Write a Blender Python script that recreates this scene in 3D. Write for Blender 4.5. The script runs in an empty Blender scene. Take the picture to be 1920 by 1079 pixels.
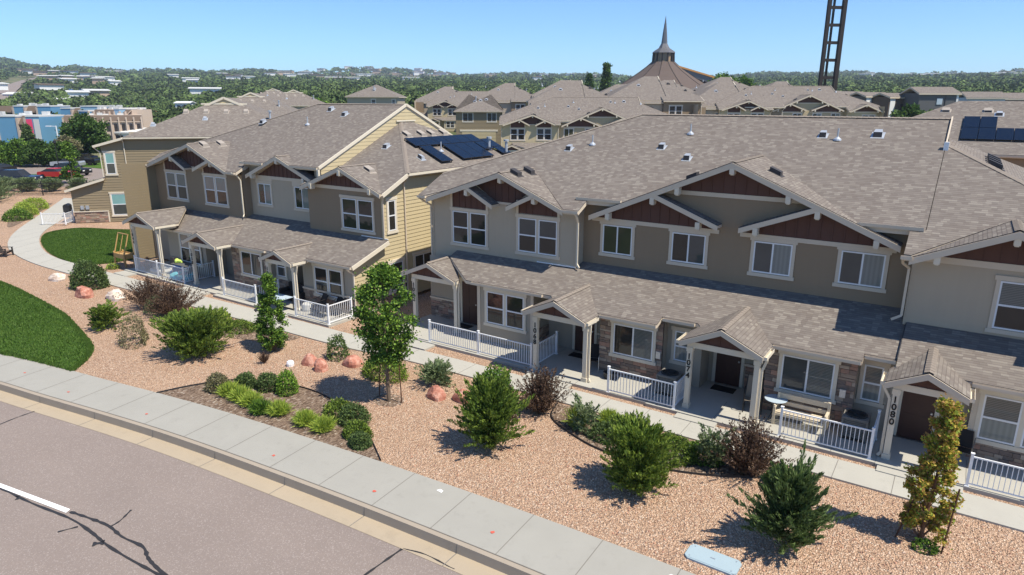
import bpy, math, random
import numpy as np
from mathutils import Vector
from mathutils.geometry import tessellate_polygon
R = math.radians
random.seed(7)
rng = np.random.default_rng(11)
S = bpy.context.scene
COL = S.collection

# ------------------------------------------------------------------ camera, sky, sun, exposure
CAM_H = 10.5
cam_d = bpy.data.cameras.new('camera')
cam = bpy.data.objects.new('camera', cam_d)
COL.objects.link(cam)
cam_d.sensor_width = 36.0
cam_d.lens = 36.0 * 1262.0 / 1920.0
cam_d.clip_start = 0.1
cam_d.clip_end = 9000
YAW, PITCH, ROLL = R(-33.77), R(15.5), R(0.18)
_f = Vector((math.sin(YAW) * math.cos(PITCH), math.cos(YAW) * math.cos(PITCH), -math.sin(PITCH)))
_r = Vector((math.cos(YAW), -math.sin(YAW), 0))
_u = _r.cross(_f)
_r2 = math.cos(ROLL) * _r + math.sin(ROLL) * _u
_u2 = -math.sin(ROLL) * _r + math.cos(ROLL) * _u
from mathutils import Matrix
cam.matrix_world = Matrix(((_r2.x, _u2.x, -_f.x, 0), (_r2.y, _u2.y, -_f.y, 0), (_r2.z, _u2.z, -_f.z, CAM_H), (0, 0, 0, 1)))
S.camera = cam

SUN_EL, SUN_AZ = 59.0, 1.2      # azimuth: degrees from +X towards +Y
sx = math.cos(R(SUN_EL)) * math.cos(R(SUN_AZ))
sy = math.cos(R(SUN_EL)) * math.sin(R(SUN_AZ))
sz = math.sin(R(SUN_EL))
sl = bpy.data.lights.new('sun', 'SUN')
sl.energy = 4.2
sl.angle = R(0.53)
sl.color = (1.0, 0.93, 0.80)
so = bpy.data.objects.new('sun', sl)
so.rotation_euler = Vector((sx, sy, sz)).to_track_quat('Z', 'Y').to_euler()
so.location = (30, 0, 60)
COL.objects.link(so)
W = bpy.data.worlds.new('World')
S.world = W
W.use_nodes = True
wn = W.node_tree
bg = wn.nodes['Background']
sk = wn.nodes.new('ShaderNodeTexSky')
sk.sky_type = 'NISHITA'
sk.sun_disc = False
sk.sun_elevation = R(SUN_EL)
sk.sun_rotation = math.atan2(sx, sy)
sk.altitude = 1900
sk.air_density = 1.0
sk.dust_density = 0.0
sk.ozone_density = 1.6
tint = wn.nodes.new('ShaderNodeMix'); tint.data_type = 'RGBA'; tint.blend_type = 'MULTIPLY'
tint.inputs[0].default_value = 1.0
tint.inputs[7].default_value = (0.555, 0.765, 0.975, 1)
wn.links.new(sk.outputs[0], tint.inputs[6]); wn.links.new(tint.outputs[2], bg.inputs[0])
bg.inputs[1].default_value = 0.120
S.view_settings.view_transform = 'Standard'
S.view_settings.look = 'None'
S.view_settings.exposure = 0.66
S.view_settings.gamma = 1.0
S.render.engine = 'CYCLES'
S.cycles.max_bounces = 6
S.cycles.diffuse_bounces = 3
S.cycles.glossy_bounces = 3
S.cycles.transmission_bounces = 3
S.cycles.transparent_max_bounces = 4

# ------------------------------------------------------------------ materials
MATS = {}
class NT:
    def __init__(s, name):
        m = bpy.data.materials.new(name)
        m.use_nodes = True
        s.m = m
        s.t = m.node_tree
        s.n = s.t.nodes
        s.b = s.n['Principled BSDF']
        s.out = s.n['Material Output']
    def add(s, kind, **kw):
        n = s.n.new(kind)
        for k, v in kw.items():
            if k.startswith('i_'):
                n.inputs[int(k[2:]) if k[2:].isdigit() else k[2:].replace('_', ' ')].default_value = v
            else:
                setattr(n, k, v)
        return n
    def link(s, a, b): s.t.links.new(a, b)
    def math(s, op, a, b=None, c=None):
        n = s.n.new('ShaderNodeMath'); n.operation = op
        for i, x in enumerate((a, b, c)):
            if x is None: continue
            if isinstance(x, (int, float)): n.inputs[i].default_value = x
            else: s.link(x, n.inputs[i])
        return n.outputs[0]
    def mix(s, f, a, b, mode='MIX'):
        n = s.n.new('ShaderNodeMix'); n.data_type = 'RGBA'; n.blend_type = mode
        for i, x in ((0, f), (6, a), (7, b)):
            if isinstance(x, (int, float)): n.inputs[i].default_value = x
            elif isinstance(x, tuple): n.inputs[i].default_value = (*x[:3], 1)
            else: s.link(x, n.inputs[i])
        return n.outputs[2]
    def ramp(s, f, stops, const=False):
        n = s.n.new('ShaderNodeValToRGB')
        if const: n.color_ramp.interpolation = 'CONSTANT'
        el = n.color_ramp.elements
        while len(el) < len(stops): el.new(0.5)
        for e, (p, c) in zip(el, stops):
            e.position = p; e.color = (*c, 1)
        s.link(f, n.inputs[0])
        return n.outputs[0]
    def noise(s, scale, detail=3, rough=.55, vec=None, dist=0.0):
        n = s.add('ShaderNodeTexNoise')
        n.inputs['Scale'].default_value = scale
        n.inputs['Detail'].default_value = detail
        n.inputs['Roughness'].default_value = rough
        n.inputs['Distortion'].default_value = dist
        s.link(vec if vec is not None else s.pos(), n.inputs['Vector'])
        return n.outputs[0]
    def pos(s):
        if not hasattr(s, '_p'): s._p = s.add('ShaderNodeNewGeometry').outputs['Position']
        return s._p
    def uv(s):
        if not hasattr(s, '_uv'): s._uv = s.add('ShaderNodeUVMap').outputs[0]
        return s._uv
    def bump(s, h, strength=.5, dist=.01):
        n = s.add('ShaderNodeBump')
        n.inputs['Strength'].default_value = strength
        n.inputs['Distance'].default_value = dist
        s.link(h, n.inputs['Height'])
        s.link(n.outputs[0], s.b.inputs['Normal'])
    def done(s, col=None, rough=.8, spec=.3, metal=0.0):
        if col is not None:
            if isinstance(col, tuple): s.b.inputs['Base Color'].default_value = (*col, 1)
            else: s.link(col, s.b.inputs['Base Color'])
        if isinstance(rough, float): s.b.inputs['Roughness'].default_value = rough
        else: s.link(rough, s.b.inputs['Roughness'])
        s.b.inputs['Specular IOR Level'].default_value = spec
        s.b.inputs['Metallic'].default_value = metal
        MATS[s.m.name] = s.m
        return s.m

def sc(c, k): return tuple(min(1, x * k) for x in c)

def plain(name, c, rough=.6, var=.12, scale=3.0, spec=.3, metal=0.0, bump=0.0, bscale=60):
    t = NT(name)
    n = t.noise(scale, 4, .6)
    col = t.mix(n, sc(c, 1 - var), sc(c, 1 + var))
    n2 = t.noise(scale * 14, 2)
    col = t.mix(t.math('MULTIPLY', n2, .35), col, sc(c, 1 - var * 1.3))
    if bump: t.bump(t.noise(bscale, 3), bump, .01)
    return t.done(col, rough, spec, metal)

def shingle(name, cs):
    t = NT(name)
    sp = t.add('ShaderNodeSeparateXYZ'); t.link(t.uv(), sp.inputs[0])
    u, v = sp.outputs[0], sp.outputs[1]
    rv = t.math('DIVIDE', v, .120)
    row = t.math('FLOOR', rv)
    wr = t.add('ShaderNodeTexWhiteNoise', noise_dimensions='1D'); t.link(row, wr.inputs['W'])
    uu = t.math('ADD', t.math('DIVIDE', u, .185), t.math('MULTIPLY', wr.outputs[0], 19.0))
    jit = t.math('MULTIPLY', t.noise(2.2, 1, .5), 1.0)
    uu = t.math('ADD', uu, jit)
    cell = t.math('FLOOR', uu)
    cb = t.add('ShaderNodeCombineXYZ'); t.link(cell, cb.inputs[0]); t.link(row, cb.inputs[1])
    wn_ = t.add('ShaderNodeTexWhiteNoise', noise_dimensions='2D'); t.link(cb.outputs[0], wn_.inputs['Vector'])
    col = t.ramp(wn_.outputs[0], cs, True)
    big = t.noise(.55, 4, .6)
    col = t.mix(t.math('MULTIPLY', big, .5), col, cs[2][1])
    gr = t.noise(55, 2)
    col = t.mix(t.math('MULTIPLY', gr, .35), col, sc(cs[1][1], .7))
    st = t.noise(.13, 3)
    col = t.mix(t.math('MULTIPLY', t.math('MAXIMUM', t.math('SUBTRACT', st, .5), 0.0), .6), col, cs[1][1])
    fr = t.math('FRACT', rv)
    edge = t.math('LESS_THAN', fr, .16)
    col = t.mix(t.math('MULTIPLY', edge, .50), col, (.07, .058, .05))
    h = t.math('ADD', t.math('MULTIPLY', fr, -1.0), t.math('MULTIPLY', wn_.outputs[0], .7))
    t.bump(h, .55, .012)
    return t.done(col, .93, .15)

SH = [(0, (.160, .134, .118)), (.22, (.190, .163, .143)), (.48, (.220, .192, .166)), (.74, (.278, .248, .213)), (.88, (.174, .150, .132))]
shingle('shingle', SH)
t = NT('shingle_cap')
col = t.mix(t.noise(8, 3), (.22, .185, .155), (.28, .24, .205)); t.bump(t.noise(40, 2), .4); t.done(col, .93, .15)

def siding_mat(name, c):
    t = NT(name)
    n = t.noise(.7, 4, .6)
    col = t.mix(n, sc(c, .93), sc(c, 1.06))
    mp = t.add('ShaderNodeMapping'); mp.inputs['Scale'].default_value = (3, 3, 55); t.link(t.pos(), mp.inputs[0])
    g = t.noise(2.0, 4, .6, mp.outputs[0])
    col = t.mix(t.math('MULTIPLY', g, .22), col, sc(c, .78))
    # faint dust streaks running down
    mp2 = t.add('ShaderNodeMapping'); mp2.inputs['Scale'].default_value = (4, 4, .25); t.link(t.pos(), mp2.inputs[0])
    g2 = t.noise(1.3, 3, .6, mp2.outputs[0])
    col = t.mix(t.math('MULTIPLY', t.math('MAXIMUM', t.math('SUBTRACT', g2, .5), 0.0), .5), col, sc(c, 1.25))
    t.bump(g, .12, .004)
    return t.done(col, .72, .25)

siding_mat('siding_grey', (.455, .375, .275))
siding_mat('siding_taupe', (.280, .205, .132))
siding_mat('siding_yellow', (.51, .425, .262))
siding_mat('siding_olive', (.27, .215, .135))
siding_mat('siding_sand', (.46, .37, .23))
siding_mat('siding_tan', (.42, .36, .26))
siding_mat('panel_tan', (.37, .32, .25))
siding_mat('maroon_board', (.105, .052, .040))
plain('trim_cream', (.66, .59, .47), .6, .06, 1.5, .3)
plain('trim_tan', (.60, .51, .395), .6, .07, 1.5, .3)
plain('white_paint', (.80, .81, .82), .38, .04, 2.0, .45)
plain('vinyl_white', (.74, .75, .76), .35, .03, 2.0, .4)
plain('black_metal', (.018, .018, .02), .45, .2, 9, .4)
plain('dark_plastic', (.03, .03, .032), .6, .2, 9, .35)
plain('galvanised', (.55, .58, .62), .38, .15, 6, .5, .7)
plain('vent_metal', (.46, .49, .53), .45, .15, 8, .5, .35)
plain('vent_brown', (.34, .30, .26), .7, .1, 8, .3)
plain('vent_dark', (.05, .047, .05), .7, .1, 8, .3)
plain('rubber_mat', (.012, .012, .013), .9, .3, 30)
plain('wood_yellow', (.50, .31, .12), .55, .15, 6)
plain('wood_cream', (.62, .53, .39), .6, .1, 6)
plain('wood_dark', (.045, .038, .034), .65, .25, 9)
plain('ac_beige', (.22, .205, .18), .55, .1, 6)
plain('ac_dark', (.05, .048, .045), .55, .2, 6)
plain('sling_tan', (.25, .205, .155), .8, .12, 20)
plain('wicker', (.028, .023, .021), .75, .35, 50)
plain('door_maroon', (.062, .026, .02), .45, .2, 4, .4)
plain('bark', (.16, .12, .085), .95, .3, 14, bump=.6)
plain('bark_brown', (.22, .12, .07), .95, .25, 14, bump=.5)
plain('stake_rust', (.10, .05, .03), .9, .3, 14)
plain('plastic_blue', (.02, .14, .45), .5, .1, 6)
plain('plastic_teal', (.16, .50, .58), .5, .12, 6)
plain('cloth_lime', (.55, .72, .16), .85, .12, 12)
plain('cushion_white', (.60, .59, .55), .85, .1, 12)
plain('soil', (.10, .075, .055), .95, .3, 10)
plain('brick_red', (.42, .17, .12), .9, .3, 10)
plain('digit_black', (.012, .011, .011), .5, .1, 9)
plain('paint_red', (.62, .12, .08), .7, .25, 30)
plain('paint_white', (.85, .85, .83), .7, .05, 8)
plain('tar', (.035, .033, .033), .55, .3, 7)
plain('steel_brown', (.030, .022, .019), .65, .3, 1.2)
plain('cone_brown', (.115, .085, .070), .9, .12, .25)
plain('lantern_tan', (.34, .24, .15), .8, .2, 2)
plain('spire_grey', (.17, .165, .165), .45, .15, 1, .5, .5)
plain('fascia_orange', (.62, .30, .09), .6, .1, 1)
plain('motel_blue', (.13, .30, .46), .6, .08, .3)
plain('motel_lightblue', (.27, .43, .56), .6, .06, .3)
plain('motel_beige', (.50, .40, .32), .8, .07, .4)
plain('motel_brown', (.13, .095, .07), .9, .15, .6)
plain('motel_dark', (.035, .030, .030), .6, .3, .8)
plain('roof_white', (.60, .60, .58), .7, .05, .4)
plain('banner_pink', (.80, .07, .16), .6, .05, 1)
plain('apartment_grey', (.105, .105, .105), .8, .06, .4)
plain('apartment_blue', (.42, .50, .56), .8, .08, .4)
plain('far_white', (.72, .72, .70), .7, .08, .02)
plain('far_tan', (.48, .36, .26), .8, .1, .02)
plain('far_blue', (.07, .16, .40), .6, .1, .02)
plain('far_red', (.55, .16, .08), .8, .1, .02)
plain('car_navy', (.012, .02, .05), .25, .1, 2, .6)
plain('car_red', (.55, .02, .02), .25, .1, 2, .6)
plain('car_black', (.012, .012, .014), .25, .1, 2, .6)
plain('car_silver', (.40, .43, .46), .25, .08, 2, .6, .3)
plain('car_white', (.75, .75, .75), .3, .05, 2, .6)
plain('tyre', (.015, .015, .015), .9, .2, 8)
plain('hose_box', (.34, .43, .47), .6, .06, 3)

def glass(name, kind):
    t = NT(name)
    sp = t.add('ShaderNodeSeparateXYZ'); t.link(t.uv(), sp.inputs[0])
    n = t.noise(1.1, 3, .5)
    if kind == 'dark':
        col = t.mix(n, (.010, .012, .014), (.045, .042, .036))
    elif kind == 'blind':
        fr = t.math('FRACT', t.math('DIVIDE', sp.outputs[1], .052))
        s_ = t.math('GREATER_THAN', fr, .25)
        col = t.mix(s_, (.04, .045, .045), (.19, .20, .185))
        col = t.mix(t.math('MULTIPLY', n, .45), col, (.05, .06, .06))
    elif kind == 'curtain':
        fr = t.math('SINE', t.math('MULTIPLY', sp.outputs[0], 42.0))
        col = t.mix(t.math('ADD', t.math('MULTIPLY', fr, .25), .5), (.15, .165, .155), (.24, .255, .24))
    elif kind == 'screen':
        col = t.mix(n, (.045, .05, .05), (.09, .095, .092))
    elif kind == 'olive':
        col = t.mix(n, (.05, .055, .025), (.085, .08, .05))
    elif kind == 'teal':
        col = t.mix(n, (.16, .33, .33), (.24, .42, .40))
    t.bump(t.noise(1.6, 1), .10, .05)
    t.done(col, .04, .55)
for k in ('dark', 'blind', 'curtain', 'screen', 'olive', 'teal'): glass('pane_' + k, k)

t = NT('solar_cell')
sp = t.add('ShaderNodeSeparateXYZ'); t.link(t.uv(), sp.inputs[0])
a = t.math('LESS_THAN', t.math('FRACT', t.math('DIVIDE', sp.outputs[0], .16)), .05)
b = t.math('LESS_THAN', t.math('FRACT', t.math('DIVIDE', sp.outputs[1], .16)), .05)
col = t.mix(t.math('MAXIMUM', a, b), (.004, .008, .019), (.010, .017, .032))
t.done(col, .22, .28)

# stone veneer: several tones
for i, c in enumerate(((.34, .25, .185), (.25, .185, .145), (.42, .335, .26), (.20, .155, .13), (.36, .22, .165))):
    plain('stone_%s' % 'tan brown pale dark rose'.split()[i], c, .9, .22, 9, .2, bump=.8, bscale=30)
STONE = ['stone_tan', 'stone_brown', 'stone_pale', 'stone_dark', 'stone_rose']
plain('mortar', (.20, .16, .13), .95, .15, 10)

# ground materials
t = NT('gravel')
v = t.add('ShaderNodeTexVoronoi'); v.inputs['Scale'].default_value = 25; t.link(t.pos(), v.inputs['Vector'])
sp = t.add('ShaderNodeSeparateColor'); t.link(v.outputs['Color'], sp.inputs[0])
col = t.ramp(sp.outputs[0], [(0, (.30, .16, .10)), (.15, (.47, .28, .18)), (.38, (.60, .385, .255)), (.64, (.70, .50, .355)), (.85, (.80, .67, .53)), (.96, (.24, .17, .13))], True)
v2 = t.add('ShaderNodeTexVoronoi'); v2.inputs['Scale'].default_value = 12; t.link(t.pos(), v2.inputs['Vector'])
sp2 = t.add('ShaderNodeSeparateColor'); t.link(v2.outputs['Color'], sp2.inputs[0])
col = t.mix(t.math('MULTIPLY', t.math('LESS_THAN', v2.outputs['Distance'], .42), .40), col, t.ramp(sp2.outputs[1], [(0, (.42, .23, .16)), (.4, (.68, .46, .34)), (.8, (.78, .62, .50))], True))
col = t.mix(t.math('MULTIPLY', t.math('GREATER_THAN', v.outputs['Distance'], .50), .75), col, (.15, .09, .065))
big = t.noise(.35, 4, .6)
col = t.mix(t.math('ADD', t.math('MULTIPLY', big, .45), .12), col, (.585, .40, .262))
t.bump(t.math('ADD', t.math('MULTIPLY', v.outputs['Distance'], -1.0), t.math('MULTIPLY', v2.outputs['Distance'], -.8)), 1.0, .045)
t.done(col, .9, .2)

t = NT('mulch')
v = t.add('ShaderNodeTexVoronoi'); v.inputs['Scale'].default_value = 24
mp = t.add('ShaderNodeMapping'); mp.inputs['Scale'].default_value = (1, .45, 1); t.link(t.pos(), mp.inputs[0]); t.link(mp.outputs[0], v.inputs['Vector'])
sp = t.add('ShaderNodeSeparateColor'); t.link(v.outputs['Color'], sp.inputs[0])
col = t.ramp(sp.outputs[0], [(0, (.10, .065, .045)), (.35, (.20, .14, .10)), (.7, (.29, .215, .155)), (.93, (.45, .38, .31))], True)
col = t.mix(t.math('MULTIPLY', t.noise(1.2, 4), .6), col, (.17, .12, .085))
t.bump(v.outputs['Distance'], 1.0, .03)
t.done(col, .95, .15)

def lawn_mat(name, a, b, c):
    t = NT(name)
    n = t.noise(.6, 6, .72)
    col = t.ramp(n, [(.32, a), (.48, b), (.66, c)])
    f = t.noise(38, 3, .7)
    col = t.mix(t.math('MULTIPLY', f, .75), col, sc(a, .38))
    mp = t.add('ShaderNodeMapping'); mp.inputs['Rotation'].default_value = (0, 0, .5); mp.inputs['Scale'].default_value = (.16, 1.5, 1); t.link(t.pos(), mp.inputs[0])
    m = t.noise(1.0, 3, .6, mp.outputs[0])
    col = t.mix(t.math('MULTIPLY', m, .55), col, sc(c, 1.25))
    t.bump(f, 1.0, .05)
    return t.done(col, .9, .15)
lawn_mat('lawn_grass', (.042, .100, .012), (.062, .135, .018), (.10, .175, .030))
lawn_mat('dry_grass', (.16, .17, .07), (.24, .22, .10), (.33, .28, .15))

def concrete(name, c, joint=True):
    t = NT(name)
    n = t.noise(.8, 5, .6)
    col = t.mix(n, sc(c, .88), sc(c, 1.08))
    col = t.mix(t.math('MULTIPLY', t.noise(30, 3), .3), col, sc(c, .82))
    st = t.noise(2.3, 5, .7)
    col = t.mix(t.math('MULTIPLY', t.math('MAXIMUM', t.math('SUBTRACT', st, .55), 0.0), 1.6), col, sc(c, .62))
    t.bump(t.noise(70, 2), .2, .006)
    return t.done(col, .85, .25)
concrete('concrete', (.350, .336, .296))
concrete('concrete_walk', (.43, .412, .36))
concrete('concrete_pan', (.41, .335, .240))
concrete('concrete_kerb', (.36, .305, .24))
concrete('joint_dark', (.20, .185, .165))

t = NT('asphalt')
n = t.noise(.5, 5, .6)
col = t.mix(n, (.250, .200, .172), (.305, .248, .213))
v = t.add('ShaderNodeTexVoronoi'); v.inputs['Scale'].default_value = 42; t.link(t.pos(), v.inputs['Vector'])
sp = t.add('ShaderNodeSeparateColor'); t.link(v.outputs['Color'], sp.inputs[0])
col = t.mix(t.math('MULTIPLY', sp.outputs[0], .35), col, (.16, .135, .12))
col = t.mix(t.math('MULTIPLY', t.math('GREATER_THAN', sp.outputs[1], .90), .35), col, (.50, .44, .40))
mp = t.add('ShaderNodeMapping'); mp.inputs['Rotation'].default_value = (0, 0, -.12); mp.inputs['Scale'].default_value = (.08, .9, 1); t.link(t.pos(), mp.inputs[0])
col = t.mix(t.math('MULTIPLY', t.noise(1.0, 3, .6, mp.outputs[0]), .35), col, (.16, .135, .125))
t.bump(v.outputs['Distance'], .35, .01)
t.done(col, .88, .25)

t = NT('terrain')
n = t.noise(.012, 6, .65)
col = t.ramp(n, [(.3, (.06, .085, .032)), (.46, (.10, .115, .05)), (.6, (.22, .20, .11)), (.75, (.34, .27, .18))])
t.done(col, .95, .1)
t = NT('rock_hill')
n = t.noise(.035, 6, .7)
col = t.ramp(n, [(.35, (.05, .075, .04)), (.48, (.10, .10, .06)), (.56, (.36, .22, .15)), (.75, (.46, .30, .21))])
t.done(col, .95, .1)

t = NT('boulder_red')
col = t.ramp(t.noise(4, 6, .7), [(.32, (.26, .09, .065)), (.5, (.46, .20, .14)), (.66, (.58, .35, .27)), (.8, (.72, .58, .49))]); t.bump(t.noise(11, 5, .7), .8, .04); t.done(col, .9, .2)
t = NT('boulder_white')
col = t.ramp(t.noise(4, 6, .7), [(.3, (.50, .36, .27)), (.5, (.68, .56, .46)), (.72, (.80, .74, .67))]); t.bump(t.noise(11, 5, .7), .8, .04); t.done(col, .9, .2)

def leaf(name, c, tr=.3, var=.25, scale=2.5):
    t = NT(name)
    n = t.noise(scale, 3, .6)
    col = t.mix(n, sc(c, 1 - var), sc(c, 1 + var))
    t.link(col, t.b.inputs['Base Color'])
    t.b.inputs['Roughness'].default_value = .6
    t.b.inputs['Specular IOR Level'].default_value = .25
    tl = t.add('ShaderNodeBsdfTranslucent'); t.link(col, tl.inputs[0])
    mx = t.add('ShaderNodeMixShader'); mx.inputs[0].default_value = tr
    t.link(t.b.outputs[0], mx.inputs[1]); t.link(tl.outputs[0], mx.inputs[2]); t.link(mx.outputs[0], t.out.inputs[0])
    MATS[name] = t.m
for nm, c in {'leaf_juniper_a': (.125, .195, .030), 'leaf_juniper_b': (.235, .315, .050), 'leaf_juniper_c': (.050, .090, .020),
              'leaf_blue_a': (.095, .150, .045), 'leaf_blue_b': (.165, .225, .075), 'leaf_blue_c': (.045, .075, .026),
              'leaf_green_a': (.085, .17, .025), 'leaf_green_b': (.21, .34, .045), 'leaf_green_c': (.03, .07, .015),
              'leaf_lime_a': (.32, .42, .06), 'leaf_lime_b': (.42, .50, .09), 'leaf_lime_c': (.16, .26, .04),
              'leaf_purple_a': (.110, .066, .045), 'leaf_purple_b': (.19, .125, .08), 'leaf_purple_c': (.05, .032, .025),
              'leaf_fall_a': (.46, .35, .06), 'leaf_fall_b': (.26, .34, .045), 'leaf_fall_c': (.40, .22, .08),
              'leaf_olive_a': (.20, .19, .09), 'leaf_olive_b': (.28, .26, .14), 'leaf_olive_c': (.12, .10, .06),
              'leaf_sage_a': (.16, .22, .10), 'leaf_sage_b': (.25, .31, .15), 'leaf_sage_c': (.09, .13, .06),
              'leaf_mature_a': (.055, .11, .022), 'leaf_mature_b': (.10, .175, .032), 'leaf_mature_c': (.026, .055, .012),
              'leaf_lawn_a': (.075, .150, .022), 'leaf_lawn_b': (.125, .205, .040), 'leaf_lawn_c': (.045, .095, .015), 'leaf_flower': (.8, .78, .72), 'leaf_redpot': (.38, .12, .08)}.items():
    leaf(nm, c)
# far canopy: patchwork of crown colours by position
for nm, k in (('canopy_a', 1.0), ('canopy_b', .6), ('canopy_c', 1.45)):
    t = NT(nm)
    n = t.noise(.03, 4, .7)
    col = t.ramp(n, [(.3, sc((.055, .085, .030), k)), (.5, sc((.085, .125, .038), k)), (.7, sc((.13, .17, .055), k))])
    t.done(col, .85, .1)
def LM(k): return ['leaf_%s_a' % k, 'leaf_%s_b' % k, 'leaf_%s_c' % k]

# ------------------------------------------------------------------ builders
OFF = {}     # object name -> vector subtracted from coordinates given in the frame of the thing
def V3(p): return Vector((p[0], p[1], p[2]))

class MB:
    def __init__(s): s.v = []; s.f = []; s.m = []
    def face(s, pts, m=0):
        i = len(s.v); s.v += [tuple(p) for p in pts]; s.f.append(tuple(range(i, i + len(pts)))); s.m.append(m); return s
    def box(s, x0, y0, z0, x1, y1, z1, m=0):
        if x0 > x1: x0, x1 = x1, x0
        if y0 > y1: y0, y1 = y1, y0
        if z0 > z1: z0, z1 = z1, z0
        i = len(s.v)
        s.v += [(x0, y0, z0), (x1, y0, z0), (x1, y1, z0), (x0, y1, z0), (x0, y0, z1), (x1, y0, z1), (x1, y1, z1), (x0, y1, z1)]
        for q in ((0, 3, 2, 1), (4, 5, 6, 7), (0, 1, 5, 4), (1, 2, 6, 5), (2, 3, 7, 6), (3, 0, 4, 7)):
            s.f.append(tuple(i + k for k in q)); s.m.append(m)
        return s
    def obox(s, O, D, N, a0, a1, n0, n1, z0, z1, m=0):
        "box in wall space: along D from a0 to a1, out along N from n0 to n1"
        O, D, N = V3(O), V3(D), V3(N)
        P = [O + D * a + N * n + Vector((0, 0, z)) for z in (z0, z1) for (a, n) in ((a0, n0), (a1, n0), (a1, n1), (a0, n1))]
        i = len(s.v); s.v += [tuple(p) for p in P]
        for q in ((0, 3, 2, 1), (4, 5, 6, 7), (0, 1, 5, 4), (1, 2, 6, 5), (2, 3, 7, 6), (3, 0, 4, 7)):
            s.f.append(tuple(i + k for k in q)); s.m.append(m)
        return s
    def beam(s, p, q, w, h, m=0, up=(0, 0, 1)):
        p, q, up = V3(p), V3(q), V3(up)
        d = (q - p).normalized(); a = d.cross(up)
        if a.length < 1e-4: a = d.cross(Vector((1, 0, 0)))
        a.normalize(); b = a.cross(d).normalized()
        i = len(s.v)
        for c in (p, q):
            for (x, y) in ((-1, -1), (1, -1), (1, 1), (-1, 1)):
                s.v.append(tuple(c + a * (x * w / 2) + b * (y * h / 2)))
        for f in ((0, 1, 2, 3), (7, 6, 5, 4), (0, 4, 5, 1), (1, 5, 6, 2), (2, 6, 7, 3), (3, 7, 4, 0)):
            s.f.append(tuple(i + k for k in f)); s.m.append(m)
        return s
    def tube(s, p, q, r0, r1=None, n=8, m=0):
        r1 = r0 if r1 is None else r1
        p, q = V3(p), V3(q); d = (q - p).normalized()
        a = d.cross(Vector((0, 0, 1)))
        if a.length < 1e-3: a = Vector((1, 0, 0))
        a.normalize(); b = d.cross(a)
        i = len(s.v)
        for c, r in ((p, r0), (q, r1)):
            for k in range(n):
                t = 2 * math.pi * k / n
                s.v.append(tuple(c + (a * math.cos(t) + b * math.sin(t)) * r))
        for k in range(n):
            s.f.append((i + k, i + (k + 1) % n, i + n + (k + 1) % n, i + n + k)); s.m.append(m)
        s.f.append(tuple(i + n - 1 - k for k in range(n))); s.m.append(m)
        s.f.append(tuple(i + n + k for k in range(n))); s.m.append(m)
        return s
    def path(s, pts, r, n=6, m=0):
        for a, b in zip(pts, pts[1:]): s.tube(a, b, r, r, n, m)
        return s
    def lathe(s, c, prof, n=20, m=0):
        i = len(s.v)
        for (r, z) in prof:
            for k in range(n):
                t = 2 * math.pi * k / n
                s.v.append((c[0] + r * math.cos(t), c[1] + r * math.sin(t), c[2] + z))
        for j in range(len(prof) - 1):
            for k in range(n):
                s.f.append((i + j * n + k, i + j * n + (k + 1) % n, i + (j + 1) * n + (k + 1) % n, i + (j + 1) * n + k)); s.m.append(m)
        s.f.append(tuple(i + n - 1 - k for k in range(n))); s.m.append(m)
        j = len(prof) - 1
        s.f.append(tuple(i + j * n + k for k in range(n))); s.m.append(m)
        return s
    def slab(s, pts, t, mtop=0, mside=1, mbot=1):
        "a sheet with vertical thickness t below the polygon pts (any winding)"
        pts = [V3(p) for p in pts]
        nz = sum((a.x * b.y - b.x * a.y) for a, b in zip(pts, pts[1:] + pts[:1]))
        if nz < 0: pts = pts[::-1]
        low = [p - Vector((0, 0, t)) for p in pts]
        s.face(pts, mtop); s.face(low[::-1], mbot)
        for k in range(len(pts)):
            a, b = pts[k], pts[(k + 1) % len(pts)]
            s.face([low[k], low[(k + 1) % len(pts)], b, a], mside)
        return s
    def build(s, name, mats, parent=None, smooth=False):
        me = bpy.data.meshes.new(name)
        off = None
        if parent is not None: off = OFF.get(parent.name)
        vs = s.v if off is None else [(a - off[0], b - off[1], c - off[2]) for a, b, c in s.v]
        me.from_pydata(vs, [], s.f)
        if isinstance(mats, str): mats = [mats]
        for k in mats: me.materials.append(MATS[k])
        me.polygons.foreach_set('material_index', s.m)
        # uv in metres: u along the horizontal of the face, v up its slope
        co = np.array(s.v, dtype=float)
        uv = me.uv_layers.new(name='UVMap')
        nrm = np.empty(len(s.f) * 3); me.polygons.foreach_get('normal', nrm); nrm = nrm.reshape(-1, 3)
        out = np.empty((len(me.loops), 2)); li = 0
        for k, f in enumerate(s.f):
            n = nrm[k]
            if abs(n[2]) > .999: u = np.array((1, 0, 0.)); w = np.array((0, 1, 0.))
            else:
                u = np.array((-n[1], n[0], 0.)); u /= np.linalg.norm(u); w = np.cross(n, u)
            p = co[list(f)]
            out[li:li + len(f), 0] = p @ u; out[li:li + len(f), 1] = p @ w; li += len(f)
        uv.data.foreach_set('uv', out.ravel())
        if smooth: me.polygons.foreach_set('use_smooth', [True] * len(s.f))
        me.update()
        o = bpy.data.objects.new(name, me); COL.objects.link(o)
        if parent is not None:
            o.parent = parent; OFF[o.name] = off
        return o

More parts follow.
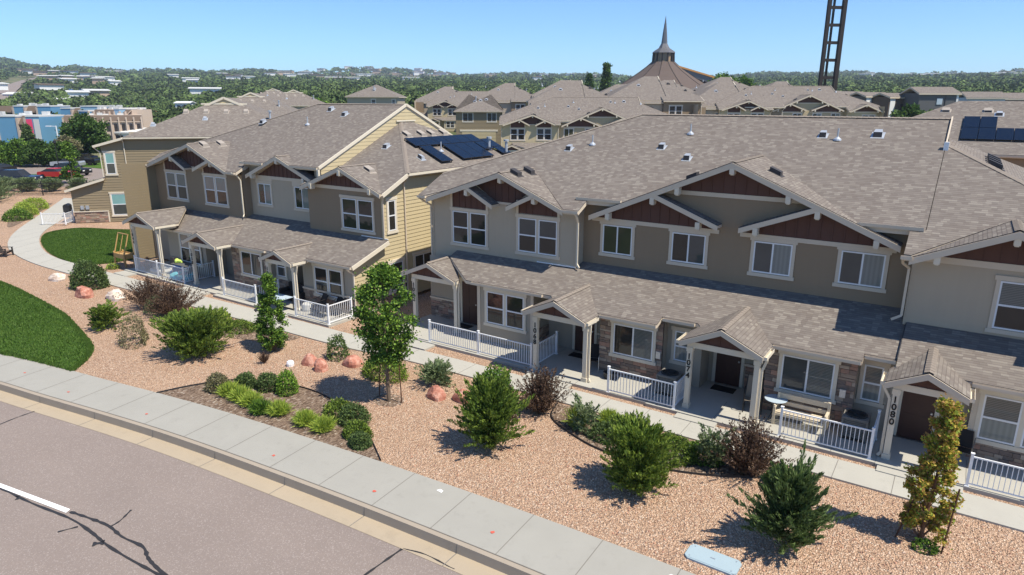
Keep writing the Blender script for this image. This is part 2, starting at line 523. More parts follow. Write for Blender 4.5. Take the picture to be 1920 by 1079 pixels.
def tag(o, label, cat, group=None, kind=None):
    o['label'] = label; o['category'] = cat
    if group: o['group'] = group
    if kind: o['kind'] = kind
    return o
def thing(name, label, cat, loc=(0, 0, 0), rz=0.0, group=None, world=False):
    o = bpy.data.objects.new(name, None); COL.objects.link(o)
    o.empty_display_size = .3
    o.location = loc; o.rotation_euler = (0, 0, rz)
    tag(o, label, cat, group)
    OFF[o.name] = tuple(loc) if world else None
    return o
def single(mb, name, mats, label, cat, loc=(0, 0, 0), rz=0.0, group=None, smooth=False):
    o = mb.build(name, mats, None, smooth)
    o.location = loc; o.rotation_euler = (0, 0, rz)
    return tag(o, label, cat, group)
def struct(mb, name, mats, smooth=False):
    o = mb.build(name, mats, None, smooth); o['kind'] = 'structure'; return o
KIDS = {}
def copy_tree(o, loc, rz, label, group=None):
    kids = {}
    for c in list(COL.objects):
        if c.parent is not None: kids.setdefault(c.parent.name, []).append(c)
    def rec(src, par):
        c = src.copy(); COL.objects.link(c); c.parent = par
        for k in kids.get(src.name, []): rec(k, c)
        return c
    r = rec(o, None)
    r.location = loc; r.rotation_euler = (0, 0, rz)
    r['label'] = label
    if group: r['group'] = group
    return r

def clip(poly, z0, z1):
    def cut(P, z, keep_above):
        out = []
        for a, b in zip(P, P[1:] + P[:1]):
            ia = (a[1] >= z) if keep_above else (a[1] <= z); ib = (b[1] >= z) if keep_above else (b[1] <= z)
            if ia: out.append(a)
            if ia != ib:
                k = (z - a[1]) / (b[1] - a[1]); out.append((a[0] + (b[0] - a[0]) * k, z))
        return out
    P = cut(list(poly), z0, True)
    return cut(P, z1, False) if len(P) > 2 else []
def lap(M, O, D, N, poly, pitch=.178, out=.0145, m=0):
    "lap siding boards over a convex polygon given as (along, z)"
    O, D, N = V3(O), V3(D), V3(N)
    zs = [p[1] for p in poly]; z = math.floor(min(zs) / pitch) * pitch
    while z < max(zs):
        P = clip(poly, z, z + pitch)
        if len(P) > 2:
            M.face([O + D * a + N * (out * (1 - (zz - z) / pitch) + .002) + Vector((0, 0, zz)) for a, zz in P], m)
            b = [a for a, zz in P if abs(zz - z) < 1e-5]
            if len(b) >= 2:
                a0, a1 = min(b), max(b)
                M.face([O + D * a0 + Vector((0, 0, z)), O + D * a1 + Vector((0, 0, z)), O + D * a1 + N * (out + .002) + Vector((0, 0, z)), O + D * a0 + N * (out + .002) + Vector((0, 0, z))], m)
        z += pitch
    return M
def flat(M, O, D, N, poly, n=.0, m=0):
    O, D, N = V3(O), V3(D), V3(N)
    M.face([O + D * a + N * n + Vector((0, 0, z)) for a, z in poly], m); return M
def board(M, O, D, N, poly, n=.02, step=.41, m=0, bat=.05):
    "flat panel with vertical battens over a convex polygon"
    flat(M, O, D, N, poly, n, m)
    a = math.ceil(min(p[0] for p in poly) / step) * step
    while a < max(p[0] for p in poly):
        zs = []
        for p, q in zip(poly, poly[1:] + poly[:1]):
            if (p[0] - a) * (q[0] - a) < 0: zs.append(p[1] + (q[1] - p[1]) * (a - p[0]) / (q[0] - p[0]))
        if len(zs) >= 2 and max(zs) - min(zs) > .08:
            M.obox(O, D, N, a - bat / 2, a + bat / 2, n, n + .025, min(zs), max(zs) - .02, m)
        a += step
    return M
def stone(M, O, D, N, a0, a1, z0, z1, seed=0):
    "ledge-stone veneer: staggered blocks of five tones over a mortar sheet"
    r = random.Random(seed)
    flat(M, O, D, N, [(a0, z0), (a1, z0), (a1, z1), (a0, z1)], .004, 5)
    z = z0
    while z < z1 - .02:
        h = min(r.choice((.09, .12, .15, .18)), z1 - z); a = a0
        while a < a1 - .01:
            w = min(r.uniform(.18, .48), a1 - a)
            if a1 - a - w < .1: w = a1 - a
            M.obox(O, D, N, a + .006, a + w - .006, .004, r.uniform(.022, .055), z + .006, z + h - .006, r.randrange(5))
            a += w
        z += h
    return M
STM = STONE + ['mortar']
XD, YD = (1, 0, 0), (0, 1, 0)
FRONT = (0, -1, 0)

def window(root, O, D, N, a0, z0, a1, z1, kind='slider', pane=('pane_dark', 'pane_dark'), trim='trim_tan', cas=.11, ears=True):
    "casing > sash, pane; kinds: slider, single, twin (two double-hung side by side)"
    c = MB()
    c.obox(O, D, N, a0 - cas, a0, .0, .045, z0 - .02, z1 + .02)
    c.obox(O, D, N, a1, a1 + cas, .0, .045, z0 - .02, z1 + .02)
    e = .05 if ears else .0
    c.obox(O, D, N, a0 - cas - e, a1 + cas + e, .0, .055, z1 + .02, z1 + .17)
    c.obox(O, D, N, a0 - cas - .05, a1 + cas + .05, .0, .06, z0 - .15, z0 - .02)
    if kind == 'twin':
        mid = (a0 + a1) / 2; c.obox(O, D, N, mid - .06, mid + .06, .0, .040, z0 - .02, z1 + .02)
    w = c.build('window', [trim], root)
    s_ = MB(); p1 = MB(); fr = .05
    def unit(b0, b1, hung):
        for q in ((b0, b0 + fr, z0, z1), (b1 - fr, b1, z0, z1)): s_.obox(O, D, N, q[0], q[1], .0, .035, q[2], q[3])
        for q in ((z0, z0 + fr), (z1 - fr, z1)): s_.obox(O, D, N, b0 + fr, b1 - fr, .0, .034, q[0], q[1])
        if hung: s_.obox(O, D, N, b0 + fr, b1 - fr, .0, .036, (z0 + z1) / 2 - .03, (z0 + z1) / 2 + .03)
        else:
            m_ = (b0 + b1) / 2; s_.obox(O, D, N, m_ - .03, m_ + .03, .0, .036, z0 + fr, z1 - fr)
        zm = (z0 + z1) / 2; bm = (b0 + b1) / 2
        if hung:
            flat(p1, O, D, N, [(b0 + fr, z0 + fr), (b1 - fr, z0 + fr), (b1 - fr, zm), (b0 + fr, zm)], .0185, 0)
            flat(p1, O, D, N, [(b0 + fr, zm), (b1 - fr, zm), (b1 - fr, z1 - fr), (b0 + fr, z1 - fr)], .0215, 1)
        else:
            flat(p1, O, D, N, [(b0 + fr, z0 + fr), (bm, z0 + fr), (bm, z1 - fr), (b0 + fr, z1 - fr)], .0185, 0)
            flat(p1, O, D, N, [(bm, z0 + fr), (b1 - fr, z0 + fr), (b1 - fr, z1 - fr), (bm, z1 - fr)], .0215, 1)
    if kind == 'twin':
        mid = (a0 + a1) / 2; unit(a0, mid - .06, True); unit(mid + .06, a1, True)
    else: unit(a0, a1, kind == 'single')
    s_.build('sash', ['vinyl_white'], w)
    p1.build('pane', list(pane), w)
    return w

def door(root, O, D, N, a0, a1, z0=.12, h=2.05):
    c = MB()
    c.obox(O, D, N, a0 - .12, a0, .0, .05, z0, z0 + h + .02)
    c.obox(O, D, N, a1, a1 + .12, .0, .05, z0, z0 + h + .02)
    c.obox(O, D, N, a0 - .16, a1 + .16, .0, .06, z0 + h + .02, z0 + h + .18)
    c.build('door_frame', ['trim_cream'], root)
    d = MB(); d.obox(O, D, N, a0, a1, .0, .03, z0, z0 + h)
    w = a1 - a0
    for k in (0, 1):
        x0 = a0 + .11 + k * (w - .11) / 2; x1 = x0 + (w - .33) / 2
        for zz0, zz1 in ((z0 + .18, z0 + .85), (z0 + 1.0, z0 + 1.9)):
            d.obox(O, D, N, x0, x1, .03, .042, zz0, zz1)
    o = d.build('door', ['door_maroon'], root)
    MB().obox(O, D, N, a1 - .10, a1 - .05, .03, .10, z0 + .98, z0 + 1.03).build('handle', ['galvanised'], o)
    MB().obox(O, D, N, a0 - .1, a1 + .1, .0, .12, z0 - .03, z0 + .0).build('threshold', ['galvanised'], root)

def gutter(root, p, q, n, mat='trim_tan'):
    "open-topped gutter from p to q, n = outward"
    M = MB(); p, q, n = V3(p), V3(q), V3(n)
    d = (q - p).normalized(); z = Vector((0, 0, 1))
    for (n0, n1, z0, z1) in ((0, .012, -.11, .0), (.012, .105, -.11, -.098), (.105, .117, -.11, .0)):
        P = [p + n * a + z * b for a, b in ((n0, z0), (n1, z0), (n1, z1), (n0, z1))]
        Q = [x + (q - p) for x in P]
        for k in range(4): M.face([P[k], P[(k + 1) % 4], Q[(k + 1) % 4], Q[k]])
        M.face(P[::-1]); M.face(Q)
    for e in (p, q - d * .012):
        P = [e + n * a + z * b for a, b in ((.012, -.098), (.105, -.098), (.105, -.002), (.012, -.002))]
        Q = [x + d * .012 for x in P]
        M.face(P); M.face(Q[::-1])
    return M.build('gutter', [mat], root)
def downspout(root, pts, mat='trim_cream'):
    M = MB()
    for a, b in zip(pts, pts[1:]): M.beam(a, b, .075, .06, up=(0, 1, 0.02))
    return M.build('downspout', [mat], root)

def fascia(M, p, q, h=.2, t=.035, n=(0, -1, 0), m=0):
    "sloped board hanging below the line p-q, thickness along n"
    p, q, n = V3(p), V3(q), V3(n)
    A = [p, q, q - Vector((0, 0, h)), p - Vector((0, 0, h))]
    B = [x + n * t for x in A]
    M.face(B, m); M.face(A[::-1], m)
    for k in range(4): M.face([A[k], A[(k + 1) % 4], B[(k + 1) % 4], B[k]], m)
    return M
def bracket(root, x, y, z, depth=.3):
    M = MB(); M.box(x - .085, y - depth, z - .26, x + .085, y, z)
    M.box(x - .055, y - depth + .06, z - .30, x + .055, y, z - .26)
    return M.build('bracket', ['trim_cream'], root)

ROOFM = ['shingle', 'trim_tan', 'trim_tan']
def roof(M, pts, t=.17):
    "shingle layer on a tan deck"
    M.slab(pts, .03, 0, 3, 0)
    M.slab([(p[0], p[1], p[2] - .031) for p in pts], t, 2, 1, 1)
    return M
RM = ['shingle', 'trim_tan', 'trim_tan', 'vent_dark']

def cap(M, p, q, w=.26, m=0):
    "ridge cap shingles"
    p, q = V3(p), V3(q); L = (q - p).length; n = max(1, int(L / .21)); d = (q - p).normalized()
    a = d.cross(Vector((0, 0, 1))).normalized()
    for k in range(n):
        s0 = p + d * (L * k / n); s1 = p + d * (L * (k + 1.25) / n if k < n - 1 else L)
        for sg in (-1, 1):
            lift0, lift1 = .030, .018
            M.face([s0 + Vector((0, 0, lift0)), s1 + Vector((0, 0, lift1)), s1 + a * (sg * w / 2) + Vector((0, 0, lift1 - .045)), s0 + a * (sg * w / 2) + Vector((0, 0, lift0 - .045))], m)
    return M

def porch(root, x0, x1, yf, yb, ze, zp, py, slope_yb_eave, number=None, roof_left_yb=None, zs=.12, posts=(None, None), matp='trim_cream', spout=1):
    """gabled porch roof: eaves at x0,x1 (z ze), ridge zp; front at yf; ridge back at yb; eaves run back to slope_yb_eave"""
    xc = (x0 + x1) / 2
    M = MB()
    lyb = roof_left_yb if roof_left_yb is not None else slope_yb_eave
    roof(M, [(x0, yf, ze), (xc, yf, zp), (xc, yb, zp), (x0, lyb, ze)], .12)
    roof(M, [(x1, yf, ze), (x1, slope_yb_eave, ze), (xc, yb, zp), (xc, yf, zp)], .12)
    fascia(M, (x0, yf, ze - .03), (xc, yf, zp - .03), .19, m=1)
    fascia(M, (xc, yf, zp - .03), (x1, yf, ze - .03), .19, m=1)
    pr_ = M.build('porch_roof', RM, root)
    cap(MB(), (xc, yf, zp), (xc, yb - .1, zp)).build('ridge_cap', ['shingle_cap'], pr_)
    for x, e in ((x0, lyb), (x1, slope_yb_eave)):
        sgn = -1 if x == x0 else 1
        gutter(root, (x, yf + .02, ze - .02), (x, e - .25, ze - .02), (sgn, 0, 0), 'trim_cream')
    # beams
    bz0, bz1 = ze - .27, ze - .07
    pl, pr2 = x0 + .37, x1 - .32
    if posts[0] is not None: pl = posts[0]
    if posts[1] is not None: pr2 = posts[1]
    M = MB(); M.box(pl - .1, py - .09, bz0, pr2 + .1, py + .09, bz1)
    M.box(pl - .08, py + .09, bz0, pl + .08, slope_yb_eave - .1, bz1); M.box(pr2 - .08, py + .09, bz0, pr2 + .08, slope_yb_eave - .1, bz1)
    M.build('beam', [matp], root)
    g = MB(); sl_ = (zp - ze) / (xc - x0)
    b0 = ze - .07
    board(g, (0, py - .06, 0), XD, FRONT, [(x0 + .25, b0), (x1 - .25, b0), (x1 - .25, b0 + .05), (xc, zp - .17), (x0 + .25, b0 + .05)], .0, .40)
    g.build('gable_panel', ['maroon_board'], root)
    out = []
    for x in (pl, pr2):
        M = MB(); M.box(x - .085, py - .085, zs + .12, x + .085, py + .085, bz0)
        M.box(x - .115, py - .115, zs, x + .115, py + .115, zs + .16)
        M.box(x - .11, py - .11, bz0 - .16, x + .11, py + .11, bz0 - .001)
        out.append(M.build('post', [matp], root))
    if number:
        for k, ch in enumerate(number):
            cu = bpy.data.curves.new('digit', 'FONT'); cu.body = ch; cu.size = .275; cu.extrude = .008; cu.align_x = 'CENTER'; cu.offset = .006
            tmp = bpy.data.objects.new('digit_tmp', cu); COL.objects.link(tmp)
            dg = bpy.context.evaluated_depsgraph_get(); me = bpy.data.meshes.new_from_object(tmp.evaluated_get(dg))
            bpy.data.objects.remove(tmp)
            off = OFF.get(root.name) or (0, 0, 0)
            base = Vector((pl - off[0], py - .097 - off[1], bz0 - .42 - k * .235 - off[2]))
            for v in me.vertices: x, y, z = v.co; v.co = base + Vector((x, -z, y))
            me.materials.clear(); me.materials.append(MATS['digit_black'])
            o = bpy.data.objects.new('house_number', me); COL.objects.link(o); o.parent = out[0]
    if spout:
        x = pr2 + .11 if spout > 0 else pl - .11; xe = x1 + .05 if spout > 0 else x0 - .05
        downspout(root, [(xe, py + .0, ze - .12), (xe, py, ze - .25), (x + .04 * spout, py, ze - .62), (x + .04 * spout, py, zs + .15), (x + .12 * spout, py - .05, zs + .04)])
    return out

def railing(label, pts, z=.12, h=1.0, solid=False, step=.115):
    "aluminium railing along a polyline: posts at every vertex"
    root = thing('porch_railing', label, 'railing', (pts[0][0], pts[0][1], z), 0, 'white railings along the porches', True)
    for p in pts:
        M = MB(); M.box(p[0] - .036, p[1] - .036, z, p[0] + .036, p[1] + .036, z + h)
        M.box(p[0] - .048, p[1] - .048, z + h, p[0] + .048, p[1] + .048, z + h + .025); M.box(p[0] - .06, p[1] - .06, z, p[0] + .06, p[1] + .06, z + .02)
        M.build('post', ['white_paint'], root)
    for p, q in zip(pts, pts[1:]):
        p3, q3 = Vector((p[0], p[1], z)), Vector((q[0], q[1], z)); d = (q3 - p3).normalized(); L = (q3 - p3).length
        a, b = p3 + d * .036, q3 - d * .036
        up = Vector((0, 0, 1))
        MB().beam(a + up * (h - .09), b + up * (h - .09), .045, .04).build('top_rail', ['white_paint'], root)
        MB().beam(a + up * .09, b + up * .09, .035, .035).build('bottom_rail', ['white_paint'], root)
        M = MB(); n = int(L / step)
        for k in range(1, n):
            c = p3 + d * (L * k / n)
            M.box(c.x - .009, c.y - .009, z + .107, c.x + .009, c.y + .009, z + h - .11)
        M.build('balusters', ['white_paint'], root)
    return root

def vent_box(root, f, x, y, s=.2, mat='vent_brown'):
    "low static box vent on the roof plane z=f(x,y), opening down the slope"
    M = MB(); z = f(x, y); g = f(x, y + .01) - f(x, y); gy = g / .01; gx = (f(x + .01, y) - f(x, y)) / .01
    def P(a, b, c): return (x + a, y + b, z + gx * a + gy * b + c)
    w, d, h = s, s * .85, .17
    for (a0, b0, c0, a1, b1, c1) in ((-w, -d, .02, w, d, h), (-w * 1.4, -d * 1.3, .004, w * 1.4, d * 1.4, .016)):
        i = len(M.v)
        M.v += [P(a0, b0, c0), P(a1, b0, c0), P(a1, b1, c0), P(a0, b1, c0), P(a0, b0, c1), P(a1, b0, c1), P(a1, b1, c1), P(a0, b1, c1)]
        for q in ((0, 3, 2, 1), (4, 5, 6, 7), (0, 1, 5, 4), (1, 2, 6, 5), (2, 3, 7, 6), (3, 0, 4, 7)): M.f.append(tuple(i + k for k in q)); M.m.append(0)
    M.face([P(-w * .8, -d - .002, .035), P(w * .8, -d - .002, .035), P(w * .8, -d - .002, h - .025), P(-w * .8, -d - .002, h - .025)], 1)
    return M.build('roof_vent', [mat, 'vent_dark'], root)
def hood(root, f, x, y, s=.17):
    "galvanised dryer hood with flashing"
    M = MB(); z = f(x, y); gy = (f(x, y + .01) - z) / .01; gx = (f(x + .01, y) - z) / .01
    def P(a, b, c): return (x + a, y + b, z + gx * a + gy * b + c)
    M.face([P(-s * 1.5, -s * 1.5, .008), P(s * 1.5, -s * 1.5, .008), P(s * 1.5, s * 1.6, .008), P(-s * 1.5, s * 1.6, .008)])
    top = [P(-s, -s * .8, .20), P(s, -s * .8, .20), P(s * .8, s, .17), P(-s * .8, s, .17)]
    bot = [P(-s, -s, .01), P(s, -s, .01), P(s, s, .01), P(-s, s, .01)]
    M.face(top)
    for k in (1, 2, 3): M.face([bot[k], bot[(k + 1) % 4], top[(k + 1) % 4], top[k]])
    M.face([bot[0], bot[1], top[1], top[0]], 1)
    return M.build('roof_vent', ['vent_metal', 'vent_dark'], root)
def pipe(root, f, x, y, h=.45, r=.035, mat='vent_metal', capd=False):
    M = MB(); z = f(x, y)
    M.lathe((x, y, z), [(.17, -.03), (.15, .03), (.06, .10), (r, .12)], 12)
    M.tube((x, y, z), (x, y, z + h), r, r, 8)
    if capd: M.tube((x, y, z + h + .05), (x, y, z + h + .17), r * 1.9, r * 1.9, 10); M.tube((x, y, z + h - .02), (x, y, z + h + .05), r * .7, r * .7, 6)
    return M.build('vent_pipe', [mat], root)

# ------------------------------------------------------------------ townhouse building in front, right
def wallpart(root, mat, plane, polys, kind=lap, name='wall', **kw):
    "plane: ('f',Y) facing -Y, ('b',Y) facing +Y, ('r',X) facing +X, ('l',X) facing -X; polys in (x or y, z)"
    k, c = plane
    O = (0, c, 0) if k in 'fb' else (c, 0, 0)
    D = XD if k in 'fb' else YD
    N = {'f': (0, -1, 0), 'b': (0, 1, 0), 'r': (1, 0, 0), 'l': (-1, 0, 0)}[k]
    join = kw.pop('join', False)
    if kind is lap and mat in ('siding_yellow', 'siding_olive'): kw.setdefault('out', .022)
    M = MB()
    for i, p in enumerate(polys):
        kind(M, O, D, N, p, **kw)
        if not join: o = M.build(name, [mat], root); M = MB()
    return M.build(name, [mat], root) if join else o
def rect(a0, a1, z0, z1): return [(a0, z0), (a1, z0), (a1, z1), (a0, z1)]
def FW(Y): return ((0, Y, 0), XD, FRONT)
def SW(X): return ((X, 0, 0), YD, (1, 0, 0))
def trimf(root, Y, boxes, mat='trim_tan', name='trim'):
    for (x0, x1, z0, z1, d) in boxes: MB().box(x0, Y - d, z0, x1, Y - .001, z1).build(name, [mat], root)

def gable(root, yf, L, P, Rr, ye, ze, yback, wallY, subs=(), backL=None):
    "front gable roof: L, P, Rr = (x,z) of eaves and peak at the fascia; ye, ze the main eave it crosses; yback its ridge end"
    xl, zl = L; xp, zp = P; xr, zr = Rr
    M = MB()
    for (xe, z_) in ((xl, zl), (xr, zr)):
        sl_ = (zp - z_) / (xp - xe)
        pts = [(xe, yf, z_), (xp, yf, zp), (xp, yback, zp)]
        if z_ < ze - .02:
            xc = xe + (ze - z_) / sl_
            pts += [(xc, ye, ze), (xc, wallY - .002, ze), (xe, wallY - .002, z_)] if abs(ye - wallY) > .05 else [(xc, ye, ze), (xe, ye, z_)]
        else: pts += [(xe, ye, z_)]
        roof(M, pts, .13)
        fascia(M, (xe, yf, z_ - .03), (xp, yf, zp - .03), .21, m=1)
    for (xs, zs_, xi, zi) in subs:
        roof(M, [(xs, yf + .01, zs_), (xi, yf + .01, zi), (xi, wallY - .03, zi), (xs, wallY - .03, zs_)], .10)
        fascia(M, (xs, yf + .01, zs_ - .03), (xi, yf + .01, zi - .03), .19, m=1)
    o = M.build('gable_roof', RM, root)
    cap(MB(), (xp, yf, zp), (xp, yback - .1, zp)).build('ridge_cap', ['shingle_cap'], o)
    return o

TB = thing('townhouse_building', 'nearest townhouse building, at the right, with its wide triple gable over the middle', 'townhouses', (-8.5, 25, 0), 0, None, True)
zb = lambda y: 6.15 + .46 * (y - 24.4)
P_ = lambda pts, f=zb: [(x, y, f(y)) for x, y in pts]
M = MB()
roof(M, P_([(-21.75, 24.4), (-21.27, 24.4), (-17.04, 27.29), (-13.78, 24.4), (-13.05, 24.4), (-13.05, 25.2), (-11.45, 25.2), (-7.12, 29.27), (-2.8, 25.2), (-.82, 25.2), (-.82, 32.5), (-13.9, 32.5), (-21.75, 26.25)]))
roof(M, P_([(-1.25, 23.9), (-1.05, 23.9), (1.52, 26.2), (4.1, 23.9), (4.4, 23.9), (4.4, 25.62), (-.80, 30.60), (-.80, 25.21), (-1.25, 25.19)]))
zr_ = lambda y: zb(32.5) - .46 * (y - 32.5)
roof(M, [(-13.9, 32.5, 9.876), (-.82, 32.5, 9.876), (-.82, 40.3, zr_(40.3)), (-21.75, 40.3, zr_(40.3)), (-21.75, 38.75, zr_(38.75))])
roof(M, [(-21.75, 26.25, 7.0), (-13.9, 32.5, 9.876), (-21.75, 38.75, 7.0)])
h1 = zb(30.6)
roof(M, [(-.80, 30.6, h1), (4.4, 25.62, zb(25.62)), (4.4, 39.38, zb(25.62)), (-.80, 34.4, h1)])
roof(M, [(-.80, 34.4, h1), (4.4, 39.38, zb(25.62)), (4.4, 40.3, zr_(40.3)), (-.80, 40.3, zr_(40.3))])
rb = M.build('roof', RM, TB)
for p_, q_ in (((-13.9, 32.5, 9.88), (-.82, 32.5, 9.88)), ((-21.75, 26.25, 7.0), (-13.9, 32.5, 9.88)), ((-.8, 30.6, h1), (4.4, 25.62, zb(25.62))), ((-21.75, 38.75, 7.0), (-13.9, 32.5, 9.88))):
    cap(MB(), p_, q_).build('ridge_cap', ['shingle_cap'], rb)
M = MB()
for a, b in (((-.80, 30.6), (-.80, 32.5)), ((-.80, 32.5), (-.80, 34.4))):
    fa = (a[0], a[1], (zb(a[1]) if a[1] <= 32.5 else zr_(a[1])) - .20); fb = (b[0], b[1], (zb(b[1]) if b[1] <= 32.5 else zr_(b[1])) - .20)
M.face([(-.86, 30.5, h1 - .1), (-.86, 34.5, h1 - .1), (-.86, 32.5, 9.75)])
M.build('gable_wall', ['siding_taupe'], rb)
M = MB(); M.beam((-.80, 30.5, zb(30.5) + .03), (-.80, 32.45, 9.876 + .03), .05, .12); M.build('rake_trim', ['trim_tan'], rb)
M = MB(); M.box(-.86, 30.1, zb(30.1) + .0, -.70, 30.32, zb(30.1) + .30); M.build('flashing', ['white_paint'], rb)
fbz = lambda x, y: zb(y)
for x, y in ((-17.86, 26.9), (-17.3, 27.2)): pass
for (x, y, k) in ((-16.09, 28.98, 0), (-15.1, 29.49, 1), (-11.6, 29.47, 0), (-10.11, 28.66, 0), (-10.76, 30.74, 1), (-5.18, 30.89, 0), (-4.58, 30.63, 1), (-3.18, 31.05, 2)):
    if k == 1: pipe(rb, fbz, x, y)
    else: hood(rb, fbz, x, y, .13 if k == 0 else .16)
fg = lambda x, y: 6.10 + (7.48 - 6.10) / (17.04 - 13.78) * (-13.78 - x)
fg = lambda x, y: 7.48 + .4172 * (-17.04 - x)
for x, y in ((-16.72, 25.3), (-16.72, 26.4)): vent_box(rb, fg, x, y, .2, 'vent_dark')
fg2 = lambda x, y: 5.95 + (8.39 - 5.95) / 5.7 * (-1.42 - x)
vent_box(rb, fg2, -5.96, 26.77, .2, 'vent_dark')
vent_box(rb, lambda x, y: 5.9 + .4315 * (x + 12.89), -9.0, 26.3, .2, 'vent_dark')
fh = lambda x, y: h1 - .44 * (x + .8)
for k in range(4): vent_box(rb, fh, .80, 29.6 + 1.15 * k, .22, 'vent_dark')

gable(TB, 24.4, (-21.27, 6.06), (-17.04, 7.48), (-13.78, 6.12), 24.45, 6.15, 27.29, 25.0, subs=((-18.89, 6.80, -17.42, 6.03), (-15.28, 6.68, -16.66, 6.03)))
gable(TB, 25.05, (-12.89, 5.92), (-7.12, 8.39), (-1.42, 5.97), 25.2, 6.52, 29.27, 25.6, subs=((-10.14, 7.06, -7.47, 6.02), (-4.07, 7.04, -6.70, 6.02)))
gable(TB, 23.85, (-1.08, 5.85), (1.52, 6.97), (4.15, 5.85), 23.95, 5.92, 26.2, 24.7)
gutter(TB, (-21.75, 24.4, 6.13), (-21.25, 24.4, 6.13), FRONT); gutter(TB, (-13.8, 24.4, 6.13), (-13.02, 24.4, 6.13), FRONT)
gutter(TB, (-13.55, 25.2, 6.60), (-11.5, 25.2, 6.60), FRONT); gutter(TB, (-2.8, 25.2, 6.60), (-.86, 25.2, 6.60), FRONT)
gutter(TB, (-1.32, 23.88, 5.88), (-1.0, 23.88, 5.88), FRONT); gutter(TB, (4.4, 25.7, 6.68), (4.4, 39.3, 6.68), (1, 0, 0))
downspout(TB, [(-13.15, 24.3, 6.02), (-13.15, 24.45, 5.9), (-13.33, 24.93, 5.55), (-13.33, 24.93, 3.75), (-13.15, 24.80, 3.62)], 'trim_cream')
downspout(TB, [(-21.62, 24.3, 6.02), (-21.62, 24.5, 5.9), (-21.45, 24.95, 5.6), (-21.45, 24.95, 2.9), (-21.45, 24.98, .2)], 'trim_tan')
downspout(TB, [(-1.25, 23.85, 5.78), (-1.25, 24.1, 5.6), (-1.08, 24.62, 5.35), (-1.08, 24.62, 3.75), (-1.35, 24.5, 3.60)], 'trim_tan')
# upper walls
wallpart(TB, 'siding_grey', ('f', 25.0), [[(-21.4, 2.9), (-13.4, 2.9), (-13.4, 5.95), (-13.9, 5.98), (-17.04, 7.30), (-21.4, 5.92)]])
wallpart(TB, 'siding_grey', ('r', -13.4), [rect(25.0, 25.6, 3.3, 6.35)])
wallpart(TB, 'siding_yellow', ('l', -21.4), [[(25.0, .1), (39.9, .1), (39.9, 6.9), (25.0, 6.3)]])
wallpart(TB, 'siding_taupe', ('f', 25.6), [rect(-13.4, -.95, 3.3, 6.38), [(-11.45, 6.38), (-2.8, 6.38), (-7.12, 8.22)]], join=True)
wallpart(TB, 'siding_grey', ('f', 24.7), [[(-1.02, 3.1), (4.05, 3.1), (4.05, 5.75), (1.52, 6.8), (-1.02, 5.75)]])
wallpart(TB, 'siding_grey', ('l', -1.02), [rect(24.7, 25.6, 3.2, 6.3)])
wallpart(TB, 'siding_yellow', ('r', 4.05), [rect(23.4, 39.9, .1, 6.6)])
wallpart(TB, 'siding_tan', ('b', 39.9), [rect(-21.4, 4.05, .1, 6.3)])
# panels, bands, brackets
bd = lambda Y, poly, st=.36: wallpart(TB, 'maroon_board', ('f', Y), [poly], board, 'gable_panel', n=.022, step=st)
bd(25.0, [(-20.12, 5.64), (-18.16, 5.64), (-18.16, 6.42), (-18.87, 6.72), (-20.12, 6.36)], .34)
bd(25.0, [(-16.36, 5.68), (-14.36, 5.68), (-14.36, 6.27), (-15.30, 6.66), (-16.36, 6.30)], .34)
bd(25.0, [(-17.62, 6.09), (-16.66, 6.09), (-15.55, 6.75), (-17.04, 7.38), (-18.75, 6.80)], .36)
trimf(TB, 25.0, [(-20.24, -20.12, 5.52, 6.3, .04), (-18.16, -18.04, 5.52, 6.28, .04), (-16.48, -16.36, 5.52, 6.25, .04), (-14.36, -14.24, 5.52, 6.2, .04), (-17.75, -16.5, 5.99, 6.09, .05)], 'trim_tan', 'trim')
bd(25.6, [(-9.75, 7.16), (-4.55, 7.16), (-7.12, 8.27)], .42)
bd(25.6, [(-12.85, 5.75), (-7.7, 5.75), (-10.14, 6.95)], .40)
bd(25.6, [(-6.6, 5.75), (-1.5, 5.75), (-4.07, 6.93)], .40)
trimf(TB, 25.6, [(-9.95, -4.3, 7.0, 7.16, .05), (-12.98, -7.55, 5.60, 5.76, .05), (-6.75, -1.55, 5.60, 5.76, .05)], 'trim_tan', 'band')
bd(24.7, [(-.7, 5.82), (3.75, 5.82), (1.52, 6.85)], .42)
trimf(TB, 24.7, [(-1.02, 4.05, 5.62, 5.82, .05)], 'trim_tan', 'band')
trimf(TB, 25.0, [(-21.42, -21.3, 2.9, 6.05, .035), (-13.5, -13.38, 3.3, 6.05, .035)], 'siding_grey', 'corner_board')
for x, y, z in ((-17.04, 24.72, 7.28), (-18.92, 24.72, 6.58), (-15.28, 24.72, 6.50), (-7.12, 25.32, 8.20), (-9.15, 25.32, 7.30), (-5.08, 25.32, 7.30), (-10.14, 25.32, 6.85),
                (-12.05, 25.32, 6.05), (-8.25, 25.32, 6.05), (-4.07, 25.32, 6.85), (-6.1, 25.32, 6.05), (-2.15, 25.32, 6.05), (1.52, 24.15, 6.78), (-.35, 24.15, 5.98), (3.4, 24.15, 5.98)):
    bracket(TB, x, y, z)
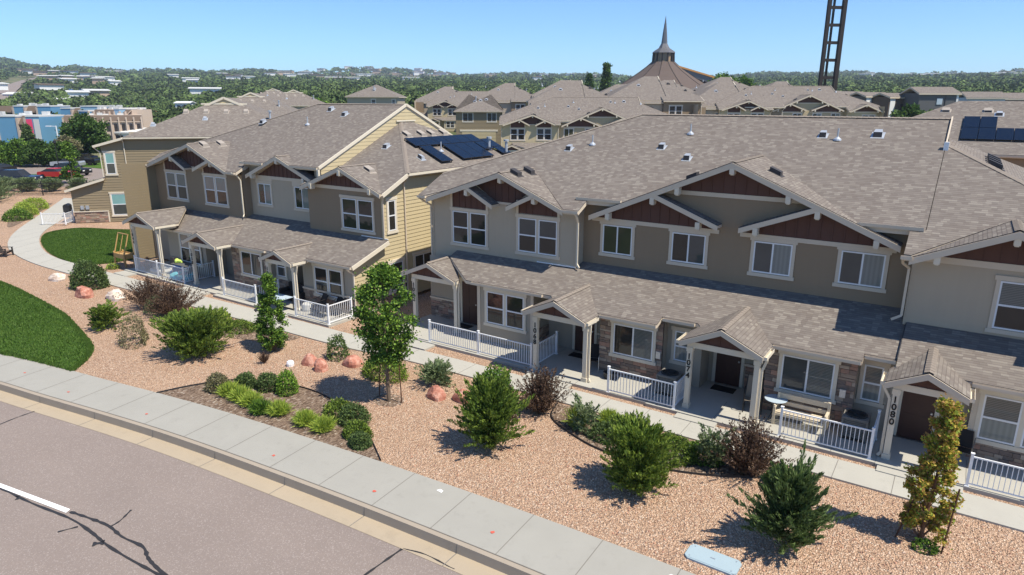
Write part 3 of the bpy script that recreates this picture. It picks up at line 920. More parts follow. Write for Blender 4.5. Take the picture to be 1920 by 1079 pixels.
# upper windows
window(TB, *FW(25.0), -20.12, 3.92, -18.16, 5.45, 'twin', ('pane_dark', 'pane_dark'))
window(TB, *FW(25.0), -16.36, 3.95, -14.36, 5.48, 'twin', ('pane_dark', 'pane_screen'))
window(TB, *FW(25.6), -12.46, 4.27, -11.12, 5.48, 'slider', ('pane_olive', 'pane_olive'))
window(TB, *FW(25.6), -9.40, 4.30, -8.04, 5.48, 'slider', ('pane_dark', 'pane_screen'))
window(TB, *FW(25.6), -6.20, 4.31, -4.84, 5.49, 'slider', ('pane_screen', 'pane_curtain'))
window(TB, *FW(25.6), -3.22, 4.33, -1.84, 5.50, 'slider', ('pane_screen', 'pane_curtain'))
window(TB, *FW(24.7), 1.36, 3.78, 3.36, 5.28, 'twin', ('pane_dark', 'pane_blind'))
# lower roof
zl = lambda y: 2.72 + .33 * (y - 22.5)
M = MB()
roof(M, P_([(-19.9, 24.4), (-17.75, 22.85), (-13.55, 22.85), (-13.35, 22.85), (-12.9, 22.3), (-8.55, 22.3), (-8.55, 22.8), (-7.2, 22.8), (-6.9, 22.45), (-1.82, 22.45), (-1.82, 22.8), (-.93, 22.8), (-.93, 25.58), (-13.4, 25.58), (-13.4, 24.98), (-19.9, 24.98)], zl), .13)
zl2 = lambda y: zl(y) + .10
roof(M, P_([(-.90, 22.3), (4.4, 22.3), (4.4, 24.68), (-.90, 24.68)], zl2), .13)
M.build('lower_roof', RM, TB)
MB().beam((-.91, 22.75, zl(22.75) + .04), (-.91, 24.68, zl(24.68) + .04), .03, .10).build('flashing', ['vent_dark'], TB)
MB().box(-15.35, 24.93, zl(25) + .02, -13.4, 24.985, zl(25) + .06).build('flashing', ['white_paint'], TB)
for a, b, y, f in ((-17.4, -13.75, 22.85, zl), (-10.85, -8.55, 22.3, zl), (-8.5, -7.3, 22.8, zl), (-4.5, -1.85, 22.45, zl), (-1.8, -.93, 22.8, zl), (1.05, 4.4, 22.3, zl2)):
    gutter(TB, (a, y, f(y) - .02), (b, y, f(y) - .02), FRONT, 'trim_tan')
# porches
PO = {}
PO['1062'] = porch(TB, -21.6, -18.4, 22.85, 24.96, 2.66, 3.32, 23.15, 23.2, '1062', roof_left_yb=24.9, posts=(-21.05, -18.55))
PO['1068'] = porch(TB, -13.62, -10.88, 21.15, 24.3, 2.60, 3.22, 21.5, 22.3, '1068', posts=(-13.22, -11.0))
PO['1074'] = porch(TB, -7.28, -4.50, 21.15, 24.35, 2.66, 3.31, 21.5, 22.4, '1074', posts=(-6.98, -4.72))
PO['1080'] = porch(TB, -1.06, 1.02, 21.15, 23.9, 2.66, 3.17, 21.5, 22.3, '1080', posts=(-.74, .76), spout=-1)
# lower walls
wallpart(TB, 'panel_tan', ('f', 23.0), [rect(-17.2, -14.3, .1, 2.8)], flat)
wallpart(TB, 'panel_tan', ('r', -14.3), [rect(23.0, 24.3, .1, 2.9)], flat)
wallpart(TB, 'panel_tan', ('l', -17.2), [rect(23.0, 24.6, .1, 2.9)], flat)
wallpart(TB, 'panel_tan', ('f', 24.6), [rect(-21.3, -17.2, 1.05, 3.2)], lap)
wallpart(TB, 'panel_tan', ('f', 24.3), [rect(-14.3, -11.1, .1, 3.1)], lap)
wallpart(TB, 'panel_tan', ('l', -11.1), [rect(22.9, 24.3, .1, 2.8)], flat)
wallpart(TB, 'panel_tan', ('f', 23.35), [rect(-8.5, -7.15, .1, 2.8)], lap)
wallpart(TB, 'panel_tan', ('r', -8.5), [rect(22.9, 23.35, .1, 2.7)], flat)
wallpart(TB, 'panel_tan', ('r', -7.15), [rect(23.35, 24.3, .1, 2.9)], lap)
wallpart(TB, 'panel_tan', ('f', 24.3), [rect(-7.15, -4.75, .1, 3.1)], lap)
wallpart(TB, 'panel_tan', ('l', -4.75), [rect(22.9, 24.3, .1, 2.8)], flat)
wallpart(TB, 'panel_tan', ('f', 23.35), [rect(-1.95, -.98, .1, 2.85)], lap)
wallpart(TB, 'panel_tan', ('r', -1.95), [rect(22.9, 23.35, .1, 2.7)], flat)
wallpart(TB, 'panel_tan', ('f', 23.3), [rect(-.98, 1.2, .1, 2.9)], lap)
wallpart(TB, 'panel_tan', ('f', 23.0), [rect(1.2, 4.05, .1, 2.75)], flat)
wallpart(TB, 'panel_tan', ('l', 1.2), [rect(23.0, 23.3, .1, 2.75)], flat)
def st(Y, *rs):
    M = MB()
    for k, (a0, a1, z0, z1) in enumerate(rs): stone(M, *FW(Y), a0, a1, z0, z1, int(abs(a0 * 10)) + k)
    return M.build('stone_veneer', STM, TB)
st(22.9, (-11.1, -8.5, .1, 2.55)); st(22.9, (-4.75, -1.95, .1, 2.6))
M = MB(); M.box(-11.1, 22.9, .1, -8.5, 22.95, 2.6); M.box(-4.75, 22.9, .1, -1.95, 22.95, 2.65); M.build('wall', ['mortar'], TB)
st(24.6, (-21.3, -19.5, .1, 1.05), (-18.2, -17.2, .1, 1.05)); st(24.28, (-11.85, -11.1, .1, 1.05)); st(24.28, (-5.75, -4.75, .1, 1.05)); st(22.98, (1.2, 1.26, .1, .95), (3.55, 4.05, .1, .95), (1.26, 3.55, .1, .75)); st(23.28, (.55, 1.2, .1, .95))
st(23.0, (-17.2, -17.19, .1, .2))
M = MB(); stone(M, (-14.3, 0, 0), YD, (1, 0, 0), 23.0, 24.28, .1, 1.05, 5); stone(M, (-21.3, 0, 0), YD, (-1, 0, 0), 24.6, 25.0, .1, 1.05, 6); M.build('stone_veneer', STM, TB)
trimf(TB, 24.28, [(-11.9, -11.1, 1.05, 1.13, .1), (-5.8, -4.75, 1.05, 1.13, .1)], 'trim_tan', 'ledge'); trimf(TB, 24.6, [(-21.3, -19.5, 1.05, 1.13, .1), (-18.2, -17.2, 1.05, 1.13, .1)], 'trim_tan', 'ledge')
trimf(TB, 23.28, [(.55, 1.2, .95, 1.04, .1)], 'trim_tan', 'ledge'); 
trimf(TB, 23.0, [(-17.22, -17.06, .1, 2.78, .03), (-14.42, -14.28, .1, 2.78, .03), (1.18, 1.34, .1, 2.7, .03)], 'trim_tan', 'corner_board')
door(TB, *FW(24.6), -19.3, -18.38); door(TB, *FW(24.3), -12.95, -12.03); door(TB, *FW(24.3), -6.85, -5.92); door(TB, *FW(23.3), -.62, .30)
window(TB, *FW(23.0), -16.70, 1.03, -14.76, 2.47, 'twin', ('pane_dark', 'pane_dark'), 'trim_cream')
window(TB, *FW(22.85), -10.49, .98, -8.86, 2.20, 'slider', ('pane_dark', 'pane_blind'), 'trim_cream')
window(TB, *FW(23.35), -8.2, 1.03, -7.62, 2.20, 'single', ('pane_curtain', 'pane_blind'), 'trim_tan')
window(TB, *FW(22.85), -4.23, 1.05, -2.60, 2.28, 'slider', ('pane_screen', 'pane_blind'), 'trim_cream')
window(TB, *FW(23.35), -1.98 + .18, 1.08, -1.24, 2.30, 'single', ('pane_curtain', 'pane_blind'), 'trim_tan')
window(TB, *FW(23.0), 1.44, .80, 3.42, 2.20, 'twin', ('pane_curtain', 'pane_blind'), 'trim_cream')
for x, z in ((-8.62, 1.15), (-2.28, 1.20)): MB().box(x - .09, 22.78, z, x + .09, 22.845, z + .28).build('disconnect_box', ['galvanised'], TB)

# ------------------------------------------------------------------ townhouse building in front, left
TA = thing('townhouse_building', 'townhouse building in the left half, with solar panels and a yellow side wall', 'townhouses', (-35, 25, 0), 0, None, True)
za = lambda y: 6.0 + .46 * (y - 24.3)
zm = lambda y: 7.0 + .462 * (y - 24.75)       # the higher main roof
RY, RZ = 31.85, 7.0 + .462 * 7.1
M = MB()
PM = lambda pts: [(x, y, zm(y)) for x, y in pts]
PA = lambda pts: [(x, y, za(y)) for x, y in pts]
# main roof: left bump, recess, ridge; ends at x=-29.15 over the lower right unit
zq = lambda y: 6.40 + (RZ - 6.40) / (RY - 24.15) * (y - 24.15)
roof(M, PM([(-35.75, 24.75), (-33.82, 24.75), (-32.70, 25.72), (-31.56, 24.75), (-29.15, 24.75), (-29.15, RY), (-35.75, RY)]))
roof(M, [(x, y, zq(y)) for x, y in ((-45.7, 24.15), (-45.34, 24.15), (-40.35, 27.13), (-36.67, 24.15), (-35.75, 24.15), (-35.75, RY), (-37.0, RY), (-45.7, 25.3))])
M.face([(-35.745, 24.75, zm(24.75) - .02), (-35.745, RY, RZ - .02), (-35.745, 24.75, zq(24.75) - .25)], 1)
roof(M, [(-37.0, RY, RZ), (-29.15, RY, RZ), (-29.15, 39.2, RZ - .462 * 7.35), (-45.7, 39.2, RZ - .462 * 7.35), (-45.7, 38.4, RZ - .462 * 6.55)])
roof(M, [(-45.7, 25.3, zq(25.3)), (-37.0, RY, RZ), (-45.7, 38.4, zq(25.3))])
h2 = za(31.35)
roof(M, PA([(-30.25, 24.3), (-30.12, 24.3), (-27.1, 26.85), (-24.15, 24.3), (-24.05, 24.3), (-24.05, 26.2), (-29.18, 31.35), (-29.18, 24.78), (-30.25, 24.72)]))
roof(M, [(-29.18, 31.35, h2), (-24.05, 26.2, za(26.2)), (-24.05, 37.3, za(26.2)), (-29.18, 32.3, h2)])
roof(M, [(-29.18, 32.3, h2), (-24.05, 37.3, za(26.2)), (-24.05, 39.2, za(26.2) - .87), (-29.18, 39.2, za(26.2) - .87)])
ra = M.build('roof', RM, TA)
for p_, q_ in (((-37, RY, RZ), (-29.15, RY, RZ)), ((-45.7, 25.3, zq(25.3)), (-37, RY, RZ)), ((-24.05, 26.2, za(26.2)), (-29.18, 31.35, h2))):
    cap(MB(), p_, q_).build('ridge_cap', ['shingle_cap'], ra)
# stepped gable wall, yellow boards and white rake
M = MB()
lap(M, (-29.17, 0, 0), YD, (1, 0, 0), [(24.9, za(24.9) + .0), (31.35, h2 - .05), (RY, RZ - .15), (24.9, zm(24.9) - .15)], .2, .016)
lap(M, (-29.17, 0, 0), YD, (1, 0, 0), [(31.35, h2 - .05), (37.3, za(26.2) - .05), (38.9, zm(24.9) - .15), (RY, RZ - .15)], .2, .016)
M.build('gable_wall', ['siding_yellow'], ra)
M = MB(); M.beam((-29.11, 24.72, zm(24.72) - .03), (-29.11, RY, RZ - .03), .07, .15); M.beam((-29.11, RY, RZ - .03), (-29.11, 39.2, RZ - .462 * 7.35 - .03), .07, .15)
M.box(-29.14, 30.9, h2 + .02, -29.08, 32.6, h2 + .10)
M.box(-29.2, 24.62, zm(24.7) - .75, -29.06, 24.74, zm(24.7) - .1)
M.build('rake_trim', ['trim_cream'], ra)
fm = lambda x, y: zm(y); fa_ = lambda x, y: za(y); fhp = lambda x, y: h2 - .46 * (x + 29.18)
for (x, y) in ((-39.6, 29.2), (-34.9, 31.0), (-33.0, 30.4)): hood(ra, fm, x, y, .15)
pipe(ra, fm, -35.0, 29.1, .5)
hood(ra, fa_, -27.71, 28.5, .15)
vent_box(ra, lambda x, y: 6.0 + (7.19 - 6.0) / 2.8 * (-24.15 - x), -26.3, 25.7, .22)
for y in (25.0, 26.2): vent_box(ra, lambda x, y: 7.90 - .4076 * (x + 40.35), -39.98, y, .22)
for y in (30.16, 31.42, 32.33, 33.46): vent_box(ra, fhp, -27.62, y, .22)
hood(ra, fhp, -25.18, 28.59, .14); pipe(ra, fhp, -25.71, 30.95, .55)
pipe(ra, fhp, -25.45, 35.4, .62, .09, capd=True); pipe(ra, fhp, -24.75, 36.3, .75, .09, capd=True)
gable(TA, 24.1, (-45.34, 6.39), (-40.35, 7.90), (-36.67, 6.40), 24.15, 6.39, 27.13, 24.65, subs=((-42.6, 7.17, -40.95, 6.38), (-38.35, 7.03, -40.1, 6.40)))
gable(TA, 24.72, (-35.62, 6.25), (-32.70, 7.45), (-29.85, 6.33), 24.75, 7.0, 25.72, 25.2)
gable(TA, 24.2, (-30.15, 6.0), (-26.98, 7.20), (-24.12, 6.02), 24.32, 6.01, 26.85, 24.65)
gutter(TA, (-36.65, 24.13, 6.38), (-35.75, 24.13, 6.38), FRONT); gutter(TA, (-36.0, 24.75, 6.98), (-33.9, 24.75, 6.98), FRONT); gutter(TA, (-31.6, 24.75, 6.98), (-29.2, 24.75, 6.98), FRONT)
gutter(TA, (-24.05, 26.2, 6.85), (-24.05, 37.3, 6.85), (1, 0, 0), 'trim_cream'); gutter(TA, (-45.7, 24.13, 6.38), (-45.3, 24.13, 6.38), FRONT)
MB().beam((-24.03, 24.3, 5.9), (-24.03, 26.2, 6.77), .05, .2).build('rake_trim', ['trim_cream'], TA)
downspout(TA, [(-35.85, 23.95, 6.38), (-35.9, 24.3, 6.2), (-35.95, 24.56, 5.9), (-35.95, 24.56, 3.8), (-35.8, 24.4, 3.7)], 'trim_cream')
downspout(TA, [(-24.0, 24.22, 5.95), (-24.2, 24.5, 5.7), (-24.33, 24.58, 5.5), (-24.33, 24.58, 3.7)], 'trim_tan')
downspout(TA, [(-23.98, 26.2, 6.75), (-24.1, 26.2, 6.6), (-24.33, 26.2, 6.35), (-24.33, 26.2, .15)], 'trim_tan')
wallpart(TA, 'siding_taupe', ('f', 24.65), [[(-45.35, 3.0), (-35.9, 3.0), (-35.9, 6.2), (-36.8, 6.25), (-40.35, 7.70), (-45.35, 6.2)]])
wallpart(TA, 'siding_taupe', ('r', -35.9), [rect(24.65, 25.2, 3.5, 6.6)])
wallpart(TA, 'siding_grey', ('f', 25.2), [[(-35.9, 3.4), (-30.05, 3.4), (-30.05, 6.4), (-32.7, 7.4), (-35.9, 6.9)]])
wallpart(TA, 'siding_grey', ('f', 25.2), [rect(-30.05, -29.2, 6.0, 6.95)])
wallpart(TA, 'siding_taupe', ('f', 24.65), [[(-30.05, 3.3), (-24.4, 3.3), (-24.4, 6.05), (-27.0, 7.1), (-30.05, 6.05)]])
wallpart(TA, 'siding_taupe', ('l', -30.05), [rect(24.65, 25.2, 3.4, 6.1)])
wallpart(TA, 'siding_yellow', ('r', -24.4), [[(22.4, 1.08), (24.65, 1.08), (24.65, 3.5), (22.4, 2.72)], [(24.65, 1.08), (26.2, 1.08), (26.2, 6.75), (24.65, 6.05)], [(26.2, .2), (38.8, .2), (38.8, 6.8), (26.2, 6.8)]], pitch=.2, join=True)
wallpart(TA, 'siding_olive', ('l', -45.35), [rect(22.4, 38.8, .1, 6.5)])
wallpart(TA, 'siding_tan', ('b', 38.8), [rect(-45.35, -24.4, .1, 6.4)])
M = MB(); stone(M, (-24.4, 0, 0), YD, (1, 0, 0), 22.4, 26.1, .05, 1.0, 3); M.build('stone_veneer', STM, TA)
MB().box(-24.4, 22.36, 1.0, -24.30, 26.15, 1.08).build('ledge', ['trim_cream'], TA)
M = MB(); M.box(-24.43, 24.56, 3.5, -24.36, 24.70, 6.0); M.build('corner_board', ['siding_yellow'], TA)
bda = lambda Y, poly, st_=.36: wallpart(TA, 'maroon_board', ('f', Y), [poly], board, 'gable_panel', n=.022, step=st_)
bda(24.65, [(-44.1, 6.09), (-41.85, 6.09), (-41.85, 6.75), (-42.55, 7.05), (-44.1, 6.68)]); bda(24.65, [(-39.75, 6.12), (-37.5, 6.12), (-37.5, 6.6), (-38.4, 6.98), (-39.75, 6.5)])
bda(24.65, [(-41.1, 6.42), (-39.95, 6.42), (-38.7, 7.1), (-40.35, 7.8), (-42.4, 7.15)])
bda(25.2, [(-35.1, 6.2), (-30.3, 6.2), (-32.7, 7.3)]); bda(24.65, [(-29.6, 6.12), (-24.65, 6.12), (-26.98, 7.08)])
trimf(TA, 25.2, [(-35.45, -30.1, 6.02, 6.2, .05), (-35.3, -33.8, 5.9, 6.02, .045), (-32.0, -30.1, 5.9, 6.02, .045)], 'trim_tan', 'band'); trimf(TA, 24.65, [(-29.85, -24.5, 5.94, 6.12, .05)], 'trim_tan', 'band')
trimf(TA, 24.65, [(-44.22, -44.1, 5.95, 6.65, .04), (-41.85, -41.73, 5.95, 6.7, .04), (-39.87, -39.75, 5.95, 6.6, .04), (-37.5, -37.38, 5.95, 6.55, .04), (-41.2, -39.85, 6.32, 6.42, .05)], 'trim_tan', 'trim')
for x, y, z in ((-40.35, 24.45, 7.70), (-42.6, 24.45, 6.97), (-38.35, 24.45, 6.85), (-32.7, 24.98, 7.27), (-35.1, 24.98, 6.32), (-30.5, 24.98, 6.32), (-26.98, 24.42, 7.0), (-29.25, 24.42, 6.18), (-24.85, 24.42, 6.18)):
    bracket(TA, x, y, z)
window(TA, *FW(24.65), -44.08, 4.22, -41.86, 5.90, 'twin', ('pane_screen', 'pane_curtain'))
window(TA, *FW(24.65), -39.77, 4.22, -37.55, 5.92, 'twin', ('pane_dark', 'pane_curtain'))
window(TA, *FW(25.2), -35.17, 4.5, -33.98, 5.72, 'slider', ('pane_dark', 'pane_curtain')); window(TA, *FW(25.2), -31.83, 4.52, -30.6, 5.74, 'slider', ('pane_dark', 'pane_curtain'))
window(TA, *FW(24.65), -27.36, 3.92, -25.12, 5.52, 'twin', ('pane_dark', 'pane_dark'))
window(TA, *SW(-24.382), 24.98, 3.98, 25.5, 5.55, 'single', ('pane_dark', 'pane_dark'), 'trim_cream'); window(TA, *SW(-24.382), 24.93, .75, 25.9, 2.26, 'single', ('pane_dark', 'pane_dark'), 'trim_cream')
window(TA, *SW(-24.382), 26.86, 1.2, 28.3, 2.34, 'slider', ('pane_dark', 'pane_dark'), 'trim_cream')
zla = lambda y: 2.73 + .33 * (y - 22.0)
M = MB()
roof(M, P_([(-43.4, 24.4), (-42.0, 22.3), (-37.9, 22.3), (-37.4, 21.95), (-33.9, 21.95), (-33.9, 22.0), (-24.05, 22.0), (-24.05, 24.63), (-30.05, 24.63), (-30.05, 25.18), (-35.9, 25.18), (-35.9, 24.63), (-43.4, 24.63)], zla), .13)
M.build('lower_roof', RM, TA)
MB().beam((-24.03, 22.0, zla(22) - .1), (-24.03, 24.6, zla(24.6) - .1), .05, .2).build('rake_trim', ['trim_cream'], TA)
MB().box(-26.0, 24.59, zla(24.63) + .02, -24.1, 24.64, zla(24.63) + .06).build('flashing', ['white_paint'], TA)
gutter(TA, (-41.6, 22.3, zla(22.3) - .02), (-37.7, 22.3, zla(22.3) - .02), FRONT); gutter(TA, (-33.8, 21.98, zla(22) - .02), (-30.6, 21.98, zla(22) - .02), FRONT); gutter(TA, (-27.7, 21.98, zla(22) - .02), (-24.05, 21.98, zla(22) - .02), FRONT)
downspout(TA, [(-24.3, 21.9, 2.58), (-24.3, 22.1, 2.4), (-24.34, 22.35, 2.25), (-24.34, 22.35, .3), (-24.1, 22.2, .1)], 'trim_cream')
porch(TA, -43.15, -39.62, 20.95, 24.2, 3.22, 3.9, 21.25, 22.5, '1044', roof_left_yb=24.5, posts=(-42.6, -39.8))
porch(TA, -36.75, -33.6, 20.95, 24.0, 2.74, 3.38, 21.3, 22.1, '1050', posts=(-36.4, -33.8))
porch(TA, -29.75, -27.25, 20.95, 23.5, 2.66, 3.18, 21.25, 22.0, '1056', posts=(-29.45, -27.45))
wallpart(TA, 'panel_tan', ('f', 22.6), [rect(-41.2, -37.2, .1, 2.9)], flat); wallpart(TA, 'panel_tan', ('l', -41.2), [rect(22.6, 24.0, .1, 3.0)], flat)
wallpart(TA, 'panel_tan', ('r', -37.2), [rect(22.6, 23.9, .1, 3.0)], flat)
wallpart(TA, 'panel_tan', ('f', 23.9), [rect(-45.35, -41.2, .1, 3.3), rect(-37.2, -34.3, .1, 3.2)], lap)
wallpart(TA, 'panel_tan', ('f', 22.45), [rect(-34.3, -31.1, .1, 2.8)], flat); wallpart(TA, 'panel_tan', ('f', 22.9), [rect(-31.1, -29.6, .1, 2.9)], lap)
wallpart(TA, 'panel_tan', ('f', 23.7), [rect(-29.6, -28.2, .1, 3.1)], lap); wallpart(TA, 'panel_tan', ('r', -29.6), [rect(22.9, 23.7, .1, 3.0)], flat); wallpart(TA, 'panel_tan', ('r', -31.1), [rect(22.45, 22.9, .1, 2.8)], flat)
wallpart(TA, 'panel_tan', ('f', 22.4), [rect(-28.2, -24.4, .1, 2.75)], flat); wallpart(TA, 'panel_tan', ('l', -28.2), [rect(22.4, 23.7, .1, 2.8)], flat)
def sta(Y, *rs):
    M = MB()
    for k, (a0, a1, z0, z1) in enumerate(rs): stone(M, *FW(Y), a0, a1, z0, z1, int(abs(a0 * 10)) + k)
    return M.build('stone_veneer', STM, TA)
sta(22.38, (-28.2, -24.4, .1, .95)); sta(22.43, (-34.3, -33.55, .1, 2.4), (-33.55, -31.3, .1, .8), (-31.45, -31.1, .8, 2.4)); sta(22.58, (-41.2, -39.9, .1, .95)); sta(22.88, (-31.1, -29.6, .1, .95))
trimf(TA, 22.38, [(-28.2, -24.4, .95, 1.04, .08)], 'trim_tan', 'ledge')
door(TA, *FW(23.9), -36.2, -35.28); door(TA, *FW(23.7), -29.35, -28.45); door(TA, *FW(23.9), -42.6, -41.7)
window(TA, *FW(22.55), -39.75, .85, -37.7, 2.6, 'twin', ('pane_dark', 'pane_curtain'), 'trim_cream')
window(TA, *FW(22.40), -33.4, 1.0, -31.65, 2.3, 'slider', ('pane_dark', 'pane_screen'), 'trim_cream')
window(TA, *FW(22.9), -30.95, 1.1, -30.25, 2.2, 'single', ('pane_screen', 'pane_dark'), 'trim_cream')
window(TA, *FW(22.36), -27.2, .82, -25.2, 2.26, 'twin', ('pane_dark', 'pane_dark'), 'trim_cream')

# solar panels on the left building's hip
def solar(label, fplane, cells, du, dv, off=(0, 0)):
    pass
sa = thing('solar_array', 'dark blue solar panels on the sloping roof beside the yellow gable', 'solar panels', (-25.8, 32.5, 7.7), 0, None, True)
ny = .46 / math.hypot(1, .46); nz = 1 / math.hypot(1, .46)
def panel(root, y0, y1, x0, x1, lift=.16):
    "panel on the hip: along y, down slope in x"
    f = lambda x: h2 - .46 * (x + 29.18)
    A = [Vector((x0, y0, f(x0))), Vector((x0, y1, f(x0))), Vector((x1, y1, f(x1))), Vector((x1, y0, f(x1)))]
    n = Vector((ny, 0, nz)); M = MB()
    top = [a + n * lift for a in A]; bot = [a + n * (lift - .04) for a in A]
    M.face(top[::-1], 1); M.face(bot, 1)
    for k in range(4): M.face([bot[k], bot[(k + 1) % 4], top[(k + 1) % 4], top[k]], 1)
    c = sum(top, Vector()) / 4
    M.face([c + (t - c) * .975 + n * .003 for t in top[::-1]], 0)
    for a in (A[0], A[3], A[1], A[2]): M.beam(a * .93 + c * .07 - n * .15, a * .93 + c * .07 + n * (lift - .05), .04, .04, 1)
    return M.build('solar_panel', ['solar_cell', 'black_metal'], root)
for k in range(6): panel(sa, 29.30 + k * 1.06, 30.34 + k * 1.06, -27.10, -26.22)
panel(sa, 29.50, 30.48, -26.18, -24.5)
for k in range(3): panel(sa, 31.55 + k * 1.02, 32.55 + k * 1.02, -26.18, -24.55)
panel(sa, 35.7, 36.7, -26.45, -25.5); panel(sa, 35.75, 36.65, -25.46, -24.65); panel(sa, 34.7, 35.64, -26.18, -25.3)

# ------------------------------------------------------------------ generic hip-and-gable townhouse rows (local frame: side wall at x=0 facing +X, front towards -Y)
def row_house(label, loc, rz, L=19.0, wall='siding_olive', z_step=0.0, group=None, detail=True, D=17.5):
    r = thing('townhouse_building', label, 'townhouses', loc, rz, group, False)
    e0, e1 = 3.3, 5.75        # bump eave y, hip corner y
    zs0, zs1 = 6.7, 7.38; my = e1 + 7.65; s = .45; zr = 10.72
    y2 = 2 * my - e1; gx = -5.2; zh = zs1 + s * 5.9; yh0 = e1 + 5.9; yh1 = y2 - 5.9
    M = MB()
    zf = lambda y: zs1 + s * (y - e1)
    q = lambda pts: [(x, y, zf(y)) for x, y in pts]
    roof(M, [(-6.1, e0, 6.7), (.35, e0, 6.7), (.35, e1, zs1), (-6.1, e1, zs1)])
    roof(M, q([(.35, e1), (gx, yh0), (gx, e1)]))
    roof(M, [(.35, e1, zs1), (.35, y2, zs1), (gx, yh1, zh), (gx, yh0, zh)])
    roof(M, [(.35, y2, zs1), (.35, y2 + 1, zs1 - s), (gx, y2 + 1, zs1 - s), (gx, yh1, zh)])
    zg = lambda y: zr - s * abs(y - my)
    roof(M, [(gx, e0 + .6, zg(e0 + .6)), (-L, e0 + .6, zg(e0 + .6)), (-L, e1, zg(e1)), (-L + 7, my, zr), (gx, my, zr)])
    roof(M, [(gx, my, zr), (-L + 7, my, zr), (-L, y2, zg(y2)), (-L, y2 + 1.4, zg(y2 + 1.4)), (gx, y2 + 1.4, zg(y2 + 1.4))])
    roof(M, [(-L, e1, zg(e1)), (-L + 7, my, zr), (-L, y2, zg(y2))])
    ro = M.build('roof', RM, r)
    M = MB()
    lap(M, (gx - .02, 0, 0), YD, (1, 0, 0), [(e0 + .7, zf(e0 + .7) - .1), (yh0, zh - .1), (my, zr - .15), (e0 + .7, zg(e0 + .7) - .15)], .2)
    lap(M, (gx - .02, 0, 0), YD, (1, 0, 0), [(yh0, zh - .1), (yh1, zh - .1), (my, zr - .15)], .2)
    lap(M, (gx - .02, 0, 0), YD, (1, 0, 0), [(yh1, zh - .1), (y2 + 1.3, zs1 - .7), (y2 + 1.3, zg(y2 + 1.3) - .15), (my, zr - .15)], .2)
    M.build('gable_wall', ['siding_yellow'], ro)
    M = MB(); M.beam((gx + .05, e0 + .6, zg(e0 + .6) - .02), (gx + .05, my, zr - .02), .1, .2); M.beam((gx + .05, my, zr - .02), (gx + .05, y2 + 1.4, zg(y2 + 1.4) - .02), .1, .2)
    M.box(gx - .02, yh0 - .3, zh + .03, gx + .06, yh1 + .3, zh + .16)
    M.build('rake_trim', ['trim_cream'], ro)
    for k in range(4): vent_box(ro, lambda x, y: zs1 + .95 * 0 + (.35 - x) * (zh - zs1) / (.35 - gx), gx + 1.3, my - 3.2 + k * 1.75, .22)
    hood(ro, lambda x, y: zs1 + (.35 - x) * (zh - zs1) / (.35 - gx), -1.6, my - 5.6, .15); hood(ro, lambda x, y: zs1 + (.35 - x) * (zh - zs1) / (.35 - gx), -2.6, my - 1.4, .15)
    pipe(ro, lambda x, y: zs1 + (.35 - x) * (zh - zs1) / (.35 - gx), -2.4, my + 4.3, .7, .09, capd=True)
    hood(ro, lambda x, y: zg(y), -9.0, my - 3.5, .2); pipe(ro, lambda x, y: zg(y), -12.0, my - 2.2)
    # lower roof in front, walls
    M = MB(); f2 = lambda y: 2.95 + .31 * (y - .6)
    roof(M, [(.35, .6, f2(.6)), (.35, e0 + .45, f2(e0 + .45)), (-L, e0 + .45, f2(e0 + .45)), (-L, .6, f2(.6))], .13)
    M.build('lower_roof', RM, r)
    fb = 3.8
    wallpart(r, wall, ('r', 0), [[(.95, .05), (fb, .05), (fb, 3.8), (.95, 2.95)], [(fb, .05), (e1 + .2, .05), (e1 + .2, 7.3), (fb, 6.75)], rect(e1 + .2, y2 + .6, .05, 7.25)], pitch=.22, join=True, out=.030)
    wallpart(r, 'siding_taupe', ('f', fb), [rect(-L + .3, -12.2, 3.6, 6.6), rect(-6, 0, 3.6, 6.6)]); wallpart(r, 'siding_grey', ('f', fb + .5), [rect(-12.2, -6, 3.6, 6.8)])
    wallpart(r, 'siding_tan', ('b', y2 + .6), [rect(-L + .3, 0, .05, 6.8)], flat); wallpart(r, 'siding_tan', ('l', -L + .3), [rect(.95, y2 + .6, .05, 7.0)], flat)
    wallpart(r, 'panel_tan', ('f', .95), [rect(-L + .3, 0, .05, 2.9)], flat)
    gutter(r, (.35, e1, zs1 - .03), (.35, y2, zs1 - .03), (1, 0, 0), 'trim_cream')
    MB().beam((.37, e0, 6.6), (.37, e1, zs1 - .1), .05, .2).build('rake_trim', ['trim_cream'], r)
    MB().beam((.37, .6, f2(.6) - .1), (.37, e0 + .45, f2(e0 + .45) - .1), .05, .2).build('rake_trim', ['trim_cream'], r)
    downspout(r, [(.42, 5.65, 7.25), (.3, 5.65, 7.1), (.07, 5.65, 6.9), (.07, 5.65, .2)]); downspout(r, [(.4, 3.35, 6.6), (.2, 3.45, 6.4), (.07, 3.72, 6.1), (.07, 3.72, 4.0)])
    sw = ((.022, 0, 0), YD, (1, 0, 0))
    window(r, *sw, 4.05, 4.25, 4.75, 6.05, 'single', ('pane_screen', 'pane_teal'), 'trim_cream'); window(r, *sw, 4.05, .65, 5.25, 2.5, 'single', ('pane_screen', 'pane_teal'), 'trim_cream')
    window(r, *sw, 6.4, 1.15, 8.0, 2.5, 'slider', ('pane_dark', 'pane_dark'), 'trim_cream')
    window(r, *FW(fb), -5, 4.3, -3, 5.9, 'twin'); window(r, *FW(fb + .5), -10.5, 4.5, -9.2, 5.7, 'slider')
    M = MB(); stone(M, (0, 0, 0), YD, (1, 0, 0), .95, 3.6, .05, .98, 9); M.build('stone_veneer', STM, r)
    M = MB(); M.box(0, .9, .98, .1, 3.7, 1.06); M.box(0, 3.6, .05, .07, 3.7, 1.0); M.build('ledge', ['trim_cream'], r)
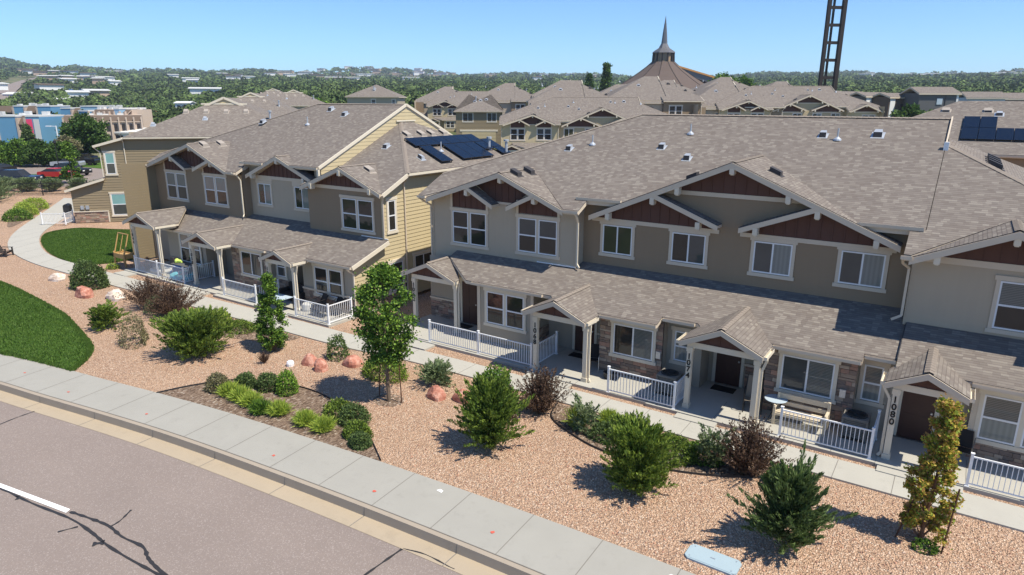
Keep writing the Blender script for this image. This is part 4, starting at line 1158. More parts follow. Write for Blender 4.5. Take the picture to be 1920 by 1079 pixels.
    for y in (1.55, 1.95): MB().box(.02, y, 1.22, .16, y + .26, 1.55).build('meter_box', ['galvanised'], r)
    return r

RC = row_house('olive sided townhouse building at the far end of the curving walk', (-65.0, 26.6, 0), R(-42), 20)

# ------------------------------------------------------------------ ground, road, walks
def sheet(name, mat, pts, z, thick=0.0, mside=None, edge=None):
    M = MB()
    P = [(x, y, z) for x, y in pts]
    if thick: M.slab(P, thick, 0, 1, 1)
    else:
        a = sum(p[0] * q[1] - q[0] * p[1] for p, q in zip(P, P[1:] + P[:1]))
        M.face(P if a > 0 else P[::-1])
    return struct(M, name, [mat, mside or mat])
def cat(pts, n=6):
    "Catmull-Rom through pts"
    out = []
    P = [pts[0]] + list(pts) + [pts[-1]]
    for i in range(1, len(P) - 2):
        a, b, c, d = P[i - 1:i + 3]
        for k in range(n):
            t = k / n
            out.append(tuple(.5 * (2 * b[j] + (c[j] - a[j]) * t + (2 * a[j] - 5 * b[j] + 4 * c[j] - d[j]) * t * t + (3 * b[j] - a[j] - 3 * c[j] + d[j]) * t ** 3) for j in (0, 1)))
    out.append(tuple(pts[-1])); return out
def offs(P, d):
    out = []
    for i, p in enumerate(P):
        a = Vector(P[max(i - 1, 0)]); b = Vector(P[min(i + 1, len(P) - 1)]); t = (b - a).normalized()
        out.append((p[0] - t.y * d, p[1] + t.x * d))
    return out
# sidewalk inner edge (towards the houses), measured along its gentle curve
SWI = cat([(-90, -6.5), (-60, 2.8), (-45, 7.15), (-33.2, 10.25), (-27, 11.3), (-20.9, 12.2), (-15, 12.75), (-9.5, 13.1), (-4.2, 13.27), (3, 13.3), (12, 13.1), (40, 11.0)], 6)
KT = offs(SWI, -2.02)         # kerb top front edge
KB = offs(SWI, -2.17)
PAN = offs(SWI, -2.62)
M = MB()
KI = offs(SWI, -1.87)
def strip(M, A, B, za_, zb_, m=0):
    for i in range(len(A) - 1):
        M.face([(B[i][0], B[i][1], zb_), (B[i + 1][0], B[i + 1][1], zb_), (A[i + 1][0], A[i + 1][1], za_), (A[i][0], A[i][1], za_)], m)
M = MB(); strip(M, SWI, KI, .03, .02); strip(M, SWI, SWI, -.2, .03); struct(M, 'pavement', ['concrete'])
M = MB(); strip(M, KI, KT, .012, .008); strip(M, KT, offs(SWI, -2.045), .008, -.26); strip(M, offs(SWI, -2.045), PAN, -.26, -.245); struct(M, 'kerb', ['concrete_kerb'])
M = MB(); strip(M, offs(SWI, -2.03), PAN, -.247, -.228); struct(M, 'gutter_pan', ['concrete_pan'])
# asphalt road
M = MB(); far = offs(SWI, -16)
strip(M, PAN, offs(SWI, -8), -.236, -.18); strip(M, offs(SWI, -8), far, -.18, -.26); struct(M, 'road', ['asphalt'])
sheet('ground_beyond_road', 'dry_grass', offs(SWI, -16)[::-1] + [(-95, -60), (45, -60)][::1], -.27)
# joints across the pavement, kerb and pan
def arc_pts(P, step, start=0.0):
    out = []; acc = -start
    for a, b in zip(P, P[1:]):
        A, B = Vector(a), Vector(b); L = (B - A).length
        while acc <= L:
            if acc >= 0: out.append((tuple(A + (B - A) * (acc / L)), (B - A).normalized()))
            acc += step
        acc -= L
    return out
M = MB()
for (p, t_) in arc_pts(SWI, 1.98, .6):
    if -45 < p[0] < 12:
        n = Vector((-t_.y, t_.x)); a = Vector(p); b = a - n * 1.86
        w = t_ * .011
        M.face([(a.x - w.x, a.y - w.y, .0345), (b.x - w.x, b.y - w.y, .0245), (b.x + w.x, b.y + w.y, .0245), (a.x + w.x, a.y + w.y, .0345)])
for i in range(len(KI) - 1):
    if -45 < KI[i][0] < 12:
        a, b = KI[i], KI[i + 1]; M.face([(a[0], a[1] - .012, .0235), (b[0], b[1] - .012, .0235), (b[0], b[1] + .012, .0240), (a[0], a[1] + .012, .0240)])
for (p, t_) in arc_pts(SWI, 3.05, 1.9):
    if -45 < p[0] < 12:
        n = Vector((-t_.y, t_.x)); w = t_ * .012; P0 = Vector(p)
        for (d0, z0, d1, z1) in ((2.015, .011, 2.050, -.244), (2.046, -.243, 2.61, -.224)):
            a = P0 - n * d0; b = P0 - n * d1
            M.face([(a.x - w.x, a.y - w.y - .004, z0), (b.x - w.x, b.y - w.y - .004, z1), (b.x + w.x, b.y + w.y - .004, z1), (a.x + w.x, a.y + w.y - .004, z0)])
struct(M, 'pavement_joints', ['joint_dark'])
def ribbon(pts, w, z, wob=0.0):
    M = MB(); P = cat(pts, 5); r = random.Random(len(pts))
    A = [(p[0] + 0, p[1]) for p in P]; ww = [w * (1 + r.uniform(-wob, wob)) for _ in P]
    L = [offs(P, ww[i])[i] for i in range(len(P))]; Q = [offs(P, -ww[i])[i] for i in range(len(P))]
    strip(M, L, Q, z, z); return M
def road_z(x, y): return -.128
for k, (pts, w) in enumerate((([(-25.9, 7.5), (-26.05, 8.1), (-26.1, 8.7)], .035), ([(-23, 5.7), (-21.5, 5.93), (-19.83, 6.1), (-18.21, 6.35), (-17.15, 6.38), (-16.26, 6.34), (-15.31, 6.37), (-14.0, 6.47), (-11, 6.7)], .05),
        ([(-18.5, 6.50), (-17.7, 6.66), (-16.99, 6.76), (-16.25, 6.72), (-15.45, 6.80), (-14.9, 6.64), (-14.3, 6.56), (-13.2, 6.48)], .055), ([(-16.94, 6.78), (-17.0, 7.05), (-17.25, 7.46)], .035), ([(-17.62, 6.3), (-17.8, 5.9)], .035), ([(-16.4, 6.36), (-16.55, 6.15)], .10),
        ([(-10.2, 8.9), (-10.18, 9.5), (-10.14, 10.35)], .045), ([(-10.14, 10.35), (-9.51, 10.50), (-8.61, 10.46)], .03), ([(-20.5, 6.05), (-20.3, 5.95)], .05))):
    o = ribbon([(x * 1.01, y * 1.01) for x, y in pts], w * .75, 0, .45)
    o.v = [(a, b, -.236 + min(max((13.2 + .0 - 2.62 - (b if a > -14 else b + (-14 - a) * .13)) / 5.3, 0), 1) * .056 + .006) for a, b, c in o.v]
    struct(o, 'crack_sealant', ['tar'])
M = MB(); M.face([(-26, 5.40, -.188), (-25.98, 5.28, -.188), (-18.72, 6.48, -.193), (-18.8, 6.62, -.193)]); struct(M, 'lane_line', ['paint_white'])
# painted utility dots on the pavement
for x, y in ((-26.5, 10.0), (-22.3, 10.65), (-16.3, 11.3), (-12.35, 11.62), (-8.55, 11.95), (-29.9, 9.9)):
    M = MB(); r = random.Random(int(x * 7)); M.face([(x + .055 * r.uniform(.6, 1.3) * math.cos(k * .785), y + .055 * r.uniform(.6, 1.3) * math.sin(k * .785), .034) for k in range(8)]); struct(M, 'survey_mark', ['paint_red'])
for x, y in ((-10.85, 12.65), (-4.2, 12.9)):
    M = MB(); M.face([(x - .1, y - .03, .034), (x + .1, y - .06, .034), (x + .08, y + .05, .034), (x - .05, y + .07, .034)]); struct(M, 'survey_mark', ['paint_white'])

# gravel ground under everything near
G = MB(); gp = [p for p in SWI]
G.face([(p[0], p[1], 0) for p in SWI] + [(40, 62, 0), (-100, 62, 0)]); struct(G, 'gravel', ['gravel'])

# walkway
WO = [(-82.2, 34.1), (-73.7, 28.7), (-66, 23.7), (-61.3, 21.1), (-57.2, 19.5), (-53.6, 18.75), (-49.9, 18.4), (-46.3, 18.4), (-42, 18.5), (-38, 18.6), (-33, 18.75), (-28.8, 18.85), (-22, 19.0), (-19, 19.35), (-15, 19.5), (-8, 19.5), (0, 19.5), (14, 19.5)]
WI = [(-79.2, 35.2), (-71.2, 30.2), (-65.6, 26.2), (-62.4, 24.0), (-58.9, 22.2), (-54.4, 20.65), (-50.8, 20.0), (-47, 19.95), (-42, 20.0), (-38, 20.1), (-33, 20.2), (-28.8, 20.3), (-22, 20.4), (-19, 20.62), (-15, 20.70), (-8, 20.72), (0, 20.72), (14, 20.72)]
M = MB(); A, B = cat(WI, 5), cat(WO, 5); strip(M, A, B, .055, .055); strip(M, B, B, .055, -.02)
strip(M, A, A, -.02, .055); struct(M, 'walkway', ['concrete_walk'])
M = MB()
for x in [k * 1.52 - 23.2 for k in range(24)]:
    M.box(x - .009, 19.5, .0555, x + .009, 20.70, .0585)
for i in range(0, len(A) - 36, 3):
    a, b = Vector(A[i]), Vector(B[i]); t_ = Vector((b - a)).normalized(); n = Vector((-t_.y, t_.x)) * .01
    M.face([(a.x - n.x, a.y - n.y, .0585), (b.x - n.x, b.y - n.y, .0585), (b.x + n.x, b.y + n.y, .0585), (a.x + n.x, a.y + n.y, .0585)])
struct(M, 'walkway_joints', ['joint_dark'])
# porch slabs and their links to the walk
SL = MB()
for (x0, y0, x1, y1) in ((-21.4, 21.42, -13.38, 24.6), (-13.37, 21.05, -8.3, 24.4), (-8.29, 20.98, -.98, 24.4), (-.97, 20.95, 4.6, 23.4), (9, 20.95, 12, 23.4),
                         (-43.4, 20.72, -37.0, 24.0), (-36.99, 20.75, -33.6, 24.0), (-33.59, 20.5, -24.25, 23.8)):
    SL.box(x0, y0, -.05, x1, y1, .12)
for (x0, y0, x1, y1) in ((-19.8, 20.7, -18.4, 21.41), (-13.3, 20.6, -11.3, 21.04), (-7.1, 20.6, -5.7, 20.97), (-.9, 20.6, 1.25, 20.94), (-43.3, 20.0, -41.9, 20.71), (-36.6, 20.1, -34.2, 20.74), (-29.6, 20.25, -27.2, 20.49)):
    SL.box(x0, y0, -.05, x1, y1, .085)
struct(SL, 'porch_slab', ['concrete_walk'])
M = MB()
for x in (-16.1, -11.2, -8.3, -5.9, -4.3, -2.2, 1.3, -40, -31.5, -27): M.box(x - .008, 20.98 if -13 < x < 5 else 21.5, .1205, x + .008, 22.7, .1232)
struct(M, 'slab_joints', ['joint_dark'])
# lawns
sheet('lawn', 'lawn_grass', cat([(-46.5, 21.3), (-47.6, 20.15), (-50.9, 20.2), (-54.4, 20.9), (-58.7, 22.35), (-61.3, 24.0), (-61.2, 26.2), (-58.2, 27.5), (-55.8, 29.0), (-50, 33.5), (-46.2, 33), (-46.0, 26), (-46.5, 21.3)], 5)[:-1], .045, .06, 'soil')
sheet('lawn', 'lawn_grass', cat([(-64, 12.0), (-56, 15.2), (-46.7, 15.15), (-42.0, 14.85), (-37.5, 14.4), (-35, 13.9), (-32, 13.15), (-30.6, 12.7), (-29.5, 12.0), (-28.6, 11.08)], 5) + [p for p in SWI if -62 < p[0] < -29][::-1], .045, .06, 'soil')
def blades(name, poly, n, seed, label):
    g = np.random.default_rng(seed); P = np.array(poly); lo, hi = P.min(0), P.max(0)
    q = g.uniform(lo, hi, (n * 3, 2)); ins = np.zeros(len(q), bool); j = len(P) - 1
    for i in range(len(P)):
        c = ((P[i, 1] > q[:, 1]) != (P[j, 1] > q[:, 1])) & (q[:, 0] < (P[j, 0] - P[i, 0]) * (q[:, 1] - P[i, 1]) / (P[j, 1] - P[i, 1] + 1e-12) + P[i, 0]); ins ^= c; j = i
    q = q[ins][:n]
    e = P[g.integers(0, len(P), n // 2)]; k = g.uniform(0, 1, (n // 2, 1)); e2 = np.roll(P, -1, 0)[g.integers(0, len(P), 1)]
    idx = g.integers(0, len(P), n // 2); e = P[idx] * (1 - k) + np.roll(P, -1, 0)[idx] * k + g.normal(size=(n // 2, 2)) * .045
    q = np.concatenate((q, e)); m = len(q)
    h = g.uniform(.05, .11, m); D = np.stack((g.normal(0, .35, m), g.normal(0, .35, m), np.ones(m)), 1)
    C = np.stack((q[:, 0], q[:, 1], .045 + h * .35), 1)
    o = leaves(name, C, D, .11, .035, ['leaf_lawn_a', 'leaf_lawn_b', 'leaf_lawn_c'], (.5, .3, .2))
    o['kind'] = 'stuff'; o['label'] = label; o['category'] = 'grass'
LAWN_A = cat([(-46.5, 21.3), (-47.6, 20.15), (-50.9, 20.2), (-54.4, 20.9), (-58.7, 22.35), (-61.3, 24.0), (-61.2, 26.2), (-58.2, 27.5), (-55.8, 29.0), (-50, 33.5), (-46.2, 33), (-46.0, 26), (-46.5, 21.3)], 5)[:-1]
LAWN_B = cat([(-64, 12.0), (-56, 15.2), (-46.7, 15.15), (-42.0, 14.85), (-37.5, 14.4), (-35, 13.9), (-32, 13.15), (-30.6, 12.7), (-29.5, 12.0), (-28.6, 11.08)], 5) + [p for p in SWI if -62 < p[0] < -29][::-1]
# mulch beds with their metal edging
B1 = cat([(-23.7, 11.78), (-23.2, 13.0), (-22.3, 14.2), (-20.4, 15.0), (-18.7, 15.15), (-17.1, 14.8), (-15.8, 14.35), (-14.6, 13.7), (-13.4, 12.92)], 6)
sheet('mulch_bed', 'mulch', B1 + [p for p in SWI if -23.4 < p[0] < -13.6][::-1], .012)
B2 = cat([(-11.0, 19.42), (-10.6, 18.3), (-9.4, 17.6), (-8.1, 17.2), (-6.37, 17.2), (-4.91, 17.65), (-3.6, 18.4), (-2.9, 18.9), (-2.5, 19.42)], 6)
sheet('mulch_bed', 'mulch', B2, .012)
B3 = cat([(-79.5, 31.9), (-79.0, 29.3), (-74.5, 26.2), (-69, 23.8), (-66.9, 23.2), (-69, 25.0), (-75, 29.1), (-79.5, 31.9)], 5)[:-1]
sheet('mulch_bed', 'mulch', B3, .012)
B4 = cat([(-29.3, 18.7), (-30.2, 17.6), (-28, 16.9), (-25.8, 17.3), (-24.4, 18.2), (-24.3, 18.85)], 5)
sheet('mulch_bed', 'mulch', B4, .012)
for B in (B1, B2):
    M = MB(); strip(M, B, offs(B, .02), .07, .07); strip(M, B, B, -.02, .07); strip(M, offs(B, .02), offs(B, .02), -.02, .07); struct(M, 'bed_edging', ['dark_plastic'])
r_ = random.Random(3)
M = MB(); M.face([(-16.2 + .62 * math.cos(k * .52), 16.2 + .5 * math.sin(k * .52), .012) for k in range(12)]); struct(M, 'mulch_bed', ['mulch'])

# loose stones along the beds and walk edges
M = MB()
def rock(M, x, y, z, s, r, m=0, sq=.7):
    i = len(M.v); n = 5
    for j in range(4):
        ph = -1.2 + j * .8
        for k in range(n + 2):
            a = 2 * math.pi * k / (n + 2) + j * .3; q = s * r.uniform(.75, 1.2)
            M.v.append((x + q * math.cos(ph) * math.cos(a), y + q * math.cos(ph) * math.sin(a) * .85, z + q * sq * math.sin(ph)))
    w = n + 2
    for j in range(3):
        for k in range(w): M.f.append((i + j * w + k, i + j * w + (k + 1) % w, i + (j + 1) * w + (k + 1) % w, i + (j + 1) * w + k)); M.m.append(m)
    M.f.append(tuple(i + 3 * w + k for k in range(w))); M.m.append(m)
for k in range(5000):
    x = r_.uniform(-27, 6); y = r_.uniform(13.2, 19.4)
    if y > 19.3 and x > -20: continue
    if (-23.6 < x < -13.2 and y < 15.2) or (-11 < x < -2.5 and y > 17.1): continue
    if x < -20 and y > 18.9: continue
    rock(M, x, y, .012, r_.uniform(.014, .032), r_, r_.randrange(4))
MATNAMES = []
for nm, c in (('pebble_rose', (.55, .30, .20)), ('pebble_tan', (.66, .46, .33)), ('pebble_pale', (.66, .50, .38)), ('pebble_brown', (.36, .20, .14))): plain(nm, c, .9, .2, 20); MATNAMES.append(nm)
o = M.build('pebbles', MATNAMES); tag(o, 'loose pink and tan gravel stones scattered over the planting area', 'gravel', None, 'stuff')

# boulders
def boulder(x, y, sx_, sy_, sz_, mat, label, seed):
    r = random.Random(seed); M = MB(); n = 14; rings = 9
    cuts = [(Vector((r.uniform(-1, 1), r.uniform(-1, 1), r.uniform(-.1, 1))).normalized(), r.uniform(.78, 1.05)) for _ in range(12)]
    for j in range(rings):
        ph = -math.pi / 2 + math.pi * (j + .5) / rings
        for k in range(n):
            a = 2 * math.pi * k / n
            v = Vector((math.cos(ph) * math.cos(a), math.cos(ph) * math.sin(a), math.sin(ph)))
            v = Vector([math.copysign(abs(q) ** .62, q) for q in v])
            for c, d in cuts:
                if v.dot(c) > d: v = v - c * (v.dot(c) - d)
            v += Vector((r.uniform(-.045, .045), r.uniform(-.045, .045), r.uniform(-.045, .045)))
            M.v.append((v.x * sx_, v.y * sy_, v.z * sz_ + sz_ * .45))
    for j in range(rings - 1):
        for k in range(n): M.f.append((j * n + k, j * n + (k + 1) % n, (j + 1) * n + (k + 1) % n, (j + 1) * n + k)); M.m.append(0)
    M.f.append(tuple((rings - 1) * n + k for k in range(n))); M.m.append(0)
    single(M, 'boulder', [mat], label, 'rock', (x, y, 0), r.uniform(-.4, .4), 'landscape boulders')
boulder(-44.6, 17.4, .62, .4, .30, 'boulder_white', 'low pale boulder lying in the gravel left of the round green bush', 1)
boulder(-39.5, 16.6, .62, .42, .40, 'boulder_red', 'reddish boulder below the round green bush, left of the whitish one', 2)
boulder(-37.6, 17.3, .75, .42, .34, 'boulder_white', 'whitish jagged boulder below the round green bush', 3)
boulder(-21.35, 16.95, .36, .30, .30, 'boulder_red', 'squarish red boulder, left one of the pair in open gravel', 4)
boulder(-20.45, 16.75, .28, .26, .34, 'boulder_red', 'squarish red boulder, right one of the pair in open gravel', 5)
boulder(-19.85, 17.9, .46, .36, .28, 'boulder_red', 'pointed red boulder beside the walk, behind the pair', 6)
boulder(-14.95, 17.35, .40, .30, .30, 'boulder_red', 'pale topped red boulder right of the staked round tree', 7)
boulder(-13.95, 17.75, .46, .32, .28, 'boulder_red', 'reddest boulder, next to the leafy bush and right of the tree', 8)

# ------------------------------------------------------------------ vegetation
def quads(name, C, A, B, mats, mi, parent=None):
    n = len(C)
    V = np.empty((n, 4, 3)); V[:, 0] = C - A; V[:, 1] = C + B - A * .1; V[:, 2] = C + A; V[:, 3] = C - B - A * .1
    me = bpy.data.meshes.new(name)
    me.vertices.add(n * 4); me.vertices.foreach_set('co', V.ravel())
    me.loops.add(n * 4); me.loops.foreach_set('vertex_index', np.arange(n * 4, dtype=np.int32))
    me.polygons.add(n); me.polygons.foreach_set('loop_start', np.arange(0, n * 4, 4, dtype=np.int32)); me.polygons.foreach_set('loop_total', np.full(n, 4, dtype=np.int32))
    for k in mats: me.materials.append(MATS[k])
    me.polygons.foreach_set('material_index', np.asarray(mi, dtype=np.int32)); me.update(calc_edges=True)
    o = bpy.data.objects.new(name, me); COL.objects.link(o)
    if parent is not None: o.parent = parent
    return o
def unit(a): return a / np.maximum(np.linalg.norm(a, axis=1, keepdims=True), 1e-9)
def leaves(name, C, D, L, Wd, mats, probs=(.5, .28, .22), parent=None, rng=rng):
    n = len(C); D = unit(D); r = rng.normal(size=(n, 3)); S_ = unit(np.cross(D, r))
    A = D * (L * rng.uniform(.7, 1.3, n))[:, None] / 2; B = S_ * (Wd * rng.uniform(.7, 1.3, n))[:, None] / 2
    return quads(name, C, A, B, mats, rng.choice(len(mats), n, p=probs), parent)
def put(o, label, cat_, x, y, group=None, z=0.0, rz=0):
    o.location = (x, y, z); o.rotation_euler = (0, 0, rz); tag(o, label, cat_, group); return o

def branchy(h, r, nb, per, prof, up=(.3, 1.1), spread=.08, base=.05, seed=0, lean=0.0, thick0=.15):
    "points and directions of foliage along branches that leave a central axis"
    g = np.random.default_rng(seed); C = []; D = []
    for k in range(nb):
        t = g.uniform(base, 1) ** .9; z0 = h * t * .72; a = g.uniform(0, 2 * math.pi)
        lob = 1 + .16 * math.sin(2 * a + seed) + .12 * math.sin(5 * a + 9 * t + seed * 2) + .08 * math.sin(14 * t + 3 * a); L = r * prof(t) * lob * (g.uniform(.60, 1.12) if g.random() < .85 else g.uniform(1.05, 1.35)); e = min(g.uniform(*up) * (.28 + .95 * t), (h * 1.06 - z0) / max(L, .05))
        d = np.array((math.cos(a), math.sin(a), e))
        s = g.uniform(thick0, 1, per) ** .8
        p = np.array((0, 0, z0)) + d * (L * s)[:, None]; p[:, 2] -= 0.10 * L * s ** 2
        p += g.normal(size=(per, 3)) * (spread * (1.15 - s))[:, None]
        C.append(p); D.append(np.tile(d, (per, 1)) + g.normal(size=(per, 3)) * .45 + np.array((0, 0, .3)))
    C = np.concatenate(C); D = np.concatenate(D); ok = C[:, 2] > .02
    C = C[ok]; D = D[ok]
    k = np.minimum(1, h * 1.04 / max(np.percentile(C[:, 2], 99.8), .01)); C[:, 2] *= k
    return C, D
def juniper(x, y, h, r, label, key='juniper', seed=1, prof=None, nb=170, per=60, L=.13, Wd=.045, cat_='juniper', group='juniper shrubs in the gravel', up=(.35, 1.2), spread=.09, probs=(.5, .28, .22)):
    prof = prof or (lambda t: (1 - t) ** .65 * 1.05 + .06)
    C, D = branchy(h, r, nb, per, prof, up, spread, seed=seed)
    o = leaves('shrub', C, D, L, Wd, LM(key), probs)
    return put(o, label, cat_, x, y, group)
def spiky(x, y, h, r, label, seed, key='purple', n=330, group='purple spiky shrubs'):
    g = np.random.default_rng(seed); C = []; D = []
    for k in range(n):
        a = g.uniform(0, 2 * math.pi); e = g.uniform(.0, 1.12) ** 1.0; L = h * g.uniform(.62, 1.1) * (1 + .12 * e)
        d = np.array((math.sin(e) * math.cos(a) * r / h * 1.15, math.sin(e) * math.sin(a) * r / h * 1.15, math.cos(e)))
        m = 44; s = g.uniform(.08, 1, m); c = np.array((g.normal() * .10, g.normal() * .10, .03)) + d * (L * s)[:, None]
        c += g.normal(size=(m, 3)) * .022 * (1.6 - s)[:, None]
        C.append(c); D.append(np.tile(d, (m, 1)) + g.normal(size=(m, 3)) * .5)
    C = np.concatenate(C); D = np.concatenate(D); C[:, 2] = np.maximum(C[:, 2], .02)
    C[:, 2] *= h / max(np.percentile(C[:, 2], 99.5), .1)
    o = leaves('shrub', C, D, .085, .032, LM(key), (.5, .3, .2)); return put(o, label, 'shrub', x, y, group)
def mound(x, y, h, rx, ry, label, key='green', seed=0, n=2600, L=.085, Wd=.05, group='low mounded bushes', probs=(.5, .28, .22), cat_='bush', rough=.16, flowers=0):
    g = np.random.default_rng(seed); v = unit(g.normal(size=(n, 3))); v[:, 2] = np.abs(v[:, 2])
    lob = unit(g.normal(size=(9, 3))); lob[:, 2] = np.abs(lob[:, 2])
    q = 1 + rough * (np.max(v @ lob.T, axis=1) - .8) * 2.2
    s = g.uniform(.55, 1.0, n) ** .5 * q * g.normal(1, .05, n)
    C = v * s[:, None] * np.array((rx, ry, h)); C[:, 2] = np.abs(C[:, 2]) + .015
    D = v * .6 + g.normal(size=(n, 3)) * .6 + np.array((0, 0, .35))
    mats = LM(key); mi_p = list(probs)
    if flowers: mats = mats + ['leaf_flower']; mi_p = [p * (1 - flowers) for p in mi_p] + [flowers]
    o = leaves('bush', C, D, L, Wd, mats, mi_p); return put(o, label, cat_, x, y, group)
def tuft(x, y, h, r, label, seed, key='lime', n=1500, group='lime green grass clumps', w=.013):
    g = np.random.default_rng(seed); a = g.uniform(0, 2 * math.pi, n); e = g.uniform(0, 1.05, n)
    d = np.stack((np.sin(e) * np.cos(a) * r / h, np.sin(e) * np.sin(a) * r / h, np.cos(e)), 1); L = h * g.uniform(.5, 1.05, n)
    base = np.stack((g.normal(size=n) * r * .16, g.normal(size=n) * r * .16, np.zeros(n)), 1)
    C1 = base + d * (L * .3)[:, None]; d2 = d.copy(); d2[:, 2] -= .5 * np.sin(e); C2 = base + d * (L * .6)[:, None] + d2 * (L * .2)[:, None]
    C = np.concatenate((C1, C2)); D = np.concatenate((d, d2)); LL = np.concatenate((L * .64, L * .5)); C[:, 2] = np.maximum(C[:, 2], .02)
    DD = unit(D); S_ = unit(np.cross(DD, g.normal(size=DD.shape)))
    o = quads('grass_clump', C, DD * LL[:, None] / 2, S_ * w, [MATS and k for k in LM(key)], g.choice(3, 2 * n, p=(.5, .33, .17)))
    return put(o, label, 'ornamental grass', x, y, group)

def tree(name, label, x, y, h, cb, rx, key, seed, trunk_r=.06, n_cl=60, per=70, L=.13, Wd=.09, cat_='tree', group=None, mat='bark', z=0.0, prof=None, stakes=(), flat_=1.0, lean=0.0):
    root = thing(name, label, cat_, (x, y, z), 0, group)
    g = np.random.default_rng(seed)
    M = MB(); pts = []; N = 6
    for k in range(N + 1):
        t = k / N; pts.append(Vector((math.sin(t * 2.2 + seed) * .05 * h * .15 + lean * t * h, math.cos(t * 1.7 + seed) * .04 * h * .15 - .04 * h * .15, h * .86 * t)))
    for k in range(N): M.tube(pts[k], pts[k + 1], trunk_r * (1 - .82 * k / N) + .006, trunk_r * (1 - .82 * (k + 1) / N) + .006, 8)
    C = []; D = []; ch = h - cb
    prof = prof or (lambda t: math.sqrt(max(0, 1 - (2 * t - .92) ** 2 * .98)))
    for k in range(n_cl):
        t = g.uniform(.0, 1.0); zc = cb + ch * t; rr = rx * prof(t); a = g.uniform(0, 2 * math.pi); q = g.uniform(.25, 1.0) ** .6
        c = np.array((rr * q * math.cos(a) + lean * zc, rr * q * math.sin(a) * flat_, zc))
        ax = max(0.0, min(1.0, (zc - ch * .22 * q) / (h * .86))); f = pts[0].lerp(pts[-1], ax)
        if k % 2 == 0: M.tube(f, (c[0] * .92 + f.x * .08, c[1] * .92, c[2]), trunk_r * .28 * (1.1 - ax) + .003, .003, 5)
        cr = rx * g.uniform(.16, .30) * (0.6 + .4 * q)
        p = c + g.normal(size=(per, 3)) * cr * np.array((1, 1, .8)) * .62
        C.append(p); D.append(unit(p - np.array((lean * zc, 0, zc - .2 * rx))) + g.normal(size=(per, 3)) * .8)
    M.build('trunk', [mat], root)
    C = np.concatenate(C); D = np.concatenate(D); k = (C[:, 2] > cb * .85); 
    leaves('crown', C[k], D[k], L, Wd, LM(key), (.48, .32, .20), root)
    for i, (dx, dy, hh, lx, ly) in enumerate(stakes):
        M = MB(); M.tube((0, 0, -.1), (lx, ly, hh), .022, .022, 6)
        s = M.build('stake', ['stake_rust']); s.location = (x + dx, y + dy, 0); tag(s, 'thin rusty stake at the %s side of the %s' % (('left', 'right')[i], 'round green tree' if 'round' in label else 'yellow autumn tree'), 'stake')
    return root

blades('grass', LAWN_A, 60000, 5, 'short grass of the lawn inside the bend of the walk')
blades('grass', LAWN_B, 90000, 6, 'short grass of the lawn between the pavement and the gravel')
# shrubs between pavement and walk, from left to right
mound(-41.3, 17.75, 1.55, 1.0, .9, 'big round green bush with white boulders beside it, by the bend of the walk', 'blue', 3, 5200, .13, .07, None, rough=.35)
juniper(-32.9, 14.5, 1.25, .9, 'small dark green juniper nearest the lower lawn', seed=4, nb=120, per=55, prof=lambda t: (1 - t) ** .45 * .95 + .1)
mound(-29.6, 14.25, 1.25, .72, .7, 'sparse olive brown bush between the small juniper and the big feathery one', 'olive', 5, 1900, .10, .04, None, rough=.5)
juniper(-26.0, 14.85, 1.85, 1.25, 'widest feathery juniper, in the gravel left of the columnar tree', seed=6, nb=420, per=80, L=.15, Wd=.04, prof=lambda t: (1 - t ** 2) ** .5 * 1.0 + .05, up=(.7, 1.9), spread=.13)
spiky(-34.3, 17.5, 1.55, 1.45, 'purple brown spiky shrub, left one of the touching pair', 7, n=420)
spiky(-32.2, 17.45, 1.55, 1.45, 'purple brown spiky shrub, right one of the touching pair', 8, n=420)
mound(-33.2, 17.1, .9, .7, .5, 'grey green low bush showing between the two purple shrubs', 'sage', 9, 900, .1, .05, None)
mound(-28.9, 17.9, .75, .55, .5, 'yellow green leafy bush left of the columnar green tree', 'lime', 10, 900, .10, .06, None)
mound(-27.4, 17.9, .5, .8, .6, 'low spreading juniper mat beside the walk behind the widest juniper', 'juniper', 11, 1500, .12, .04, None)
mound(-30.3, 17.7, .6, .9, .6, 'bluish green low juniper tucked behind the purple pair', 'sage', 12, 1500, .12, .05, None)
tree('columnar_tree', 'narrow columnar green tree in the gravel before the walk', -23.9, 17.1, 3.35, .15, .62, 'green', 13, .05, 130, 100, .085, .065, prof=lambda t: (1 - t) ** .62 * 1.1 + .05 if t > .12 else .85)
mound(-20.9, 18.05, .95, .45, .42, 'small upright leafy bush by the walk above the red boulders', 'blue', 14, 900, .11, .055, None, rough=.5)
# twiggy dark clump
g_ = np.random.default_rng(2); n = 90; e = g_.uniform(0, .8, n); a = g_.uniform(0, 6.28, n)
d = np.stack((np.sin(e) * np.cos(a), np.sin(e) * np.sin(a), np.cos(e)), 1); Ct = d * .28
o = leaves('twig_clump', Ct, d, .5, .025, LM('purple')); put(o, 'small clump of bare dark twigs alone in the gravel', 'shrub', -22.95, 15.9)
M = MB(); M.lathe((0, 0, 0), [(.15, 0), (.16, .12), (.13, .20), (.05, .24)], 12); single(M, 'vent_cap', ['white_paint'], 'short white plastic cap standing in the gravel', 'utility cap', (-21.85, 16.95 - .6, 0))
MB_ = MB(); boulder(-20.35, 15.25, .14, .12, .1, 'stone_dark', 'little dark stone lying alone in the gravel', 31)
